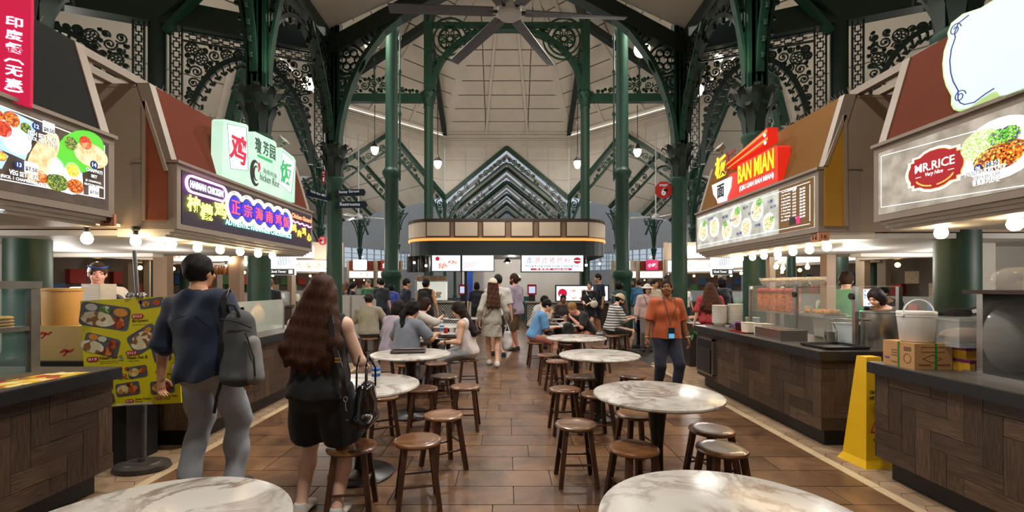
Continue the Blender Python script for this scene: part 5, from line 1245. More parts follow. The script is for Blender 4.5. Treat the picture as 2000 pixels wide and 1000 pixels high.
# flood lamps and pendants in the ironwork
def flood(label, x, y, Y, r=.16, p=8):
    c = P(x, y, Y); t = thing('flood_light', label, 'lamp', c)
    d = (Vector((0, 4, .3))-c).normalized(); q = d.to_track_quat('Z', 'Y').to_matrix().to_4x4(); q.translation = c
    link(MB().lathe([(.0,0),(r,0),(r,.01),(.0,.01)], 14).me('lens'), 'lens', em('flood lamp lens', (255, 246, 205), 14), t, q)
    link(MB().lathe([(.0,-.16),(r*.5,-.15),(r*1.05,-.01),(r*1.12,.02),(r*1.05,.02),(r*1.0,-.005)], 14).me('housing', True), 'housing', pm('grey lamp housing', (150, 150, 145), .05, 4, .4), t, q)
for a in (('bright flood lamp behind the left scroll spandrel', 725, 82, 12.0, .2), ('bright flood lamp behind the left lacy screen', 603, 163, 11.5, .16), ('bright flood lamp behind the right scroll spandrel', 1254, 96, 12.0, .2), ('bright flood lamp behind the right lacy screen', 1361, 176, 11.5, .16), ('small flood lamp above the right screen beside the arcade', 1404, 113, 10.6, .1)): flood(*a)
def pendant(label, x, y, Y, ytop):
    c = P(x, y, Y); t = thing('pendant_lamp', label, 'lamp', c); k = Y/22.
    MB().lathe([(.0,-.32*k),(.1*k,-.27*k),(.17*k,-.12*k),(.19*k,.02*k),(.17*k,.06*k),(.0,.06*k)], 16, c).build('globe', em('acorn lamp globe', (255, 236, 200), 9), t, True)
    MB().lathe([(.2*k,.04*k),(.19*k,.1*k),(.1*k,.2*k),(.05*k,.32*k),(.0,.36*k)], 14, c).build('cap', BLACK, t, True); MB().tube([c+Vector((0,0,.3*k)), P(x, ytop, Y)], .02*k, 6).build('cord', BLACK, t)
for a in (('acorn pendant lamp hung under the left tie beam', 732, 290, 22, 205), ('acorn pendant lamp hanging left of the arch opening', 855, 317, 24, 150), ('acorn pendant lamp hanging right of the arch opening', 1128, 317, 24, 150), ('acorn pendant lamp hung under the right tie beam', 1245, 294, 22, 205)): pendant(*a)
# ceiling fans
def fan(label, x, y, Y, R_, nb, col, zr, a0=0.0, arm=.1):
    c = P(x, y, Y); t = thing('ceiling_fan', label, 'fan', c, 0, None, False)
    MB().lathe([(.0,-.1),(.2,-.1),(.24,-.06),(.24,.06),(.15,.12),(.08,.2),(.0,.2)], 20).build('motor_hub', pm('white fan hub', (196, 196, 196), .03, 4, .4), t, True); MB().tube([(0,0,.15), (0,0,zr-c.z)], .04, 8).build('down_rod', pm('white fan hub', (196,196,196)), t)
    for k in range(nb):
        a = a0+2*PI*k/nb; d = Vector((math.cos(a), math.sin(a), 0)); n = Vector((-d.y, d.x, 0)); m = MB()
        m.hexa([d*.32-n*.12+Vector((0,0,-.03)), d*.32+n*.13+Vector((0,0,.0)), d*R_+n*.08+Vector((0,0,.0)), d*R_-n*.12+Vector((0,0,-.06))], [d*.32-n*.12+Vector((0,0,-.01)), d*.32+n*.13+Vector((0,0,.02)), d*R_+n*.08+Vector((0,0,.02)), d*R_-n*.12+Vector((0,0,-.04))]).build('blade', col, t)
        MB().beam(d*.18, d*.45, .06, .03).build('blade_arm', BLACK, t)
FANM = pm('grey fan blade', (92, 94, 98), .05, 4, .4)
fan('big grey six bladed ceiling fan high over the near street', 995, 24, 9.0, 2.35, 6, FANM, 9.2, .08); fan('small pale ceiling fan in the left distance', 700, 424, 26, 1.4, 3, WHITE, 10.2, .3); fan('small pale ceiling fan in the right distance', 1281, 424, 26, 1.4, 3, WHITE, 10.2, .9)
# stall back-of-house: grey bulkheads, posts, partition beside the near columns
for s, w_ in ((-1, 'left'), (1, 'right')):
    struct(MB().box(min(s*4.9,s*9), 6.3, 1.95, max(s*4.9,s*9), 6.5, 2.28).build(f'trim_{3 if s < 0 else 4}', WHITEW))
    for i, (x, Y, w2, m_) in enumerate(((1492,8.6,.14,'a'),(1617,6.6,.13,'a')) if s > 0 else ((319,7.2,.22,'a'),(462,8.3,.2,'a'))):
        X = (x-CX)/F*Y; tag(MB().box(X-w2/2, Y-.07, 0, X+w2/2, Y+.07, 3.0).build('timber_post', pm('pale brown post', (150, 124, 104), .08, 4, .5)), f'{"inner" if i == 0 else "outer"} pale brown square post behind the {w_} stalls', 'post')
    for i, (x, Y, r) in enumerate(((1637,9.5,.12),(1705,10.5,.1),(1545,10.8,.1)) if s > 0 else ((301,9.8,.2),(365,12.5,.16))):
        X = (x-CX)/F*Y; tag(MB().lathe([(r,0),(r,3.4)], 14, (X, Y, 0)).build('green_post', GREEN, None, True), f'{ORD[i]} round dark green post behind the {w_} stalls, counted outwards', 'post')
for i in range(9): 
    for s, w_ in ((1,'right'),(-1,'left')): tag(MB().box(min(s*(4.9+i*.28),s*(4.98+i*.28)), 4.5, 2.28, max(s*(4.9+i*.28),s*(4.98+i*.28)), 6.3, 2.36).build('rafter_slat', pm('pale brown post', (150,124,104))), f'{ORD[i]} brown rafter slat from the street under the {w_} canopy deck', 'slat', f'{w_} rafter slats')
p0 = P(1880, 600, 4.9); p1 = P(1925, 600, 4.9)
tag(MB().box(p0.x, 4.8, 0, p1.x, 5.0, 3.0).build('white_pillar', WHITEW), 'square white pillar right of the thick green column', 'pillar')
struct(MB().box(p1.x, 5.2, 0, 8.5, 5.3, 3.0).build('wall_right_stall', GREYW)); struct(MB().box(-8.5, 4.9, 0, P(20,500,4.9).x, 5.0, 3.0).build('wall_left_stall', GREYW))
# ================================================================ TABLES AND STOOLS
SEAT = wood('varnished brown stool seat', (80, 50, 28), (146, 98, 58), 0, .28, 6, coat=.3, tone=True, bs=.05); LEGW = wood('dark brown stool leg', (48, 28, 18), (92, 56, 34), 2, .35, 8, tone=True, bs=.08)
def make_stool():
    t = thing('wooden_stool', '', 'stool', (0,0,0), 0, None, False)
    MB().lathe([(.0,.428),(.15,.428),(.163,.434),(.168,.445),(.163,.456),(.15,.461),(.1,.459),(.0,.457)], 32).build('seat', SEAT, t, True)
    pos = [(a, b) for a in (-1,1) for b in (-1,1)]; lp = lambda a, b, z: Vector((a*(.142-.05*z/.43), b*(.142-.05*z/.43), z))
    for a, b in pos: MB().hexa(*[[lp(a,b,z)+Vector((dx,dy,0)) for dx,dy in ((-q,-q),(q,-q),(q,q),(-q,q))] for z, q in ((0,.017),(.43,.019))]).build('leg', LEGW, t)
    for z, ax in ((.17, 0), (.225, 1)):
        for e in (-1, 1):
            p, q = (lp(-1,e,z), lp(1,e,z)) if ax == 0 else (lp(e,-1,z), lp(e,1,z)); MB().tube([p, q], .009, 8).build('stretcher', LEGW, t)
    return t
ST0 = make_stool(); used_s = [0]
def stool(x, y, rz, label):
    if not used_s[0]: ST0.location = (x, y, 0); ST0.rotation_euler = (0, 0, rz); ST0['label'] = label; ST0['group'] = 'wooden stools'; used_s[0] = 1; return ST0
    return dup(ST0, (x, y, 0), rz, label)
def stool_px(px_, py_, rz, label): p = G(px_, py_, .46); return stool(p.x, p.y, rz, label)
BLKP = pm('black painted pedestal', (18, 17, 17), .1, 6, .35)
def make_table():
    t = thing('marble_table', '', 'table', (0,0,0), 0, None, False)
    MB().lathe([(.0,.712),(.45,.712),(.466,.716),(.474,.726),(.47,.737),(.455,.742),(.0,.742)], 64).build('tabletop', MARBLE, t, True)
    MB().lathe([(.0,.0),(.26,.0),(.265,.01),(.25,.022),(.08,.03),(.055,.05),(.045,.15),(.042,.35),(.06,.55),(.085,.7),(.09,.712),(.0,.712)], 28).build('pedestal', BLKP, t, True); return t
TB0 = make_table(); used_t = [0]
def table(x, y, rz, label):
    if not used_t[0]: TB0.location = (x, y, 0); TB0.rotation_euler = (0,0,rz); TB0['label'] = label; TB0['group'] = 'round marble tables'; used_t[0] = 1; return TB0
    return dup(TB0, (x, y, 0), rz, label)
table(.79, 1.54, .3, 'nearest right round marble table cut off by the bottom edge of the photo')
table(-1.21, 1.47, 1.1, 'nearest left round marble table in the bottom left corner')
table(1.13, 3.42, 2.0, 'bare veined marble table right of the aisle, second from the camera')
table(1.09, 5.37, 2.9, 'bare marble table right of the aisle, third from the camera'); table(1.09, 7.15, 4.0, 'bare marble table right of the aisle in front of the backpack, fourth from the camera')
table(1.04, 9.5, 5.0, 'marble table with bowls between the boy in blue and the blonde diner'); table(1.35, 11.5, 5.6, 'far right marble table with a tray in front of the man in white')
table(-1.2, 3.75, .8, 'marble table with the water bottle beside the woman in black'); table(-1.15, 5.45, 1.7, 'marble table holding only a dark brown tray, left of the aisle')
table(-1.18, 7.5, 2.4, 'marble table with bottle, red can and food tray between the seated women'); table(-1.2, 9.3, 3.3, 'bare marble table behind the shared lunch table on the left'); table(-1.15, 11.4, 4.4, 'far left marble table with an iced drink near the kiosk')
table(3.35, 11.6, 5.2, 'far right marble table in front of the man in the striped shirt')
for a in ((816,857,.25,'front most stool on the left in the aisle, seat lit from above'),(866,808,.6,'second stool from the front on the left side of the aisle'),(687,869,.15,'stool directly behind the legs of the woman in black'),(825,757,.1,'brown stool right of the water bottle table'),
          (909,753,.0,'stool standing alone at the aisle edge left of centre'),(867,733,.3,'stool behind the two left aisle stools, in front of the seated lady'),(915,700,.1,'stool under the lady in the sleeveless white top'),(795,710,.2,'stool under the woman in the grey polo shirt'),
          (852,708,.4,'empty stool under the tray table between the seated women'),(745,772,.5,'stool hidden behind the water bottle table edge'),(752,693,.2,'stool under the woman in the lavender shirt'),(722,660,.1,'far stool under the man in the black cap'),(826,668,.2,'stool under the woman in the white blouse'),
          (1125,826,.02,'front stool right of the aisle centre, standing alone'),(1238,872,.3,'stool in front of the veined table beside its black pedestal'),(1103,758,.1,'stool with a bluish seat reflection, right side'),(1167,768,.2,'stool half hidden by the left edge of the veined table'),
          (1131,734,.4,'dark stool under the third right table'),(1088,704,.2,'pale blue shining stool behind the bluish one'),(1234,733,.0,'stool right of the third table near the orange shirted woman'),(1242,806,.2,'stool behind the black pedestal of the veined table'),
          (1390,836,.3,'brown stool right of the veined table, rear of the pair'),(1410,873,.1,'shiny topped stool right of the veined table, front of the pair'),(1070,692,.0,'dark stool beside the pale blue one, in shade'),(1046,668,.1,'stool under the boy in the blue shirt'),
          (1172,676,.1,'empty stool behind the fourth right table'),(1150,735,.1,'stool under the far side of the third right table'),(1215,652,.1,'empty far stool beside the man in stripes'),(1196,655,.3,'stool under the man in the striped shirt'),(1128,662,.2,'stool under the blonde diner in black'),(1075,640,.2,'far stool under the man eating in white'),(1352,630,.0,'far stool under the man in the blue shirt at right')): stool_px(*a)

# ================================================================ THINGS ON TABLES AND COUNTERS
BRTRAY = pm('dark brown tray', (48, 34, 30), .1, 6, .4); REDP = pm('red plastic', (190, 30, 30), .05, 5, .35); CLEARP = glass('clear plastic', (240, 245, 248), .22, .08); MILK = pm('milky plastic', (226, 220, 206), .03, 4, .4)
def rounded(w_, d_, r, n=5):
    o = []
    for (cx, cy, a0) in ((w_/2-r, d_/2-r, 0), (-w_/2+r, d_/2-r, PI/2), (-w_/2+r, -d_/2+r, PI), (w_/2-r, -d_/2+r, 1.5*PI)):
        for k in range(n+1): a = a0+PI/2*k/n; o.append((cx+r*math.cos(a), cy+r*math.sin(a)))
    return o
def tray(label, x, y, z, w_, d_, rz, mt, rim=.02):
    t = thing('tray', label, 'tray', (x, y, z), rz, None, False); o = rounded(w_, d_, .03); i = [(a*.93, b*.91) for a, b in o]; m = MB(); n = len(o)
    V = [(a*.95,b*.93,0) for a, b in o]+[(a,b,rim) for a, b in o]+[(a,b,rim) for a, b in i]+[(a*.98,b*.98,.006) for a, b in i]; fs = [tuple(range(n))[::-1], tuple(range(3*n,4*n))]
    for L in range(3): fs += [(L*n+k, L*n+(k+1) % n, (L+1)*n+(k+1) % n, (L+1)*n+k) for k in range(n)]
    m.add(V, fs); m.build('tray_body', mt, t); return t
TZ = .742
tray('dark brown tray lying on the left marble table', -1.2, 5.55, TZ, .42, .3, .15, BRTRAY)
def bottle(label, x, y, z, k=1.0, lab=None):
    t = thing('water_bottle', label, 'bottle', (x, y, z), 0, None, False)
    MB().lathe([(.0,.0),(.03*k,.0),(.033*k,.01),(.031*k,.03),(.033*k,.045),(.031*k,.06),(.033*k,.075),(.033*k,.15*k),(.03*k,.165*k),(.015*k,.195*k),(.013*k,.21*k),(.0,.21*k)], 18).build('bottle_body', CLEARP, t, True)
    MB().lathe([(.0335*k,.088*k),(.0342*k,.09*k),(.0342*k,.148*k),(.0335*k,.15*k)], 18).build('label_band', pm('blue bottle label', (36, 110, 190), .1, 30, .4), t, True)
    MB().lathe([(.0345*k,.112*k),(.0348*k,.113*k),(.0348*k,.128*k),(.0345*k,.129*k)], 18).build('white_stripe', WHITE, t, True)
    MB().lathe([(.0,.207*k),(.0155*k,.207*k),(.0155*k,.23*k),(.0,.232*k)], 14).build('cap', WHITE, t, True); return t
p = G(722, 762, TZ); bottle('clear water bottle with blue label on the table by the woman in black', p.x+.02, 3.62, TZ, 1.02)
bottle('small water bottle on the shared lunch table', -1.05, 7.35, TZ, 1.1)
t = thing('drink_can', 'red drink can on the shared lunch table', 'can', (-1.0, 7.45, TZ), 0, None, False); MB().lathe([(.0,0),(.028,.0),(.033,.01),(.033,.112),(.028,.122),(.0,.122)], 16).build('can_body', REDP, t, True); MB().lathe([(.0,.1215),(.027,.1215),(.028,.125),(.0,.124)], 16).build('lid', STEEL, t, True)
tag(MB().lathe([(.0,0),(.03,0),(.04,.12),(.037,.12),(.028,.008),(.0,.008)], 16, (-.9, 7.4, TZ)).build('plastic_cup', CLEARP, None, True), 'clear plastic cup on the shared lunch table beside the can', 'cup')
tray('brown food tray on the shared lunch table in front of the lady in white', -.92, 7.2, TZ, .36, .26, .2, BRTRAY); tray('pale tray on the shared lunch table beside the polo woman', -1.35, 7.4, TZ, .3, .22, -.2, MILK)
def bowl(label, x, y, z, r, mt, fill=None, h=.5, nm='bowl'):
    t = thing(nm, label, 'bowl', (x, y, z), 0, None, False); MB().lathe([(.0,0),(r*.5,.0),(r*.55,.01),(r*.85,r*h*.6),(r,r*h),(r*.95,r*h),(r*.8,r*h*.6),(.0,r*.12)], 20).build('bowl_body', mt, t, True)
    if fill: m = MB().lathe([(.0,r*h*.95),(r*.5,r*h*.85),(r*.84,r*h*.66),(.0,r*h*.5)], 14); m.build('filling', fill, t, True)
    return t
NOODF = food('noodle filling', [(210,160,90),(150,90,40),(225,200,140),(90,120,50)], 0, 40)
bowl('white food bowl on the shared lunch table tray', -.98, 7.2, TZ+.008, .07, WHITE, NOODF); bowl('food bowl on the pale tray by the polo woman', -1.4, 7.38, TZ+.008, .07, MILK, NOODF)
tray('dark tray with bowls on the table of the boy in blue', .85, 9.4, TZ, .42, .3, .1, BRTRAY); bowl('noodle bowl in front of the blonde diner', 1.22, 9.5, TZ, .09, WHITE, NOODF); bowl('grey bowl on the dark tray before the boy in blue', .82, 9.42, TZ+.008, .09, pm('grey melamine', (130,128,122), .05, 5, .4), NOODF)
tray('dark tray in front of the man eating in white', 1.25, 11.35, TZ, .42, .3, -.1, BRTRAY); bowl('black bowl on the tray of the man eating in white', 1.25, 11.35, TZ+.008, .1, BLACK, NOODF)
tray('tray with a meal in front of the man in stripes', 3.2, 11.3, TZ, .4, .3, 0, BRTRAY); bowl('bowl on the tray of the man in stripes', 3.15, 11.3, TZ+.008, .08, WHITE, NOODF); tray('dark tray on the far left table with the iced drink', -1.25, 11.35, TZ, .4, .3, 0, BRTRAY)
t = thing('iced_drink', 'tall iced milk tea with a straw on the far left table', 'drink', (-1.2, 11.2, TZ+.008), 0, None, False); MB().lathe([(.0,0),(.03,0),(.042,.14),(.0,.14)], 14).build('cup', pm('milk tea', (196, 160, 112), .05, 5, .3), t, True); MB().tube([(0,0,.1),(.02,0,.24)], .005, 6).build('straw', BLACK, t)
bowl('small bowl on the far left tray', -1.05, 11.3, TZ+.008, .07, WHITE, NOODF)
# ---- right noodle counter
CZ = .932
def stack(label, nm, cat, x, y, z, n, r, dz, mt, grp):
    me = MB().lathe([(r*.55,0),(r*.6,.0),(r*.97,.05),(r,.055),(r*.96,.058),(r*.58,.008),(.0,.006)], 20).me('bowl', True); me.materials.append(mt)
    for i in range(n): o = link(me, nm, None, None); o.location = (x, y, z+i*dz); tag(o, f'{ORD[i]} white bowl from the bottom of the {label}', cat, grp)
stack('front bowl stack on the noodle counter', 'bowl', 'bowl', 3.5, 6.98, CZ, 15, .11, .02, WHITE, 'front stack of white bowls'); stack('rear bowl stack on the noodle counter', 'bowl', 'bowl', 3.28, 7.02, CZ, 14, .11, .02, WHITE, 'rear stack of white bowls')
stack('low bowl stack beside the tall ones', 'bowl', 'bowl', 3.72, 6.9, CZ, 5, .1, .02, WHITE, 'low stack of white bowls')
tray('red tray with sauce tubs on the noodle counter', 3.16, 6.05, CZ, .24, .4, 0, REDP, .015)
def tub(label, x, y, z, w_, d_, hh, mt, nm='food_tub', fill=None):
    t = thing(nm, label, 'tub', (x, y, z), 0, None, False); m = MB(); o = rounded(w_, d_, .02, 3); n = len(o)
    V = [(a*.9,b*.9,0) for a, b in o]+[(a,b,hh) for a, b in o]+[(a*1.06,b*1.06,hh+.004) for a, b in o]+[(a*.92,b*.92,hh) for a, b in o]+[(a*.84,b*.84,.01) for a, b in o]; fs = [tuple(range(n))[::-1], tuple(range(4*n,5*n))]
    for L in range(4): fs += [(L*n+k, L*n+(k+1) % n, (L+1)*n+(k+1) % n, (L+1)*n+k) for k in range(n)]
    m.add(V, fs); m.build('tub_body', mt, t)
    if fill:
        for k in range(5): MB().sph((RND.uniform(-.3,.3)*w_, RND.uniform(-.3,.3)*d_, .04+hh*.4*RND.random()), .025, 8, 6).build('content', fill, t, True)
    return t
tub('milky tub with white spoons on the red tray', 3.14, 5.92, CZ+.016, .13, .16, .12, MILK, fill=WHITE); tub('larger milky tub behind the steel box', 3.2, 5.68, CZ, .16, .2, .14, MILK)
t = thing('sauce_jug', 'small purple handled glass jug on the red tray', 'jug', (3.13, 6.13, CZ+.016), 0, None, False); MB().lathe([(.0,0),(.05,0),(.052,.1),(.045,.1),(.045,.01),(.0,.008)], 16).build('jug_body', pm('dark sauce glass', (60, 24, 22), .2, 9, .2), t, True); MB().tube([(-.05,0,.09),(-.085,0,.08),(-.085,0,.03),(-.05,0,.02)], .008, 8).build('handle', pm('purple plastic', (120, 60, 150), .05, 4, .4), t); MB().lathe([(.0,.1),(.054,.1),(.054,.115),(.0,.116)], 16).build('lid', pm('purple plastic', (120,60,150)), t, True)
t = thing('steel_box', 'low brushed steel cutlery box on the front edge of the noodle counter', 'box', (3.18, 5.3, CZ), 0, None, False); MB().box(-.15,-.26,0,.15,.26,.115).build('body', STEEL, t); MB().box(-.155,-.265,.115,.155,.265,.122).build('rim', STEEL, t)
for e in (-.13, .0, .13): MB().box(-.12,e-.05,.122,.12,e+.05,.127).build('lid_panel', STEEL, t)
tray('black serving tray on the near corner of the noodle counter', 3.27, 4.55, CZ, .46, .4, .05, BLACK, .03)
t = thing('glass_counter_case', 'steel framed glass guard case along the noodle counter', 'display case', (3.6, 5.7, CZ))
for y_ in (4.7, 5.66, 6.72): MB().box(3.58, y_-.02, CZ, 3.62, y_+.02, 1.54).build('post', STEEL, t)
for ya, yb in ((4.72, 5.64), (5.68, 6.7)): MB().box(3.597, ya, CZ+.04, 3.603, yb, 1.53).build('glass_pane', GLASS, t)
MB().box(3.58, 4.68, 1.535, 4.05, 6.74, 1.55).build('top_glass', GLASS, t); MB().box(3.62, 5.2, 1.18, 4.0, 6.72, 1.2).build('inner_shelf', STEEL, t); MB().box(4.03, 6.68, CZ, 4.07, 6.72, 1.54).build('post', STEEL, t); MB().box(4.03, 4.68, CZ, 4.07, 4.72, 1.54).build('post', STEEL, t)
for y_ in (5.66, 4.72): MB().lathe([(.0,-.012),(.035,-.012),(.035,.012),(.0,.012)], 14, (0,0,0)).build('hinge', BLACK, t).matrix_basis = Matrix.Translation((3.575, y_, 1.44)) @ Matrix.Rotation(PI/2, 4, 'Y')
for i in range(5): bowl(f'{ORD[i]} clear bowl of noodles from the far end on top of the glass case', 3.75, 6.55-i*.26, 1.551, .115, CLEARP, food('dry noodle bundle', [(220,200,160),(190,160,110),(235,220,190)], 0, 60), .95)
AMB = food('chilli jar filling', [(190,90,20),(220,130,40),(160,60,20),(205,110,30)], 0, 60)
for i in range(5):
    t = thing('chilli_jar', f'{ORD[i]} amber jar with red lid from the far end inside the glass case', 'jar', (3.72, 6.6-i*.17, 1.2), 0, 'amber jars in the case', False); MB().lathe([(.0,0),(.075,0),(.08,.02),(.08,.23),(.06,.26),(.0,.26)], 14).build('jar_body', AMB, t, True); MB().lathe([(.0,.255),(.085,.255),(.09,.29),(.07,.315),(.0,.32)], 10).build('red_lid', REDP, t, True)
tray('tray of golden fried pieces on the inner shelf of the glass case', 3.8, 5.5, 1.2, .3, .5, 0, STEEL)
m = MB()
for k in range(26): m.sph((3.8+RND.uniform(-.11,.11), 5.5+RND.uniform(-.2,.2), 1.225+RND.uniform(0,.02)), .03, 7, 5)
stuff(tag(m.build('fried_pieces', pm('golden batter', (206, 140, 60), .2, 30, .6), None, True), 'heap of golden fried pieces on the case tray', 'food'))
for i, (x, y, w_, d_, hh, lb) in enumerate(((3.85, 4.95, .4, .36, .2, 'pale blue foam box behind the near glass pane'), (3.9, 5.45, .3, .3, .22, 'milky storage tub behind the middle glass post'))): tub(lb, x, y, CZ, w_, d_, hh, pm('pale blue foam', (196, 214, 224), .03, 4, .5) if i == 0 else MILK, 'storage_tub')
t = thing('yellow_crate', 'small yellow plastic crate behind the glass case', 'crate', (4.3, 5.3, 1.1), 0, None, False); MB().box(-.15,-.1,0,.15,.1,.02).build('base', pm('yellow plastic', (236,160,20), .05, 4, .4), t)
for z in (.03,.07,.11): MB().box(-.15,-.105,z,.15,-.1,z+.025).build('slat', pm('yellow plastic', (236,160,20)), t)
for e in (-.14, 0, .14): MB().box(e-.01,-.107,0,e+.01,-.098,.135).build('rib', pm('yellow plastic', (236,160,20)), t)
tag(MB().box(4.1, 5.0, 0, 4.9, 5.6, 1.1).build('work_bench', STEEL), 'steel work bench behind the noodle counter', 'bench')
t = thing('ladle_cup', 'steel cup with wire handle behind the noodle counter glass', 'cup', (3.52, 4.95, CZ), 0, None, False); MB().lathe([(.0,0),(.05,0),(.062,.12),(.056,.12),(.046,.01),(.0,.01)], 18).build('cup', STEEL, t, True); MB().tube([(-.06,0,.1),(-.03,0,.2),(.03,0,.21),(.07,0,.12),(.07,0,.0)], .006, 6).build('wire_handle', CHROME, t)
t = thing('stock_pot', 'big polished steel stock pot between the two right counters', 'pot', (3.82, 4.62, CZ), 0, None, False); MB().lathe([(.0,0),(.18,0),(.186,.01),(.186,.34),(.194,.346),(.194,.356),(.18,.356),(.178,.03),(.0,.03)], 36).build('pot_body', STEEL, t, True)
for sg in (-1, 1): MB().tube([(sg*.186,-.05,.27),(sg*.225,-.045,.275),(sg*.225,.045,.275),(sg*.186,.05,.27)], .008, 8).build('handle', CHROME, t)
# ---- nearest right counter
CARD = pm('brown cardboard', (186, 142, 92), .06, 5, .65, bmp=.05); CARDI = pm('carton print ink', (120, 84, 54), .1, 8, .7); GSTR = pm('green strapping', (20, 130, 50), .05, 6, .4)
t = thing('cardboard_box', 'brown carton with green straps on the nearest right counter', 'box', (3.14, 3.49, CZ)); MB().box(3.0, 3.35, CZ, 3.28, 3.63, 1.122).build('carton', CARD, t)
MB().box(3.0,3.487,1.122,3.28,3.493,1.1235).build('flap_seam', CARDI, t)
MB().box(3.15,3.347,CZ,3.163,3.35,1.124).build('strap', GSTR, t); MB().box(3.15,3.347,1.122,3.163,3.632,1.1245).build('strap', GSTR, t); MB().box(2.997,3.48,CZ,3.0,3.493,1.124).build('strap', GSTR, t)
bb = Board(t, (3.0,3.35,CZ), (1,0,0), (0,0,1)); bb.line('print', [(.05,.13),(.22,.13),(.22,.165),(.05,.165)], .004, CARDI, 0, .002, True); bb.line('print', [(.06,.08),(.13,.11),(.2,.08),(.13,.05),(.06,.08)], .004, CARDI, 0, .002, True); bb.rect('print', .03,.03,.12,.04, CARDI, 0,.002); bb.rect('print', .16,.03,.26,.04, CARDI, 0,.002)
bb = Board(t, (3.0,3.63,CZ), (0,-1,0), (0,0,1)); bb.rect('print', .02,.05,.06,.065, pm('violet carton print', (110,80,150), .05, 5, .6), 0,.002)
for z in (.03,.08,.1,.12): bb.rect('print', .08,z,.13,z+.006, CARDI, 0,.002)
bb.line('print', [(.22+.03*math.cos(k*PI/8), .075+.035*math.sin(k*PI/8)) for k in range(16)], .004, CARDI, 0, .002, True); bb.rect('print', .19,.13,.25,.16, CARDI, 0,.002)
t = thing('plastic_pail', 'white lidded plastic pail standing on the brown carton', 'pail', (3.13, 3.48, 1.1245), 0, None, False); MB().lathe([(.0,0),(.095,0),(.1,.005),(.117,.19),(.12,.192),(.12,.198),(.118,.2),(.12,.205),(.122,.225),(.118,.232),(.0,.234)], 32).build('pail_body', WHITE, t, True)
MB().tube([(-.12*math.cos(PI*k/14), -.02, .205+.115*math.sin(PI*k/14)) for k in range(15)], .005, 6).build('handle', WHITE, t)
for sg in (-1, 1): MB().lathe([(.0,0),(.012,0),(.012,.012),(.0,.012)], 10).build('handle_lug', WHITE, t).matrix_basis = Matrix.Translation((sg*.116, -.02, .205)) @ Matrix.Rotation(sg*PI/2, 4, 'Y')
YB = pm('yellow purple carton', (206, 160, 50), .1, 12, .5); PB = pm('purple carton print', (110, 40, 90), .1, 12, .5)
for i, (x, y, z, w_, d_, hh) in enumerate(((3.36,3.32,CZ,.13,.16,.085),(3.52,3.34,CZ,.14,.16,.085),(3.44,3.36,1.018,.28,.18,.085))):
    t = thing('snack_carton', f'{["left lower","right lower","upper"][i]} yellow and purple packet carton beside the big carton', 'box', (x, y, z), 0, None, False); MB().box(-w_/2,-d_/2,0,w_/2,d_/2,hh).build('carton', YB, t); MB().box(-w_/2-.001,-d_/2-.002,hh*.75,w_/2+.001,d_/2,hh+.001).build('top_band', PB, t); MB().box(-w_*.2,-d_/2-.003,hh*.2,w_*.2,-d_/2,hh*.65).build('label', PB, t)
t = thing('clear_tote', 'clear plastic tote of beige packets on the stacked snack cartons', 'tub', (3.44, 3.38, 1.105), 0, None, False); MB().box(-.22,-.14,0,.22,.14,.01).build('base', CLEARP, t)
for a in ((-.22,-.14,0,.22,-.136,.2),(-.22,.136,0,.22,.14,.2),(-.22,-.14,0,-.216,.14,.2),(.216,-.14,0,.22,.14,.2)): MB().box(*a).build('side', CLEARP, t)
MB().box(-.235,-.155,.195,.235,.155,.21).build('lid', CLEARP, t); m = MB().sph((-.05,0,.075), (.16,.1,.06), 14, 8); m.build('packet', pm('beige flour packet', (190, 166, 140), .1, 9, .5), t, True); MB().sph((.1,.02,.06), (.1,.09,.05), 12, 8).build('packet', pm('beige flour packet', (190,166,140)), t, True)
t = thing('plastic_bags', 'crumpled black plastic bags on top of the clear tote', 'bag', (3.46, 3.42, 1.316), 0, None, False); m = MB().tube([(-.2,0,.02),(-.1,.02,.035),(0,-.01,.03),(.1,.03,.04),(.2,0,.05)], [.015,.035,.03,.035,.02], 7); m.build('bag_roll', BLACK, t)
t = thing('steel_machine', 'steel machine with a round clear cover at the right edge', 'machine', (3.6, 3.05, CZ)); MB().box(3.2, 2.8, CZ, 4.1, 3.2, .96).build('base', STEEL, t); MB().box(3.24, 3.1, .96, 4.1, 3.14, 1.5).build('back_plate', STEEL, t); MB().box(3.2, 2.8, 1.495, 4.1, 3.2, 1.52).build('top_board', pm('dark board', (60, 44, 36), .1, 5, .5), t)
q = MB().lathe([(.0,-.12),(.12,-.11),(.2,-.075),(.25,0),(.24,.0),(.19,-.065),(.0,-.1)], 32).build('round_cover', glass('hazy cover', (215, 215, 210), .24, .12), t, True); q.matrix_basis = Matrix.Translation((3.46, 3.08, 1.2)) @ Matrix.Rotation(-PI/2, 4, 'X')
q = MB().lathe([(.0,-.14),(.06,-.13),(.07,-.1),(.0,-.1)], 20).build('cover_knob', pm('pink knob', (200, 150, 150), .05, 5, .4), t, True); q.matrix_basis = Matrix.Translation((3.46, 3.08, 1.2)) @ Matrix.Rotation(-PI/2, 4, 'X')
tag(MB().box(3.25,2.79,1.43,4.0,2.8,1.497).build('checked_cloth', stripes_c if False else pm('teal checked cloth', (20, 96, 104), .3, 40, .8)), 'teal checked cloth hanging under the machine top board', 'cloth')
for i in range(5): tag(MB().prism(rounded(.3,.24,.02,2), (Vector((3.68,3.0,1.52+i*.024)), Vector((1,0,0)), Vector((0,1,0)), Vector((0,0,1))), 0, .022).build('foam_box', pm('cream foam box', (226, 214, 184), .04, 6, .6)), f'{ORD[i]} cream foam box from the bottom of the pile on the machine', 'box', 'cream foam boxes')
tag(MB().sph((3.36,3.0,1.6), (.13,.12,.075), 14, 9).build('plastic_bag', glass('thin bag film', (240,240,240), .16, .12), None, True), 'clear crinkled plastic bag beside the cream foam boxes', 'bag')
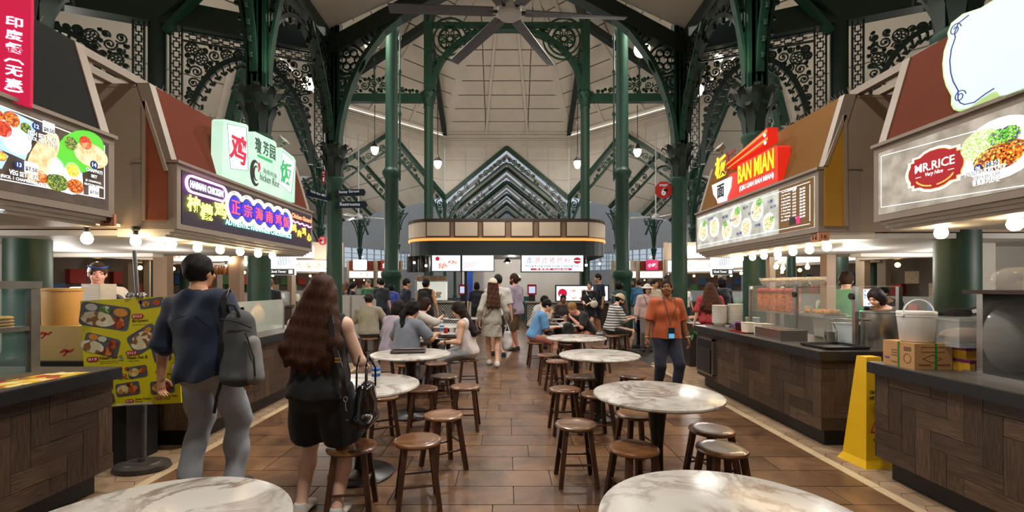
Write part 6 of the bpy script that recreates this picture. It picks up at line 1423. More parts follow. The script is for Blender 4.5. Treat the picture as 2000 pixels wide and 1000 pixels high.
# ---- wet floor sign
YEL = pm('yellow safety plastic', (222, 176, 16), .06, 4, .4)
t = thing('wet_floor_sign', 'tall yellow wet floor sign wedged between the two right counters', 'sign', (3.18, 4.0, 0), .1, None, False)
MB().hexa([(-.07,-.05,.93),(.07,-.05,.93),(.07,.05,.93),(-.07,.05,.93)], [(-.14,-.12,.06),(.14,-.12,.06),(.14,.12,.06),(-.14,.12,.06)]).build('cone_body', YEL, t); MB().hexa([(-.14,-.12,.06),(.14,-.12,.06),(.14,.12,.06),(-.14,.12,.06)], [(-.17,-.15,0),(.17,-.15,0),(.17,.15,0),(-.17,.15,0)]).build('foot_skirt', YEL, t)
INV_K = None
vv = Vector((0, .07, .87)).normalized(); bb = Board(t, (0,-.1215,.06), (1,0,0), vv); bb.lift(.001)
bb.text('CAUTION', 0, .56, .03, INK, .001, .13, .02, 'c'); bb.text('WET FLOOR', 0, .51, .03, INK, .001, .15, .02, 'c'); bb.line('triangle', [(-.08,.24),(.08,.24),(0,.39)], .014, pm('red print', (190,30,24), .05, 5, .5), 0, .002, True)
bb.line('slip_figure', [(-.02,.27),(.0,.31),(.02,.29),(.03,.33)], .012, INK, 0, .002)
bb.text('CUIDADO', 0, .16, .025, INK, .001, .13, .02, 'c')
# ---- nearest left counter
t = thing('display_case', 'lit steel framed glass case with flatbread on the nearest left counter', 'display case', (-3.5, 2.2, CZ)); xa, xb = -3.8, -3.26
DSF = pm('worn steel frame', (120, 116, 108), .15, 12, .4, .6)
for x in (xa, xb):
    for y_ in (1.2, 3.12): MB().box(x-.02, y_-.02, CZ, x+.02, y_+.04, 1.57).build('post', DSF, t)
MB().box(xa-.02, 1.18, 1.53, xb+.025, 3.17, 1.58).build('top_frame', DSF, t); MB().box(xa-.02, 1.18, CZ, xb+.025, 3.17, CZ+.03).build('bottom_frame', DSF, t); MB().box(xb-.01, 1.2, 1.245, xb+.015, 3.15, 1.275).build('middle_rail', DSF, t); MB().box(xa, 1.2, 1.25, xb-.02, 3.12, 1.256).build('shelf', GLASS, t)
MB().box(xb-.004, 1.22, CZ+.03, xb, 3.12, 1.53).build('front_glass', glass('teal tinted glass', (170, 215, 220), .06, .04), t); MB().box(xa, 3.13, CZ+.03, xb, 3.134, 1.53).build('end_glass', glass('teal tinted glass', (170,215,220)), t)
MB().box(xa, 1.2, CZ+.03, xa+.01, 3.12, 1.53).build('back_panel', pm('pale case back', (120, 150, 155), .1, 4, .4), t); MB().box(xa+.2, 1.3, 1.515, xa+.24, 3.0, 1.53).build('case_tube', em('case tube light', (200, 235, 255), 3), t)
tray('glass tray under the flatbread pile in the left display case', -3.38, 3.0, 1.257, .2, .24, 0, CLEARP)
for i in range(4): tag(MB().lathe([(.0,0),(.085,.0),(.095,.008),(.08,.018),(.0,.022)], 18, (-3.38+.006*i, 3.0-.006*i, 1.266+.021*i)).build('flatbread', pm('yellow flatbread', (214, 170, 70), .2, 14, .6), None, True), f'{ORD[i]} yellow flatbread from the bottom of the pile in the left case', 'bread', 'flatbreads in the case')
q = [G(x, y, CZ+.001) for x, y in ((-60,752),(115,727),(178,727),(-60,772))]
t = thing('counter_mat', 'printed food picture mat in red and yellow on the nearest left counter', 'mat', (q[0].x, q[0].y, CZ)); MB().hexa(q, [v+Vector((0,0,.002)) for v in q]).build('mat', food('food mat print', [(214,170,40),(190,60,40),(235,215,140),(160,100,40),(225,190,60)], 0, 16), t)
tag(MB().box(-4.4, 3.9, 0, -3.26, 4.25, .9).build('black_cabinet', BLACK), 'black cabinet at the end of the nearest left counter under the taped carton', 'cabinet')
t = thing('cardboard_box', 'yellowish carton with red marks behind the menu board', 'box', (-3.8, 4.1, .9)); MB().box(-4.15, 3.95, .9, -3.5, 4.24, 1.2).build('carton', pm('yellowish cardboard', (206, 178, 112), .05, 5, .6), t)
bb = Board(t, (-4.15, 3.95, .9), (1,0,0), (0,0,1))
for a, b2 in ((.14,.22),(.33,.07),(.52,.2)): bb.line('red_mark', [(a-.06,b2),(a-.02,b2+.02),(a+.03,b2+.01),(a+.06,b2+.03)], [.008,.025,.02,.006], pm('red print', (190,30,24)), 0, .002); bb.line('red_mark', [(a-.03,b2-.03),(a+.01,b2+.015)], .012, pm('red print', (190,30,24)), 0, .002)
p = P(122, 630, 4.09); t = thing('plastic_tub', 'tall cream orange plastic tub on the yellowish carton', 'tub', (p.x, 4.09, 1.2), 0, None, False); MB().lathe([(.0,0),(.13,0),(.135,.012),(.138,.3),(.15,.305),(.152,.325),(.14,.328),(.13,.02),(.0,.02)], 30).build('tub_body', pm('cream orange plastic', (236, 190, 128), .03, 3, .4), t, True)
for i in range(15): tag(MB().prism(rounded(.2,.2,.02,2), (Vector((-4.12,4.6,CZ+.3+i*.0225)), Vector((1,0,0)), Vector((0,1,0)), Vector((0,0,1))), 0, .021).build('foam_box', pm('white foam box', (224, 228, 232), .03, 6, .6)), f'{ORD[i]} white foam box from the bottom of the tall stack', 'box', 'tall stack of white foam boxes')
tag(MB().box(-4.3,4.45,CZ,-3.95,4.75,CZ+.3).build('storage_crate', BLACK), 'dark crate under the tall stack of white foam boxes', 'crate')
tag(MB().box(-4.32, 4.36, 0, -3.86, 5.2, .93).build('back_counter', STEEL), 'steel back counter behind the chicken rice counter', 'counter')
# menu board on its stand
t = thing('menu_board', 'bright yellow food menu board tilted on a pole stand', 'sign', (-3.05, 3.85, 0)); a = .055
bo = P(168, 797, 3.82); b = Board(t, bo, (math.cos(a), 0, math.sin(a)), (-math.sin(a), 0, math.cos(a))); W = .80; Hh = .9
BY = pm('bright yellow board print', (228, 214, 20), .03, 3, .5); b.rect('board', 0, 0, W, Hh, BY, -.012, 0)
TRG = pm('steel tray print', (92, 96, 104), .2, 9, .4); NAAN = food('naan print', [(232,218,180),(245,236,210),(150,100,50),(238,226,192)], 0, 26); CUR = food('curry print', [(190,80,30),(140,50,20),(220,130,60),(110,40,20)], 0, 24); ORG2 = pm('orange sauce print', (222, 150, 50), .05, 6, .5); BRI = food('briyani print', [(224,190,110),(200,140,50),(240,220,160),(160,90,30)], 0, 30); GRN2 = food('green relish print', [(60,110,40),(120,150,60),(220,220,200)], 0, 26)
def meal(cx, cy, w_, h_, rot, parts):
    pts = rounded(w_, h_, min(w_, h_)*.18, 3); ca, sa = math.cos(rot), math.sin(rot); b.poly('tray_print', [(cx+x*ca-y*sa, cy+x*sa+y*ca) for x, y in pts], TRG, 0, .002)
    for j, (dx, dy, r1, r2, m_) in enumerate(parts): b.disc('food_print', cx+dx*ca-dy*sa, cy+dx*sa+dy*ca, r1, m_, .002, .004+.0004*j, r2, 18, rot)
meal(.20,.76,.42,.2,-.2, ((-.12,.06,.05,.03,WHITE),(.0,.055,.05,.032,GRN2),(.13,.05,.06,.035,ORG2),(.12,-.04,.055,.05,CUR),(-.05,-.03,.15,.062,NAAN)))
meal(.16,.52,.3,.16,-.3, ((-.08,.05,.04,.025,ORG2),(.0,.05,.04,.025,GRN2),(.09,.03,.04,.035,CUR),(.06,-.04,.05,.035,CUR),(-.07,-.03,.1,.05,NAAN)))
meal(.52,.55,.26,.18,.5, ((-.02,.0,.1,.07,NAAN),(.07,.05,.03,.02,ORG2),(.08,-.03,.035,.03,CUR)))
meal(.10,.22,.16,.09,-.15, ((-.03,.0,.04,.03,BRI),(.035,.01,.03,.025,CUR))); meal(.17,.06,.15,.09,.2, ((-.02,.0,.04,.03,NAAN),(.04,0,.025,.025,CUR))); meal(.45,.28,.16,.1,.1, ((-.03,.0,.045,.035,BRI),(.04,.01,.03,.025,CUR))); meal(.36,.14,.2,.11,.1, ((-.04,.0,.05,.04,BRI),(.045,-.01,.04,.035,CUR),(.02,.035,.03,.015,CUR))); meal(.65,.14,.2,.11,.05, ((-.04,0,.045,.035,BRI),(.04,-.01,.035,.03,CUR))); meal(.66,.42,.15,.14,.2, ((0,0,.05,.05,CUR),)); meal(.60,.85,.2,.08,.1, ((-.05,0,.03,.025,BRI),(.04,0,.03,.025,CUR)))
RB = pm('red price pill', (190, 40, 36), .04, 5, .5); WL = pm('white print', (240,240,236), .02, 5, .5); DL = pm('dark brown print', (70, 40, 30), .05, 5, .5)
for st, x, y, w_ in (('$12.5',.475,.745,.1),('$15',.08,.405,.1),('$12.5',.41,.44,.1),('$9.5',.32,.255,.07),('$10',.37,.04,.07),('$9.5',.635,.27,.07),('$10',.61,.05,.06)):
    b.poly('price_pill', [(x+px_*1, y+py_) for px_, py_ in rounded(w_, w_*.42, w_*.2, 4)], RB, 0, .003); b.text(st, x, y-w_*.12, w_*.24, WL, .004, w_*.75, .03, 'c')
for st, x, y, h_, w_ in (('Briyani',.43,.69,.03,.13),('Naan Set C',.14,.40,.026,.19),('Naan Set B',.37,.39,.026,.17),('Naan Set Veg',.28,.22,.018,.13),('Butter Chicken',.42,.045,.016,.13),('Briyani',.42,.022,.015,.06),('Mutton Gara',.62,.24,.016,.12),('Briyani',.62,.22,.015,.06),('Chicken Tikka',.65,.055,.016,.12),('Briyani',.65,.033,.015,.06),('2 Classic Naan, Butter Chicken',.14,.378,.009,.2),('Butter Chicken & 2 Veg',.14,.362,.009,.15),('1 Plain Naan',.37,.37,.009,.1),('Basmati Rice, Curry',.43,.67,.009,.12)): b.text(st, x, y, h_, DL, .002, w_, .012)
b.rect('footer_strip', .26,-.0+.004,.56,.018, WL, 0, .002); b.text('Good Food, Good Mood', .41, .006, .009, INK, .003, .2, .01, 'c')
for x, y, c in ((.50,.86,(190,120,200)),(.53,.845,(150,190,150)),(.36,.31,(200,60,50)),(.68,.34,(170,140,210)),(.32,.4,(150,200,150))): b.disc('dot_print', x, y, .016, pm('dot %d' % c[0], c, .05, 9, .5), 0, .002)
bx_, bz_ = P(281, 900, 3.88).x, 0
MB().tube([(bx_, 3.88, .03), (P(283,790,3.88).x, 3.88, .6), (P(262,490,3.88).x, 3.88, P(262,490,3.88).z)], .016, 10).build('pole', pm('scuffed grey steel pole', (120, 122, 124), .15, 12, .35, .7), t, True)
MB().lathe([(.0,0),(.22,0),(.225,.01),(.215,.04),(.15,.05),(.14,.06),(.04,.062),(.03,.09),(.0,.09)], 30, (bx_, 3.86, 0), sy=.75).build('oval_base', pm('dark cast base', (58, 52, 48), .15, 8, .45), t, True)
for x in (252, 275): q = P(x, 577, 3.82); MB().lathe([(.0,0),(.03,.0),(.034,.02),(.03,.04),(.0,.042)], 14, (q.x, 3.83, q.z-.02)).build('clamp', CHROME, t, True)
# brass tap and low steel bench
t = thing('brass_tap', 'bent brass tap pipe near the floor beside the menu board base', 'tap', (-3.28, 4.25, 0)); q = [P(290,826,4.35), P(296,828,4.32), P(299,840,4.3), P(298,864,4.3)]
MB().tube([Vector((-3.42,4.36,.24)), q[0], q[1], q[2], Vector((q[3].x, q[3].y, .0))], .014, 8).build('pipe', pm('worn brass', (190, 160, 96), .1, 12, .3, .8), t, True)
t = thing('glass_guard', 'frosted glass guard on the chicken rice counter', 'glass guard', (-3.3, 6.1, CZ)); MB().box(-3.305, 5.2, CZ, -3.295, 6.72, 1.35).build('pane', glass('frosted guard glass', (225, 232, 222), .4, .25), t)
for y_ in (5.2, 6.72): MB().box(-3.31, y_-.012, CZ, -3.29, y_+.012, 1.36).build('edge_post', STEEL, t)
t = thing('roast_chicken', 'pale poached chicken hanging behind the chicken rice glass', 'food', (-3.45, 6.3, CZ), 0, None, False); MB().sph((0,0,.2), (.09,.09,.14), 14, 9).build('carcass_body', pm('poached chicken skin', (222, 186, 130), .1, 10, .4), t, True); MB().lathe([(.0,0),(.12,0),(.12,.06),(.0,.06)], 16).build('dish', STEEL, t); MB().tube([(0,0,.32),(.02,.02,.38)], [.03,.018], 8).build('neck', pm('poached chicken neck', (206, 110, 70), .1, 10, .4), t)
for i in range(9): tag(MB().sph((P(402+i*6, 525, 8.4).x, 8.4+.1*(i % 3), P(402, 527, 8.4).z), (.035,.035,.09), 9, 7).build('roast_meat', pm('roast meat glaze', (136, 84, 40), .25, 14, .3), None, True), f'{ORD[i]} glazed roast from the left hanging over the chicken rice stall', 'food', 'hanging roasts')
t = thing('hanging_rail', 'steel rail with hooks over the chicken rice stall', 'rail', (P(430,510,8.45).x, 8.45, 2.1)); z = P(402,512,8.45).z; MB().tube([(P(380,512,8.45).x, 8.45, z), (P(470,512,8.45).x, 8.45, z)], .015, 6).build('rail', STEEL, t)
for x in (382, 468): MB().tube([(P(x,512,8.45).x, 8.45, z), (P(x,512,8.45).x, 8.45, 3.3)], .01, 5).build('hanger', STEEL, t)
tag(MB().box(-4.6, 4.36, 0, -4.58, 4.4, .3).build('splash_board', STEEL), 'small steel splash board behind the counters', 'board') if False else None
# ---- far dividers, planters and potted greens
for i, (x, y0_, Y, lb) in enumerate(((686,575,13.5,'grey rounded screen partition behind the woman in black'),)):
    p = P(x, 640, Y); t = thing('partition', lb, 'partition', (p.x, Y, 0)); pts = [(-.75,0),(.75,0),(.75,1.1),(.6,1.27),(-.6,1.27),(-.75,1.1)]
    MB().prism(pts, (Vector((p.x,Y,0)), Vector((1,0,0)), Vector((0,0,1)), Vector((0,-1,0))), -.04, .04).build('panel', GREYW, t); MB().box(p.x-.02, Y-.06, 0, p.x+.02, Y-.04, 1.26).build('seam_post', FRAME, t)
t = thing('planter', 'leafy plant box beside the far end of the noodle counter', 'plant', (3.95, 9.0, 0)); MB().box(3.5, 8.7, 0, 4.5, 9.2, .55).build('box', pm('dark planter', (40, 32, 28), .1, 5, .5), t); m = MB()
for k in range(90):
    x, y_ = RND.uniform(3.5,4.5), RND.uniform(8.65,9.25); d = Vector((RND.uniform(-1,1), RND.uniform(-1,1), .8)).normalized(); L = RND.uniform(.15,.3); sd = d.cross(Vector((0,0,1))).normalized()*.03; a = Vector((x,y_,.5)); m.add([a, a+d*L*.5+sd, a+d*L, a+d*L*.5-sd], [(0,1,2,3)])
stuff(m.build('leaves', pm('dark green leaf', (36, 80, 34), .3, 8, .5), t)); t['label'] = 'leafy green plant box beside the far end of the noodle counter'
tag(MB().box(P(1345,600,9.8).x, 9.7, 0, P(1400,600,9.8).x, 10.3, .74).build('dining_bench', pm('far counter brown', (64,46,36))), 'brown bench counter in front of the seated man in blue', 'bench')
t = thing('monitor', 'bright order monitor beside the green shirted cook', 'screen', (P(1695,575,5.9).x, 5.9, 1.1)); q = P(1684,600,5.9); q2 = P(1709,563,5.9); MB().box(q.x, 5.9, q.z, q2.x, 5.94, q2.z).build('housing', FRAME, t); MB().box(q.x+.015, 5.893, q.z+.015, q2.x-.015, 5.9, q2.z-.015).build('screen', food('order screen print', [(225,235,250),(120,130,160),(240,245,255),(180,190,215)], 1.1, 40), t); MB().box((q.x+q2.x)/2-.02, 5.92, 0, (q.x+q2.x)/2+.02, 5.95, q.z).build('stand', BLACK, t)
# ================================================================ PEOPLE: one smooth body each, grown from a distance field
class Field:
    def __init__(s, lo, hi, h):
        s.h = h; s.lo = np.array(lo, float); n = np.ceil((np.array(hi)-s.lo)/h).astype(int)+1
        s.ax = [s.lo[i]+h*np.arange(n[i]) for i in range(3)]; s.F = np.full(n, 9.0)
    def win(s, lo, hi):
        i0 = np.clip(np.floor((np.array(lo)-s.lo)/s.h).astype(int), 0, None); i1 = np.ceil((np.array(hi)-s.lo)/s.h).astype(int)+1
        sl = tuple(slice(a, max(a, b)) for a, b in zip(i0, np.minimum(i1, s.F.shape)))
        return sl, s.ax[0][sl[0]][:, None, None], s.ax[1][sl[1]][None, :, None], s.ax[2][sl[2]][None, None, :]
    def mix(s, sl, d, k):
        a = s.F[sl]
        if a.size == 0: return
        if k <= 0: s.F[sl] = np.minimum(a, d); return
        q = np.clip(.5+.5*(a-d)/k, 0, 1); s.F[sl] = a*(1-q)+d*q-k*q*(1-q)
    def cap(s, a, b, ra, rb, k=.02, flat=False, sub=False):
        a = np.array(a, float); b = np.array(b, float); R = max(ra, rb)+k+3*s.h
        sl, X, Y, Z = s.win(np.minimum(a, b)-R, np.maximum(a, b)+R); d = b-a; L2 = max(d@d, 1e-9); L = L2**.5
        tt = ((X-a[0])*d[0]+(Y-a[1])*d[1]+(Z-a[2])*d[2])/L2; t = np.clip(tt, 0, 1)
        D = np.sqrt((X-a[0]-t*d[0])**2+(Y-a[1]-t*d[1])**2+(Z-a[2]-t*d[2])**2)-(ra+(rb-ra)*t)
        if flat: D = np.maximum(D, (tt-1)*L)
        if sub: s.F[sl] = np.maximum(s.F[sl], -D)
        else: s.mix(sl, D, k)
    def ell(s, c, r, k=.02, R=None, sub=False):
        c = np.array(c, float); r = np.array(r, float); m = r.max()+k+3*s.h
        sl, X, Y, Z = s.win(c-m, c+m); x, y, z = X-c[0], Y-c[1], Z-c[2]
        if R is not None: x, y, z = (x*R[0,i]+y*R[1,i]+z*R[2,i] for i in range(3))
        k0 = np.sqrt((x/r[0])**2+(y/r[1])**2+(z/r[2])**2); k1 = np.sqrt((x/r[0]**2)**2+(y/r[1]**2)**2+(z/r[2]**2)**2)+1e-9
        D = k0*(k0-1)/k1
        if sub: s.F[sl] = np.maximum(s.F[sl], -D)
        else: s.mix(sl, D, k)
    def ecap(s, a, b, ra, rb, side, k=.03, flat=False):   # elliptic capsule, ra/rb = (side radius, front radius)
        a = np.array(a, float); b = np.array(b, float); R = max(*ra, *rb)+k+3*s.h
        sl, X, Y, Z = s.win(np.minimum(a, b)-R, np.maximum(a, b)+R); d = b-a; L = max((d@d)**.5, 1e-6); dn = d/L
        sd = np.array(side, float); sd = sd-dn*(sd@dn); sd /= (sd@sd)**.5; fd = np.cross(dn, sd)
        x, y, z = X-a[0], Y-a[1], Z-a[2]; tt = (x*dn[0]+y*dn[1]+z*dn[2])/L; t = np.clip(tt, 0, 1)
        u = x*sd[0]+y*sd[1]+z*sd[2]; v = x*fd[0]+y*fd[1]+z*fd[2]; w_ = (tt-t)*L
        rs = ra[0]+(rb[0]-ra[0])*t; rf = ra[1]+(rb[1]-ra[1])*t; rm = np.minimum(rs, rf)
        k0 = np.sqrt((u/rs)**2+(v/rf)**2+(w_/rm)**2); k1 = np.sqrt((u/rs**2)**2+(v/rf**2)**2+(w_/rm**2)**2)+1e-6
        D = k0*(k0-1)/k1
        if flat: D = np.maximum(D, (tt-1)*L)
        s.mix(sl, D, k)
    def cut(s, p, n):                                      # keep the side opposite to n
        n = np.array(n, float); n /= (n@n)**.5; X, Y, Z = s.ax[0][:, None, None], s.ax[1][None, :, None], s.ax[2][None, None, :]
        s.F = np.maximum(s.F, (X-p[0])*n[0]+(Y-p[1])*n[1]+(Z-p[2])*n[2])
    def folds(s, amp, seed=0, f=1.0):
        if amp <= 0: return
        X, Y, Z = s.ax[0][:, None, None], s.ax[1][None, :, None], s.ax[2][None, None, :]
        s.F = s.F+amp*(np.sin(f*(17*X+9*Z+6*Y)+seed)*np.sin(f*(21*Z-13*X+4*Y)+seed*2.1)+.6*np.sin(f*(31*X-23*Z+17*Y)+seed*1.7))
    def mesh(s, name):                                     # surface nets
        F = s.F; I = F < 0; n = np.array(F.shape)-1
        c = [I[a:n[0]+a, b:n[1]+b, d:n[2]+d] for a in (0,1) for b in (0,1) for d in (0,1)]; cnt = sum(x.astype(np.int8) for x in c); act = (cnt > 0) & (cnt < 8)
        idx = np.full(n, -1); ii = np.argwhere(act); idx[act] = np.arange(len(ii)); P_ = np.zeros((len(ii), 3)); W = np.zeros(len(ii))
        f = {(a,b,d): F[ii[:,0]+a, ii[:,1]+b, ii[:,2]+d] for a in (0,1) for b in (0,1) for d in (0,1)}
        for ax in range(3):
            o = [i for i in range(3) if i != ax]
            for p in (0,1):
                for q in (0,1):
                    k0 = [0,0,0]; k0[o[0]] = p; k0[o[1]] = q; k1 = list(k0); k1[ax] = 1; f0, f1 = f[tuple(k0)], f[tuple(k1)]
                    m = (f0 < 0) != (f1 < 0); t = np.where(m, f0/np.where(m, f0-f1, 1), 0); pt = np.array(k0, float)[None, :].repeat(len(ii), 0); pt[:, ax] = t; P_[m] += pt[m]; W[m] += 1
        V = (ii+P_/np.maximum(W, 1)[:, None])*s.h+s.lo; faces = []
        for ax in range(3):
            A, B = np.take(I, range(n[ax]), ax), np.take(I, range(1, n[ax]+1), ax); e = np.argwhere(A != B); o = [(ax+1) % 3, (ax+2) % 3]
            ok = (e[:, o[0]] > 0) & (e[:, o[1]] > 0) & (e[:, o[0]] < n[o[0]]) & (e[:, o[1]] < n[o[1]]); e = e[ok]
            q = []
            for (p, r) in ((1,1),(0,1),(0,0),(1,0)):
                g = e.copy(); g[:, o[0]] -= p; g[:, o[1]] -= r; q.append(idx[g[:,0], g[:,1], g[:,2]])
            q = np.stack(q, 1); flip = ~A[e[:,0], e[:,1], e[:,2]]; q[flip] = q[flip][:, ::-1]; faces.append(q)
        fc = np.concatenate(faces) if faces else np.zeros((0,4), int); fc = fc[(fc >= 0).all(1)]
        me = bpy.data.meshes.new(name); me.vertices.add(len(V)); me.vertices.foreach_set('co', V.ravel()); me.loops.add(fc.size); me.loops.foreach_set('vertex_index', fc.ravel().astype(np.int32))
        me.polygons.add(len(fc)); me.polygons.foreach_set('loop_start', np.arange(0, fc.size, 4, dtype=np.int32)); me.polygons.foreach_set('loop_total', np.full(len(fc), 4, np.int32)); me.update(calc_edges=True); me.shade_smooth(); return me

def v3(*a): return np.array(a, float)
def unit(a): return a/max(1e-9, float(np.sqrt(a@a)))
def rotx(a): c, s = math.cos(a), math.sin(a); return np.array([[1,0,0],[0,c,s],[0,-s,c]])     # positive a tips forward
def rotz(a): c, s = math.cos(a), math.sin(a); return np.array([[c,-s,0],[s,c,0],[0,0,1]])
def roty(a): c, s = math.cos(a), math.sin(a); return np.array([[c,0,s],[0,1,0],[-s,0,c]])
def ik(a, t, l1, l2, pole):
    d = t-a; L = float(np.sqrt(d@d)); L = min(L, (l1+l2)*.995); dn = unit(d); t = a+dn*L
    x = (l1*l1-l2*l2+L*L)/(2*L); hh = math.sqrt(max(1e-6, l1*l1-x*x)); p = pole-dn*(pole@dn); return a+dn*x+unit(p)*hh, t
SKIN = {'light': (226,178,150), 'fair': (232,190,166), 'tan': (198,146,112), 'brown': (134,88,62), 'dark': (110,72,52), 'pink': (226,160,140)}
def skin_m(k): return pm(f'{k} skin', SKIN[k], .05, 12, .5, spec=.4)
def cloth(col, var=.1): return pm('cloth %d %d %d' % col, col, var, 9, .85, bmp=.12, bscale=120, sheen=.15)
def hairm(col): return pm('hair %d %d %d' % col, col, .5, 5, .55, stretch=(26, 26, 1.6), bmp=.5, bscale=9, spec=.18)
def stripes(name, c0, c1, freq, axis=2):
    if name in MATS: return MATS[name]
    m, t, b = nt(name); tc = t.nodes.new('ShaderNodeTexCoord'); sx = t.nodes.new('ShaderNodeSeparateXYZ'); t.links.new(tc.outputs['Object'], sx.inputs[0])
    mu = t.nodes.new('ShaderNodeMath'); mu.operation = 'MULTIPLY'; mu.inputs[1].default_value = freq; t.links.new(sx.outputs[axis], mu.inputs[0]); fr = t.nodes.new('ShaderNodeMath'); fr.operation = 'FRACT'; t.links.new(mu.outputs[0], fr.inputs[0])
    t.links.new(ramp(t, fr.outputs[0], [(0, lin(c0)), (.62, lin(c1))], 'CONSTANT'), b.inputs['Base Color']); b.inputs['Roughness'].default_value = .85; MATS[name] = m; return m
def speck(name, cols, scale):
    if name in MATS: return MATS[name]
    m, t, b = nt(name); t.links.new(ramp(t, noise(t, coords(t), scale, 4, .7), [(.3+.4*i/(len(cols)-1), lin(c)) for i, c in enumerate(cols)], 'CONSTANT' if len(cols) > 3 else 'LINEAR'), b.inputs['Base Color']); b.inputs['Roughness'].default_value = .85; MATS[name] = m; return m

def person(label, x, y, yaw, h=1.7, res=.013, skin='light', sit=None, lean=0.0, roll=0.0, wid=1.0, fem=False, head=(0.0, 0.0), hands=None, feet=None, poles=None,
           top=None, top_len=-.06, sleeve=.55, loose=.014, bottom=None, leg=1.0, blo=.016, skirt=None, hair='short', hcol=(18,16,16), hat=None, shoes=(40,38,38), beard=None, face=True, wdir=None, folds=.004, group=None):
    """x,y ground position; yaw = facing (0 looks along +Y, PI towards the camera). hands: {'l': wrist, 'r': wrist} in body space (x right, y forward)."""
    s = h/1.72; root = thing('person', label, 'person', (x, y, 0), yaw, group, False); SM_ = skin_m(skin)
    hz = .92*s if sit is None else sit+.11; Hc = v3(0, 0, hz); Rb = rotx(lean) @ roty(roll); up = Rb @ v3(0,0,1); fw = Rb @ v3(0,1,0); rt = Rb @ v3(1,0,0)
    Nb = Hc+up*.50*s; sh = {sg: Nb-up*.055*s+rt*sg*.178*s*(.5+.5*wid)*(.93 if fem else 1) for sg in (-1, 1)}
    Rh = rotz(head[0]) @ rotx(head[1]+lean*.35); hu = Rh @ v3(0,0,1); hf = Rh @ v3(0,1,0); hr = Rh @ v3(1,0,0)
    Hd = Nb+unit(up+.25*fw)*.085*s+hu*.09*s+fw*.015*s; HS = lambda a, b, c: Hd+(hr*a+hf*b+hu*c)*s
    hip = {sg: Hc+v3(sg*.088*s*wid**.5, 0, -.03*s) for sg in (-1, 1)}
    an = {}; kn = {}; wr = {}; el = {}
    for sg, nm in ((-1, 'l'), (1, 'r')):
        ft = (feet or {}).get(nm)
        if ft is None: ft = (sg*.1, 0, .08) if sit is None else (sg*.13, .36, .08)
        kn[sg], an[sg] = ik(hip[sg], v3(*ft)*v3(1, 1, 1), .43*s, .42*s, v3(sg*.15, 1, .25 if sit is not None else 0))
        hd = (hands or {}).get(nm)
        tgt = v3(*hd) if hd is not None else Hc+v3(sg*.27*wid, .04, -.08*s)
        pl = (poles or {}).get(nm); el[sg], wr[sg] = ik(sh[sg], tgt, .285*s, .25*s, v3(*pl) if pl else v3(sg*.5, -1, -.25))
    lo = np.min([Hc, Nb, HS(0,0,.2), *an.values(), *wr.values(), *kn.values(), *el.values(), *sh.values()], 0)-.3; hi = np.max([Hc, HS(0,0,.2), *an.values(), *wr.values(), *kn.values(), *el.values(), *sh.values()], 0)+.3; lo[2] = -.02
    wd = wid; big = res < .009
    def torso(f, g):
        wst = .128 if fem else .142
        f.ecap(Hc-up*.03*s, Hc+up*.10*s, ((.158 if fem else .152)*wd*s+g, .115*wd*s+g), (wst*1.02*wd*s+g, .102*wd*s+g), rt, .04)
        f.ecap(Hc+up*.10*s, Hc+up*.34*s, (wst*wd*s+g, .1*wd*s+g), ((.142 if fem else .158)*wd*s+g, .108*wd**.7*s+g), rt, .05)
        f.ecap(Hc+up*.34*s, Nb-up*.05*s, ((.142 if fem else .158)*wd*s+g, .106*s+g), (.115*s+g, .068*s+g), rt, .04)
        f.cap(sh[-1], sh[1], .058*s+g, .058*s+g, .05)
        f.cap(Nb-up*.02*s-rt*.1*s, Nb+up*.02*s, .045*s+g, .05*s+g, .04); f.cap(Nb-up*.02*s+rt*.1*s, Nb+up*.02*s, .045*s+g, .05*s+g, .04)
        if fem:
            for sg in (-1, 1): f.ell(Hc+up*.30*s+rt*sg*.066*s*wd+fw*.072*s, (.056*s+g,)*3, .06)
        for sg in (-1, 1): f.ell(Hc-up*.02*s+rt*sg*.065*s-fw*.055*s, ((.085*wd*s+g),)*3, .05)
    # ---- body
    f = Field(lo, hi, res); torso(f, 0)
    f.cap(Nb-up*.03*s, HS(0,-.015,-.05), .055*s, .05*s, .03)
    f.ell(HS(0,-.008,.028), (.076*s,.095*s,.098*s), .01, Rh); f.ell(HS(0,.022,-.045), (.06*s,.068*s,.07*s), .03, Rh); f.ell(HS(0,.058,-.085), (.028*s,.026*s,.024*s), .02, Rh)
    if face:
        f.ell(HS(0,.092,-.018), (.014*s,.02*s,.016*s), .012, Rh); f.cap(HS(0,.082,.015), HS(0,.096,-.012), .008*s, .011*s, .012)
        for sg in (-1, 1): f.ell(HS(sg*.076,-.002,-.008), (.011*s,.024*s,.033*s), .008, Rh); f.ell(HS(sg*.036,.07,-.03), (.028*s,.02*s,.022*s), .02, Rh)
        for sg in (-1, 1): f.ell(HS(sg*.031,.1,.012), (.017*s,.018*s,.01*s), 0, Rh, True)
        f.ell(HS(0,.082,-.056), (.024*s,.012*s,.011*s), .01, Rh); f.cap(HS(-.04,.083,.032), HS(.04,.083,.032), .009*s, .009*s, .012)
    for sg in (-1, 1):
        f.cap(hip[sg]+v3(0,0,.02), kn[sg], .086*wd*s, .055*(.5+.5*wd)*s, .04); f.cap(kn[sg], kn[sg]+(an[sg]-kn[sg])*.35, .053*(.5+.5*wd)*s, .056*(.5+.5*wd)*s, .03); f.cap(kn[sg]+(an[sg]-kn[sg])*.35, an[sg], .056*(.5+.5*wd)*s, .036*s, .03)
        f.cap(an[sg], an[sg]+v3(0,-.03,-.04)*s, .038*s, .036*s, .02); f.ecap(an[sg]+v3(0,-.02,-.045)*s, an[sg]+v3(0,.15,-.055)*s, (.034*s,.03*s), (.04*s,.022*s), v3(1,0,0), .02)
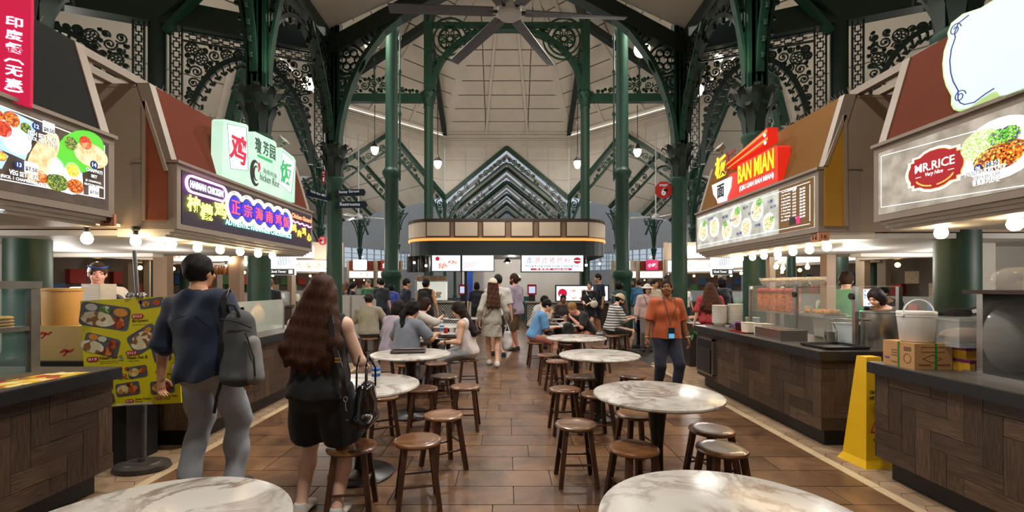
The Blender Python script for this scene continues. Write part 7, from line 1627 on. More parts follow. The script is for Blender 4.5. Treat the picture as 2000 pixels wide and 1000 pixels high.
        f.cap(sh[sg], el[sg], .05*(.4+.6*wd)*s, .04*(.4+.6*wd)*s, .03); f.cap(el[sg], wr[sg], .041*(.4+.6*wd)*s, .027*s, .02)
        # hand: palm, four fingers with two bends, thumb from the side
        fd = unit(wr[sg]-el[sg]); 
        if wdir and wdir.get('l' if sg < 0 else 'r') is not None: fd = unit(v3(*wdir['l' if sg < 0 else 'r']))
        pal = unit(np.cross(fd, v3(0, 1, .2)) if abs(fd[2]) > .6 else v3(0, 0, 1)-fd*fd[2]); pal = pal*(-sg if abs(fd[2]) > .6 and np.cross(fd, v3(0,1,.2))[0]*sg > 0 else (1 if abs(fd[2]) > .6 else -1))
        acr = unit(np.cross(fd, pal)); fr_ = max(.0085*s, .62*res)
        if acr[1] < 0: acr = -acr
        f.ecap(wr[sg]+fd*.01, wr[sg]+fd*.075*s, (.03*s, .016*s), (.04*s, .015*s), acr, .012)
        for q, (off, ln) in enumerate(((.03,.07),(.011,.08),(-.01,.075),(-.03,.058))):
            b0 = wr[sg]+fd*.08*s+acr*off*s; b1 = b0+unit(fd+pal*.35)*ln*.5*s; b2 = b1+unit(fd*.6+pal)*ln*.5*s; f.cap(b0, b1, fr_, fr_*.95, .003); f.cap(b1, b2, fr_*.95, fr_*.8, .003)
        t0 = wr[sg]+fd*.025*s+acr*.03*s; t1 = t0+unit(acr+fd*.8+pal*.4)*.045*s; t2 = t1+unit(fd+acr*.2+pal*.4)*.035*s; f.cap(t0, t1, fr_*1.3, fr_*1.1, .006); f.cap(t1, t2, fr_*1.1, fr_*.9, .003)
    link(f.mesh('body'), 'body', SM_, root)
    # ---- face parts
    if face and head is not None:
        EWH = pm('eye white', (170, 160, 150), .02, 5, .3); EIR = pm('dark iris', (26, 18, 14), .05, 5, .2)
        for sg in (-1, 1):
            e = MB().sph(HS(sg*.031,.077,.012), .0115*s, 10, 8).build('eye', EWH, root, True); c = HS(sg*.031,.077,.012)+hf*.0068*s; MB().sph(c, .0068*s, 8, 6).build('iris', EIR, e, True)
            MB().tube([HS(sg*.012,.091,.03), HS(sg*.03,.09,.037), HS(sg*.05,.076,.031)], .0042*s, 5).build('eyebrow', hairm(hcol), root)
        MB().sph((0,0,0), 1, 10, 6); m = MB().tube([HS(-.022,.083,-.057), HS(-.008,.094,-.053), HS(0,.095,-.055), HS(.008,.094,-.053), HS(.022,.083,-.057)], [.003*s,.0065*s,.007*s,.0065*s,.003*s], 6); m.build('lips', pm(f'{skin} lips', tuple(int(c*.72) for c in SKIN[skin]), .05, 8, .4), root, True)
    # ---- hair and hat
    if hair and hair != 'bald':
        f = Field(HS(0,0,0)-.55*s, HS(0,0,0)+.55*s, max(res, .007)); gh = {'short': .014, 'topbun': .007, 'bun': .012}.get(hair, .02)
        f.ell(HS(0,-.012,.03), ((.076+gh)*s,(.094+gh)*s,(.098+gh)*s), .01, Rh)
        if hair != 'short': f.ell(HS(0,-.045,-.03), (.085*s,.06*s,.085*s), .03, Rh)
        f.ell(HS(0,.135,-.055), (.085*s,.1*s,(.135 if hair in ('topbun','bun') else .122)*s), 0, Rh, True)
        f.cut(HS(0,-.02,-.075 if hair == 'short' else -.13), -(hu*.9+hf*.25))
        if hair in ('short',):
            for sg in (-1, 1): f.ell(HS(sg*.085,.03,-.03), (.03*s,.045*s,.045*s), 0, Rh, True)
        if hair == 'long':
            for i, (dx, w_) in enumerate(((-.055,.05),(0,.06),(.055,.05))): f.cap(HS(dx,-.055,.0), Nb-up*.24*s-fw*(.145*s)+rt*dx*1.7*s, w_*s, .045*s, .03)
            for sg in (-1, 1): f.cap(HS(sg*.07,-.02,-.02), Nb-up*.16*s+rt*sg*.12*s-fw*.07*s, .035*s, .022*s, .03)
        if hair == 'mane':
            for i, (dx, w_, ln) in enumerate(((-.1,.05,.30),(-.06,.06,.37),(-.02,.06,.40),(.03,.06,.38),(.065,.06,.35),(.1,.05,.27))): f.cap(HS(dx*.7,-.05,.0), Nb-up*(ln-.1)*s-fw*(.145*s)+rt*dx*1.7*s, w_*s, .05*s, .03); f.cap(Nb-up*(ln-.1)*s-fw*(.145*s)+rt*dx*1.7*s, Nb-up*(ln+.02)*s-fw*.15*s+rt*(dx*1.75+.012*math.sin(40*dx))*s, .048*s, .014*s, .015)
            f.cap(HS(-.05,-.06,-.1), Nb-up*.26*s-rt*.2*s-fw*.1*s, .05*s, .03*s, .04)
        if hair == 'bob': f.ell(HS(0,-.03,-.05), (.1*s,.09*s,.1*s), .03, Rh); f.ell(HS(0,.135,-.055), (.08*s,.1*s,.13*s), 0, Rh, True)
        if hair in ('bun', 'topbun'):
            c = HS(0,-.045,.145) if hair == 'topbun' else HS(0,-.125,.0); f.ell(c, (.045*s,)*3, .015)
        if hair == 'pony': f.cap(HS(0,-.11,.02), HS(0,-.16,-.1), .035*s, .045*s, .02); f.cap(HS(0,-.16,-.1), Nb-up*.1*s-fw*.13*s, .045*s, .03*s, .02)
        if hair == 'curly': f.ell(HS(0,-.03,.02), (.125*s,.12*s,.135*s), .03, Rh); f.ell(HS(0,.15,-.06), (.085*s,.1*s,.125*s), 0, Rh, True)
        f.folds(.003*s if hair in ('short','bun','topbun','bob') else .0045*s, 3, 2.2); link(f.mesh('hair'), 'hair', hairm(hcol), root)
    if beard:
        f = Field(HS(0,0,0)-.2, HS(0,0,0)+.2, max(res, .006)); f.ell(HS(0,.026,-.06), (.067*s,.072*s,.07*s), .02, Rh); f.ell(HS(0,.065,-.095), (.035*s,.03*s,.03*s), .02, Rh); f.cut(HS(0,.0,-.035), hu); f.cut(HS(0,.0,0), -hf); f.ell(HS(0,.1,-.055), (.028*s,.03*s,.014*s), 0, Rh, True); link(f.mesh('beard'), 'beard', hairm(beard), root)
    if hat:
        kind, hc = hat; f = Field(HS(0,0,0)-.3, HS(0,0,0)+.3, max(res*.9, .007)); bk = -1 if kind == 'backcap' else 1
        f.ell(HS(0,-.01,.035), (.098*s,.117*s,.118*s), .01, Rh)
        f.cut(HS(0,0,.035), -(hu-hf*.12*bk))
        if kind == 'bucket': f.ell(HS(0,-.005,.045), (.165*s,.185*s,.022*s), .02, Rh)
        else: f.ell(HS(0,.14*bk,.035), (.078*s,.09*s,.014*s), .01, Rh)
        link(f.mesh('hat'), 'hat', cloth(hc) if isinstance(hc, tuple) else hc, root)
    # ---- clothes
    mt = lambda c: cloth(c) if isinstance(c, tuple) else c
    if bottom:
        f = Field(lo, [hi[0], hi[1], min(hi[2], Hc[2]+.35)], res); g = blo
        gu = min(g, loose*.45) if top else g
        f.ecap(Hc-up*.03*s, Hc+up*.10*s, ((.158 if fem else .152)*wd*s+gu, .115*wd*s+gu), ((.13 if fem else .144)*wd*s+gu*.7, .102*wd*s+gu*.7), rt, .03)
        for sg in (-1, 1):
            f.ell(Hc-up*.02*s+rt*sg*.065*s-fw*.055*s, ((.085*wd*s+gu),)*3, .05)
            if leg <= .5: e = hip[sg]+(kn[sg]-hip[sg])*leg*2; f.cap(hip[sg]+v3(0,0,.02), e, .09*wd*s+g, .078*wd*s+g*1.6, .035, True)
            else:
                f.cap(hip[sg]+v3(0,0,.02), kn[sg], .089*wd*s+g, .058*s+g*1.1, .04); e = kn[sg]+(an[sg]-kn[sg])*min(1.02, (leg-.5)*2); f.cap(kn[sg], e, .06*s+g, .045*s+g, .03, True)
        f.cut(Hc+up*(.11 if not top or top_len > -.03 else .035)*s, up); f.folds(folds, 1.3, .8); link(f.mesh('trousers'), 'trousers' if leg > .5 else 'shorts', mt(bottom), root)
    if skirt:
        ln, w0, w1, col = skirt; f = Field(lo, [hi[0], hi[1], Hc[2]+.3], res)
        f.ecap(Hc+up*.1*s, Hc-up*.02*s, (.15*wd*s, .115*wd*s), (.175*wd*s, .145*wd*s), rt, .03)
        if sit is None: f.ecap(Hc, Hc-v3(0,0,ln), (.172*wd*s, .145*wd*s), (w1, w1*.8), rt, .03, True)
        else:
            km = (kn[-1]+kn[1])/2; f.ecap(Hc, km+v3(0,.02,0), (.19*wd*s, .12*s), (w0, .09*s), v3(1,0,0), .05); f.ecap(km, km+v3(0,-.0,-ln), (w0, .1*s), (w1, .13*s), v3(1,0,0), .05, True)
        f.folds(.007, 2.2, 1.1); link(f.mesh('skirt'), 'skirt', mt(col), root)
    if top:
        f = Field(lo, hi, res); torso(f, loose)
        if top_len < 0: f.ecap(Hc+up*.30*s, Hc+up*top_len*s, ((.146)*wd*s+loose, .108*wd**.7*s+loose), ((.18 if fem else .17)*wd*s+loose*1.25, .132*wd*s+loose*1.25), rt, .03)
        for sg in (-1, 1):
            if sleeve > 0:
                r0, r1 = .054*(.4+.6*wd)*s+loose, .046*(.4+.6*wd)*s+loose*1.25
                if sleeve <= .5: f.cap(sh[sg], sh[sg]+(el[sg]-sh[sg])*sleeve*2, r0, r1, .03, True)
                else: f.cap(sh[sg], el[sg], r0, r1*.96, .03); f.cap(el[sg], el[sg]+(wr[sg]-el[sg])*min(.98, (sleeve-.5)*2), r1*.96, .034*s+loose, .02, True)
            else: f.cap(sh[sg]+rt*sg*.03*s+up*.03*s, sh[sg]+rt*sg*.06*s-up*.2*s, .062*s, .06*s, 0, False, True) if False else None
        f.cut(Nb+up*.022*s+fw*.0, unit(up+.35*fw)); f.cut(Hc+up*top_len*s, -up)
        if sleeve <= 0:
            for sg in (-1, 1): f.cut(sh[sg]+rt*sg*.012*s, rt*sg)
        f.folds(folds, 0.4); link(f.mesh('shirt'), 'shirt', mt(top), root)
    if shoes:
        for sg in (-1, 1):
            a = an[sg]; f = Field(a-.3, a+.3, max(res*.8, .008)); f.ecap(a+v3(0,-.03,-.05)*s, a+v3(0,.155,-.057)*s, (.043*s,.038*s), (.047*s,.026*s), v3(1,0,0), .02); f.cap(a+v3(0,-.015,-.01)*s, a+v3(0,-.02,-.05)*s, .045*s, .045*s, .03); f.cut(a+v3(0,0,.015), v3(0,0,1)); f.cut(v3(0,0,min(.004, a[2]-.08*s)+.0), v3(0,0,-1)); link(f.mesh('shoe'), 'shoe', mt(shoes), root)
    root['_'] = 0; del root['_']
    return root, dict(Hc=Hc, Nb=Nb, sh=sh, wr=wr, el=el, kn=kn, an=an, up=up, fw=fw, rt=rt, HS=HS, s=s, Rh=Rh, Hd=Hd)
# ================================================================ WHO STANDS AND SITS WHERE
NAVYC = (24, 34, 52); JEAN = (112, 124, 140)
# 1 man in navy shirt, seen from behind
r1, j1 = person('man seen from behind in a navy shirt and grey jeans by the yellow board', -2.25, 3.42, -.1, 1.79, .0072, 'tan', roll=-.15, wid=1.1, top=(26, 38, 62), top_len=-.09, sleeve=.52, loose=.027, bottom=(158, 164, 172), leg=.99, blo=.026, hair='short', hcol=(22,18,16), shoes=(60,56,52), head=(-.12,-.05), hands={'l': (-.40,.02,.83), 'r': (.36,-.05,.9)}, poles={'l': (-.9,-.6,0), 'r': (.8,-.7,0)}, feet={'l': (-.16,.0,.08), 'r': (.18,.04,.08)}, folds=.009)
def W(r, v): return Matrix.Translation(r.location) @ Matrix.Rotation(r.rotation_euler.z, 4, 'Z') @ Vector(v)
def collar(r, j, col, w_=.012):
    s = j['s']; pts = [j['Nb']+j['rt']*.066*s*math.cos(a)+j['fw']*(.066*s*math.sin(a)+.008)+j['up']*(.012-.018*math.sin(a)) for a in [2*PI*k/20 for k in range(20)]]
    MB().tube(pts, w_, 6, True).build('collar', cloth(col), r, True)
collar(r1, j1, (20, 30, 52), .02)
m = MB().ribbon([(-.16,0),(.16,0)], .004, (Vector((0,-.145,1.33)), Vector((1,0,0)), Vector((0,0,1)), Vector((0,-1,0))), 0, .004); m.build('yoke_seam', cloth((20,28,48)), r1)
# backpack on his right shoulder
t = thing('backpack', 'grey backpack hanging from the right shoulder of the man in navy', 'backpack', r1.location, r1.rotation_euler.z, None, False)
def sdf(name, mt, lo, hi, h, fn, root, fold=.004, sd=1.0):
    f = Field(lo, hi, h); fn(f); f.folds(fold, sd); return link(f.mesh(name), name, mt, root)
BPG = pm('grey backpack fabric', (74, 76, 78), .12, 10, .85, bmp=.15, bscale=160); BPL = pm('light grey backpack panel', (120, 120, 118), .1, 10, .85, bmp=.15, bscale=160)
def f_(f): f.ecap((.36,-.13,.93),(.33,-.10,1.28),(.10,.13),(.095,.1),(.5,-1,0),.03); f.ell((.36,-.13,.9),(.11,.13,.06),.04)
sdf('bag_body', BPG, (.05,-.5,.7), (.6,.1,1.5), .0085, f_, t)
def f_(f): f.ecap((.47,-.13,.9),(.44,-.11,1.14),(.075,.06),(.07,.05),(.3,-1,0),.03)
sdf('front_pocket', BPL, (.1,-.5,.7), (.6,.1,1.4), .0085, f_, t)
MB().tube([(.27,-.14,1.36),(.29,-.17,1.42),(.35,-.18,1.41),(.38,-.17,1.34)], .012, 8).build('carry_handle', BLACK, t, True)
def strap(pts, wd, mt, name='strap', tk=.008):
    V = []; fs = []
    pts = [Vector(p) for p in pts]
    for i, p in enumerate(pts):
        d = (pts[min(i+1,len(pts)-1)]-pts[max(i-1,0)]).normalized(); sd = d.cross(Vector((0,-1,.3))).normalized()*wd/2; n = d.cross(sd).normalized()*tk/2
        V += [p-sd-n, p+sd-n, p+sd+n, p-sd+n]
    for i in range(len(pts)-1): fs += [(4*i+j, 4*i+(j+1) % 4, 4*i+4+(j+1) % 4, 4*i+4+j) for j in range(4)]
    k = 4*len(pts); fs += [(0,1,2,3), (k-1,k-2,k-3,k-4)]; return MB().add(V, fs), name, mt
for pts, wd in (([(.15,.06,1.47),(.18,-.03,1.515),(.22,-.12,1.46),(.27,-.15,1.36),(.27,-.2,1.15),(.28,-.2,.95)], .055), ([(.17,.13,1.38),(.21,.14,1.2),(.27,.08,1.0),(.3,-.06,.88)], .05), ([(.29,-.22,.9),(.25,-.22,.78),(.23,-.22,.66)], .02)):
    mb, nm, mt = strap(pts, wd, BLACK); mb.build(nm, BLACK, t)
MB().tube([(.45,-.2,1.22),(.51,-.2,1.05),(.52,-.2,.92)], .006, 6).build('zip', BLACK, t); MB().tube([(.3,-.25,1.32),(.4,-.22,1.3),(.45,-.14,1.25)], .006, 6).build('zip', BLACK, t)
# 2 woman in black
r2, j2 = person('long haired woman seen from behind in a black sleeveless top and shorts', -1.25, 3.05, -.05, 1.62, .0072, 'fair', wid=1.1, fem=True, top=(14,15,18), top_len=-.05, sleeve=0, loose=.024, bottom=(15,16,20), leg=.43, blo=.034, hair='mane', hcol=(66,40,28), shoes=(225,222,214), head=(.1,.0), hands={'l': (-.14,.26,1.02), 'r': (.17,.27,.98)}, poles={'l': (-.45,-1,-.4), 'r': (.6,-1,-.3)}, feet={'l': (-.14,.02,.08), 'r': (.13,-.04,.08)}, folds=.006)
t = thing('handbag', 'glossy black handbag on the right arm of the woman in black', 'handbag', r2.location, r2.rotation_euler.z, None, False)
LEA = pm('glossy black leather', (12,12,14), .2, 10, .16, coat=.6, bmp=.2, bscale=14)
def f_(f): f.ecap((.31,.0,.68),(.31,.02,.86),(.06,.15),(.05,.12),(1,0,0),.03); f.ecap((.31,-.1,.66),(.31,.1,.66),(.05,.065),(.05,.065),(0,0,1),.03)
sdf('bag_body', LEA, (.1,-.35,.5), (.55,.35,1.05), .0075, f_, t, .005, 2)
for e in (-.03, .03): MB().tube([(.31+e,-.09,.86),(.31+e,-.08,1.0),(.29+e,.02,1.08),(.31+e,.1,.99),(.31+e,.1,.86)], .007, 8).build('handle', LEA, t, True)
mb, nm, mt = strap([(.13,-.14,1.36),(.16,-.17,1.2),(.22,-.19,1.03),(.25,-.18,.86)], .03, LEA); mb.build('strap', LEA, t)
GOLD = pm('gold hardware', (214, 180, 110), .05, 5, .2, 1.0)
for z in (1.09, 1.07): MB().box(.185,-.2,z,.225,-.194,z+.012).build('buckle', GOLD, t)
MB().tube([(.25+.012*math.cos(a), -.19, .84+.016*math.sin(a)) for a in [2*PI*k/12 for k in range(12)]], .003, 6, True).build('ring', CHROME, t); MB().tube([(.25,-.19,.825),(.252,-.19,.78),(.258,-.185,.765)], .005, 6).build('clasp', CHROME, t); MB().box(.24,-.165,.70,.26,-.155,.706).build('trim', GOLD, t)
# 3 woman in the rust coloured shirt walking towards the camera
RUSTC = (164, 78, 38)
r3, j3 = person('woman in a rust orange shirt and navy trousers walking towards the camera', 2.22, 6.35, PI+.05, 1.645, .0075, 'brown', wid=1.1, fem=True, top=RUSTC, top_len=-.06, sleeve=.46, loose=.022, bottom=(24,30,50), leg=.98, blo=.018, hair='topbun', hcol=(28,18,13), shoes=(30,30,34), head=(-.42,.02), hands={'l': (-.29,.04,.80), 'r': (.31,.08,.80)}, poles={'l': (-.5,-1,0), 'r': (.6,-1,0)}, feet={'l': (-.1,.12,.08), 'r': (.1,-.08,.09)}, folds=.005)
pts = [j3['HS'](.055,-.03,-.13), Vector((.075,.085,1.4)), Vector((.07,.175,1.26)), Vector((.03,.19,1.08)), Vector((.02,.19,1.0)), Vector((.0,.19,1.09)), Vector((-.07,.175,1.26)), Vector((-.075,.085,1.4)), j3['HS'](-.055,-.03,-.13)]
MB().tube(pts, .005, 6).build('lanyard', pm('dark lanyard', (50, 44, 40), .2, 30, .7), r3)
q = MB().box(-.042,.178,.83,.042,.19,.98).build('phone_case', pm('dark blue phone', (20, 44, 66), .1, 6, .2), r3); MB().box(-.038,.19,.838,.038,.192,.9).build('phone_screen', em('pale blue phone glow', (110, 190, 235), .7), q)
GW = pm('gold watch', (206, 170, 110), .05, 5, .25, .9)
for sg in (-1, 1): c = Vector(j3['wr'][sg]); MB().tube([c+Vector((.03*math.cos(a), .03*math.sin(a), .025)) for a in [2*PI*k/14 for k in range(14)]], .006, 6, True).build('bracelet', GW, r3)
# seated left group
def sit_arms(l, r): return {'l': l, 'r': r}
r4, j4 = person('lady in a white sleeveless top seated on a stool facing left', -.57, 6.8, PI/2-.1, 1.62, .01, 'light', sit=.46, lean=.16, fem=True, wid=.92, top=(216,208,206), top_len=-.05, sleeve=0, loose=.026, skirt=(.33,.22,.3,(150,152,158)), hair='long', hcol=(34,22,18), head=(.0,.35), hands=sit_arms((-.12,.33,.72),(.1,.3,.70)), feet={'l': (-.1,.34,.08), 'r': (.12,.42,.08)}, shoes=(200,196,190))
MB().tube([Vector(j4['wr'][-1])+Vector((.03*math.cos(a), .0, .03*math.sin(a))) for a in [2*PI*k/12 for k in range(12)]], .008, 6, True).build('watch', BLACK, r4)
r5, _ = person('woman in a grey polo with a black ponytail seated with her back to us', -1.46, 6.5, -.55, 1.66, .01, 'tan', sit=.46, lean=.2, fem=True, wid=1.22, top=(112,120,134), sleeve=.46, loose=.024, bottom=JEAN, leg=.98, hair='pony', hcol=(14,13,14), head=(-.25,.1), hands=sit_arms((-.24,.34,.80),(.22,.42,.83)), feet={'l': (-.18,.2,.08), 'r': (.2,.2,.08)}, shoes=(60,58,60))
r6, _ = person('woman in a lavender shirt and glasses seated left of the polo woman', -1.78, 7.05, -.7, 1.62, .011, 'light', sit=.46, lean=.12, fem=True, wid=1.1, top=(168,160,182), sleeve=.9, loose=.03, bottom=(128,140,162), leg=.98, hair='bob', hcol=(28,20,20), head=(-.25,.2), hands=sit_arms((-.2,.3,.78),(.14,.36,.80)))
MB().tube([_['HS'](.031+.022*math.cos(a), .1, .012+.018*math.sin(a)) for a in [2*PI*k/12 for k in range(12)]], .003, 5, True).build('glasses', BLACK, r6); MB().tube([_['HS'](.05,.1,.016), _['HS'](.082,.0,.01)], .003, 5).build('glasses_arm', BLACK, r6)
r7, _ = person('woman in a white blouse seated holding up a phone', -1.62, 8.5, -PI/2+.25, 1.62, .012, 'light', sit=.46, lean=.1, fem=True, top=(196,192,186), sleeve=.92, loose=.028, bottom=(90,86,84), leg=.98, hair='bob', hcol=(44,26,20), head=(.0,.15), hands=sit_arms((-.1,.32,.9),(.12,.4,.98)))
tag(MB().box(-.04,-.006,0,.04,.006,.15).build('phone', BLACK), 'phone held by the woman in the white blouse', 'phone'); C.objects['phone'].location = W(r7, (.12,.46,1.0)); C.objects['phone'].rotation_euler = (.5,0,-PI/2)
r8, _ = person('man in a beige tee and black cap seated with his back to us', -2.95, 9.7, .15, 1.74, .012, 'tan', sit=.46, lean=.08, wid=1.15, top=(150,144,124), sleeve=.48, loose=.026, bottom=(60,62,70), leg=.98, hair='short', hcol=(40,34,30), hat=('backcap', (20,20,22)), head=(-.3,.1), hands=sit_arms((-.2,.35,.8),(.25,.35,.8)))
# standing middle
r9, _ = person('woman in a grey dress and pale cap walking away down the aisle', -.27, 8.8, .12, 1.68, .01, 'light', fem=True, wid=.9, top=speck('grey marl dress knit', [(120,117,108),(190,186,176),(150,146,138)], 60), top_len=-.1, sleeve=.9, loose=.016, skirt=(.33,.165,.19,speck('grey marl dress knit', [(86,84,80)], 60)), hair='long', hcol=(70,42,28), hat=('cap', (216,202,184)), shoes=(228,224,216), head=(.05,.05), hands=sit_arms((-.26,-.02,.86),(.27,.08,.86)), feet={'l': (-.05,.2,.08), 'r': (.06,-.22,.11)})
mb, nm, mt = strap([(.16,-.08,1.4),(.05,-.15,1.2),(-.1,-.15,1.02),(-.18,-.08,.95)], .015, BLACK); mb.build('bag_strap', BLACK, r9)
p = W(r9, (.29,.1,.74)); t = thing('carrier_bag', 'white plastic carrier bag held by the woman in the grey dress', 'bag', p, 0, None, False)
def f_(f): f.ecap((0,0,-.38),(0,0,-.12),(.12,.08),(.07,.04),(1,0,0),.03)
sdf('bag_body', pm('white thin plastic', (214, 214, 214), .05, 8, .35), (-.25,-.25,-.55), (.25,.25,.15), .012, f_, t, .01, 1); MB().tube([(-.05,0,-.1),(-.02,0,.0),(0,0,.06)], .012, 6).build('bag_handle', pm('white thin plastic', (214,214,214)), t); MB().tube([(.05,0,-.1),(.02,0,.0),(0,0,.06)], .012, 6).build('bag_handle', pm('white thin plastic', (214,214,214)), t)
person('man in a white tee and black cap in front of the kiosk', -.2, 10.1, -.1, 1.79, .012, 'light', wid=1.12, top=(206,204,200), sleeve=.48, loose=.03, bottom=(40,42,46), leg=.5, blo=.03, hair='short', hat=('cap', (18,18,20)), shoes=(40,40,40), head=(.1,0), feet={'l': (-.12,.05,.08), 'r': (.14,-.1,.08)})
r11, _ = person('bearded man in a lavender tee and khaki shorts queueing at the kiosk', .2, 10.9, PI/2-.5, 1.84, .012, 'pink', wid=1.1, top=(160,146,170), top_len=-.1, sleeve=.5, loose=.03, bottom=(112,94,72), leg=.5, blo=.035, hair='bun', hcol=(60,38,28), beard=(70,42,30), shoes=(40,36,34), head=(.1,.0))
person('kiosk worker in a dark navy tee with short black hair', -.98, 14.8, .1, 1.66, .016, 'tan', top=(26,32,44), sleeve=.5, bottom=(30,30,34), leg=.98, hair='bob', hcol=(14,13,14))
person('man in a dark navy tee standing left of the kiosk counter', -2.72, 12.2, -.9, 1.74, .014, 'tan', top=(28,32,46), sleeve=.5, bottom=(40,42,50), leg=.98, hcol=(24,18,16), head=(-.3,.05))
r14, _ = person('woman in a black vest with a dark backpack facing the kiosk', -2.1, 11.8, -.2, 1.74, .014, 'tan', fem=True, wid=1.15, top=(22,20,22), sleeve=0, bottom=(30,30,34), leg=.98, hair='bun', hcol=(20,16,16), head=(-.2,0))
t = thing('backpack', 'black backpack on the woman in front of the left kiosk counter', 'backpack', r14.location, -.2, None, False)
def f_(f): f.ecap((0,-.22,1.0),(0,-.2,1.35),(.16,.09),(.13,.07),(1,0,0),.04)
sdf('bag_body', pm('black backpack fabric', (26,24,26), .2, 9, .8), (-.3,-.45,.8), (.3,0,1.55), .014, f_, t); MB().sph((0,-.3,1.08), (.11,.05,.1), 10, 7).build('front_pocket', pm('black backpack fabric', (26,24,26)), t, True)
# right seated group
r15, _ = person('boy in a sky blue tee seated on a stool facing right', .55, 9.0, -PI/2+.1, 1.62, .011, 'light', sit=.46, lean=.32, top=(96,150,200), sleeve=.5, loose=.03, bottom=(196,124,112), leg=.42, blo=.03, hcol=(16,14,14), head=(-.0,.3), hands=sit_arms((-.16,.36,.72),(.12,.4,.74)), feet={'l': (-.12,.28,.08), 'r': (.12,.36,.08)})
person('man in a white tee eating behind the boy in blue', .66, 11.0, -PI/2+.35, 1.7, .013, 'tan', sit=.46, lean=.35, top=(190,186,180), sleeve=.5, loose=.028, bottom=(70,70,74), leg=.98, hcol=(14,12,12), head=(0,.35), hands=sit_arms((-.05,.42,.92),(.12,.4,.9)))
r17, _ = person('blonde diner in a black tee bent low over a noodle bowl', 1.72, 9.75, PI/2+.55, 1.66, .011, 'pink', sit=.46, lean=.62, wid=1.15, top=(24,24,26), sleeve=.46, loose=.024, bottom=(150,34,38), leg=.98, hair='short', hcol=(150,112,66), head=(0,.45), hands=sit_arms((-.13,.5,.86),(.12,.5,.86)))
person('woman with tied dark hair seated behind the blonde diner', 1.55, 12.6, PI, 1.6, .015, 'brown', sit=.46, fem=True, lean=.1, top=(60,50,50), sleeve=.5, bottom=(40,40,44), leg=.98, hair='bun', hcol=(18,14,14))
r19, _ = person('young woman in a black dress with a white bag strap waiting at the kiosk', 2.6, 14.3, PI*.85, 1.68, .014, 'fair', fem=True, top=(20,20,24), sleeve=.48, loose=.03, skirt=(.32,.2,.24,(20,20,24)), hair='bun', hcol=(70,48,36), shoes=(210,206,200), head=(.1,0), hands=sit_arms((-.05,.25,1.0),(.1,.26,1.02)))
mb, nm, mt = strap([(.14,.02,1.44),(.05,.14,1.3),(-.1,.17,1.1)], .03, WHITE); mb.build('bag_strap', WHITE, r19); q = W(r19, (-.2,.2,.98)); t = thing('handbag', 'small cream bag hanging at the side of the woman in the black dress', 'handbag', q, 0, None, False); MB().sph((0,0,0), (.12,.06,.12), 12, 8).build('bag_body', MILK, t, True); MB().tube([(-.08,0,.08),(0,0,.2),(.08,0,.08)], .008, 6).build('handle', MILK, t)
person('tall man in navy beside the woman in the black dress', 2.95, 14.6, PI*.6, 1.93, .014, 'tan', wid=1.1, top=(22,30,50), sleeve=.5, bottom=(24,26,34), leg=.5, blo=.03, hcol=(26,20,18), shoes=(220,220,220))
person('bearded man in a striped tee and beige cap seated facing right', 2.42, 10.5, -PI/2+.15, 1.74, .012, 'light', sit=.46, lean=.2, wid=1.1, top=stripes('navy and white stripes', (210,208,204), (40,44,60), 17), sleeve=.5, loose=.03, bottom=(34,36,40), leg=.46, blo=.03, hair='short', hat=('backcap', (206,184,154)), beard=(60,36,24), head=(-.15,.35), hands=sit_arms((-.06,.42,.82),(.12,.42,.8)))
person('curly haired woman in teal behind the man in stripes', 3.35, 13.6, -.9, 1.66, .016, 'brown', fem=True, top=(50,84,92), sleeve=.5, bottom=(40,44,50), leg=.98, hair='curly', hcol=(26,18,16))
person('man in a blue denim shirt standing with his back to us at right', 4.5, 15.5, -.5, 1.76, .016, 'tan', wid=1.1, top=(62,112,150), sleeve=.8, bottom=(70,110,150), leg=.98, hcol=(50,34,26))
r23, _ = person('woman in a white bucket hat and pale pink top behind the orange shirt', 3.35, 10.9, PI, 1.58, .013, 'light', fem=True, top=(196,168,164), sleeve=.9, loose=.03, bottom=(120,110,110), leg=.98, hair='bob', hcol=(40,28,24), hat=('bucket', (214,206,194)), head=(0,.1))
mb, nm, mt = strap([(.12,.1,1.36),(.06,.17,1.15),(-.02,.17,.95)], .012, BLACK); mb.build('bag_strap', BLACK, r23)
person('dark haired man in a pale shirt behind the bucket hat woman', 4.0, 12.4, PI+.4, 1.72, .016, 'tan', top=(196,180,150), sleeve=.5, bottom=(60,60,64), leg=.98, hcol=(18,14,14))
person('man with grey hair in a tan top at the far right aisle', 4.3, 13.6, .3, 1.74, .018, 'light', top=(170,160,150), sleeve=.8, bottom=(60,60,64), leg=.98, hcol=(80,74,70))
person('young woman in a white top and black skirt in the far right distance', 6.05, 15.5, PI+.2, 1.62, .018, 'light', fem=True, top=(224,220,216), sleeve=.5, bottom=(24,24,26), leg=.98, hair='long', hcol=(20,16,16))
person('man in a slate blue tee seated at the far right bench', 4.05, 11.0, -PI/2-.2, 1.72, .015, 'light', sit=.46, lean=.2, wid=1.1, top=(74,90,120), sleeve=.5, bottom=(60,60,70), leg=.98, hair='short', hcol=(40,34,30), hands=sit_arms((-.1,.42,.8),(.12,.42,.8)))
person('long brown haired woman in a red floral dress seen from behind', 4.15, 9.3, -.2, 1.6, .013, 'light', fem=True, wid=1.1, top=speck('red floral print', [(150,30,44),(190,60,70),(60,80,50),(210,190,170)], 22), sleeve=.5, loose=.03, skirt=(.5,.2,.24,speck('red floral print', [(150,30,44)], 22)), hair='mane', hcol=(74,44,30))
person('dark clothed person in a black hood walking at the far right', 5.4, 11.4, .4, 1.75, .016, 'tan', wid=1.1, top=(20,22,28), sleeve=.95, loose=.03, bottom=(22,22,26), leg=.98, hair='bob', hcol=(16,14,14))
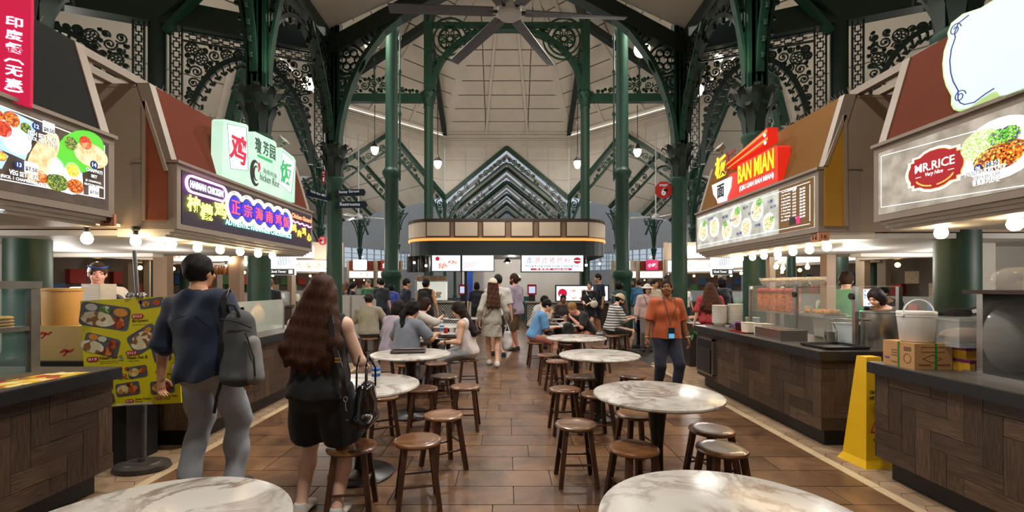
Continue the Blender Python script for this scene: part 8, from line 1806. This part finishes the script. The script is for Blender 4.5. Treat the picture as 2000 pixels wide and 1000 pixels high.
person('cook in a bright green tee turned away inside the noodle stall', 5.0, 6.7, -.5, 1.76, .011, 'light', wid=1.1, top=(44,140,88), sleeve=.48, loose=.026, bottom=(40,42,46), leg=.98, hcol=(60,42,32), head=(-.3,.1), hands=sit_arms((-.25,.3,1.05),(.28,.3,1.05)))
person('stall worker bending with dark hair and a red apron at far right', 6.85, 8.0, PI*.6, 1.66, .014, 'tan', lean=.6, top=(60,60,64), sleeve=.5, bottom=(36,36,40), leg=.98, hcol=(14,12,12), hands=sit_arms((-.15,.6,.95),(.15,.6,.95)))
person('woman bent over her phone behind the steel stock pot', 4.95, 5.9, PI/2+.3, 1.55, .012, 'light', lean=.3, fem=True, top=(70,72,76), sleeve=.9, bottom=(40,40,44), leg=.98, hair='bob', hcol=(30,22,22), head=(0,.4), hands=sit_arms((-.08,.4,1.0),(.1,.42,1.02)))
person('distant man in a dark tee seen between the far right stalls', 5.6, 7.6, PI+.6, 1.62, .015, 'tan', top=(80,84,90), sleeve=.5, bottom=(40,40,44), leg=.98, hcol=(20,16,14))
# left background
r31, _ = person('stall worker in a cream shirt with sunglasses on his head at left', -5.12, 5.7, PI+.6, 1.83, .01, 'pink', wid=1.1, top=(206,186,168), sleeve=.5, loose=.026, bottom=(50,50,54), leg=.98, hair='short', hcol=(66,44,30), head=(.2,.15), beard=None)
MB().tube([_['HS'](.085*math.cos(a), .06+.04*math.sin(a), .105-.02*math.sin(a)) for a in [PI*k/10 for k in range(11)]], .009, 6).build('sunglasses', pm('mirror blue lens', (40, 90, 170), .1, 6, .15, .6), r31); mb, nm, mt = strap([(-.1,.06,1.45),(-.09,.13,1.3),(-.07,.15,1.1)], .03, BLACK); mb.build('apron_strap', BLACK, r31); mb, nm, mt = strap([(.1,.06,1.45),(.09,.13,1.3),(.07,.15,1.1)], .03, BLACK); mb.build('apron_strap', BLACK, r31)
person('crouching worker in a black top with dark hair behind the cream tub', -4.8, 4.95, -PI/2+.4, 1.6, .011, 'tan', lean=.7, wid=1.15, top=(24,28,36), sleeve=.9, loose=.03, bottom=(30,30,34), leg=.98, hcol=(14,13,14), head=(0,.3), hands=sit_arms((-.1,.5,.95),(.1,.5,.95)))
person('dark shirted diner with grey hair behind the long haired woman', -6.0, 11.5, .2, 1.72, .016, 'light', wid=1.1, top=(26,26,30), sleeve=.5, bottom=(40,40,44), leg=.98, hcol=(120,96,70))
for a in (('woman in a black top with a ponytail in the left distance', -4.95, 14.6, -1.2, 1.66, (24,22,26), 'pony', (30,22,20), True), ('man in a green patterned shirt in the left distance', -4.55, 15.0, PI-.3, 1.76, (50,110,70), 'short', (110,100,90), False), ('man in black behind the green shirted man', -4.45, 15.9, .4, 1.8, (24,24,28), 'short', (30,24,22), False), ('woman with a bright blue backpack in the left distance', -3.85, 15.2, .1, 1.6, (70,80,170), 'bob', (16,14,14), True), ('man in a charcoal jacket beside the tall left column', -3.75, 13.6, -.2, 1.76, (40,46,54), 'short', (24,20,18), False), ('woman in brown at the edge of the left distance group', -5.4, 15.2, -.9, 1.66, (110,90,84), 'long', (90,64,44), True)):
    person(a[0], a[1], a[2], a[3], a[4], .018, 'light', fem=a[8], top=a[5], sleeve=.5, bottom=(40,42,48), leg=.98, hair=a[6], hcol=a[7])
# backpack on a stool at the far right table
t = thing('backpack', 'black drawstring backpack leaning on the far right table', 'backpack', (1.16, 8.62, .46), 0, None, False)
def f_(f): f.ecap((0,0,.06),(0,.0,.33),(.17,.11),(.09,.07),(1,0,0),.03)
sdf('bag_body', pm('black backpack fabric', (26,24,26)), (-.3,-.25,-.1), (.3,.25,.5), .011, f_, t, .008, 1); MB().tube([(-.05,-.06,.36),(-.12,-.11,.25),(-.14,-.12,.1)], .01, 6).build('strap', BLACK, t); stool(1.16, 8.62, .3, 'stool holding the black drawstring backpack')
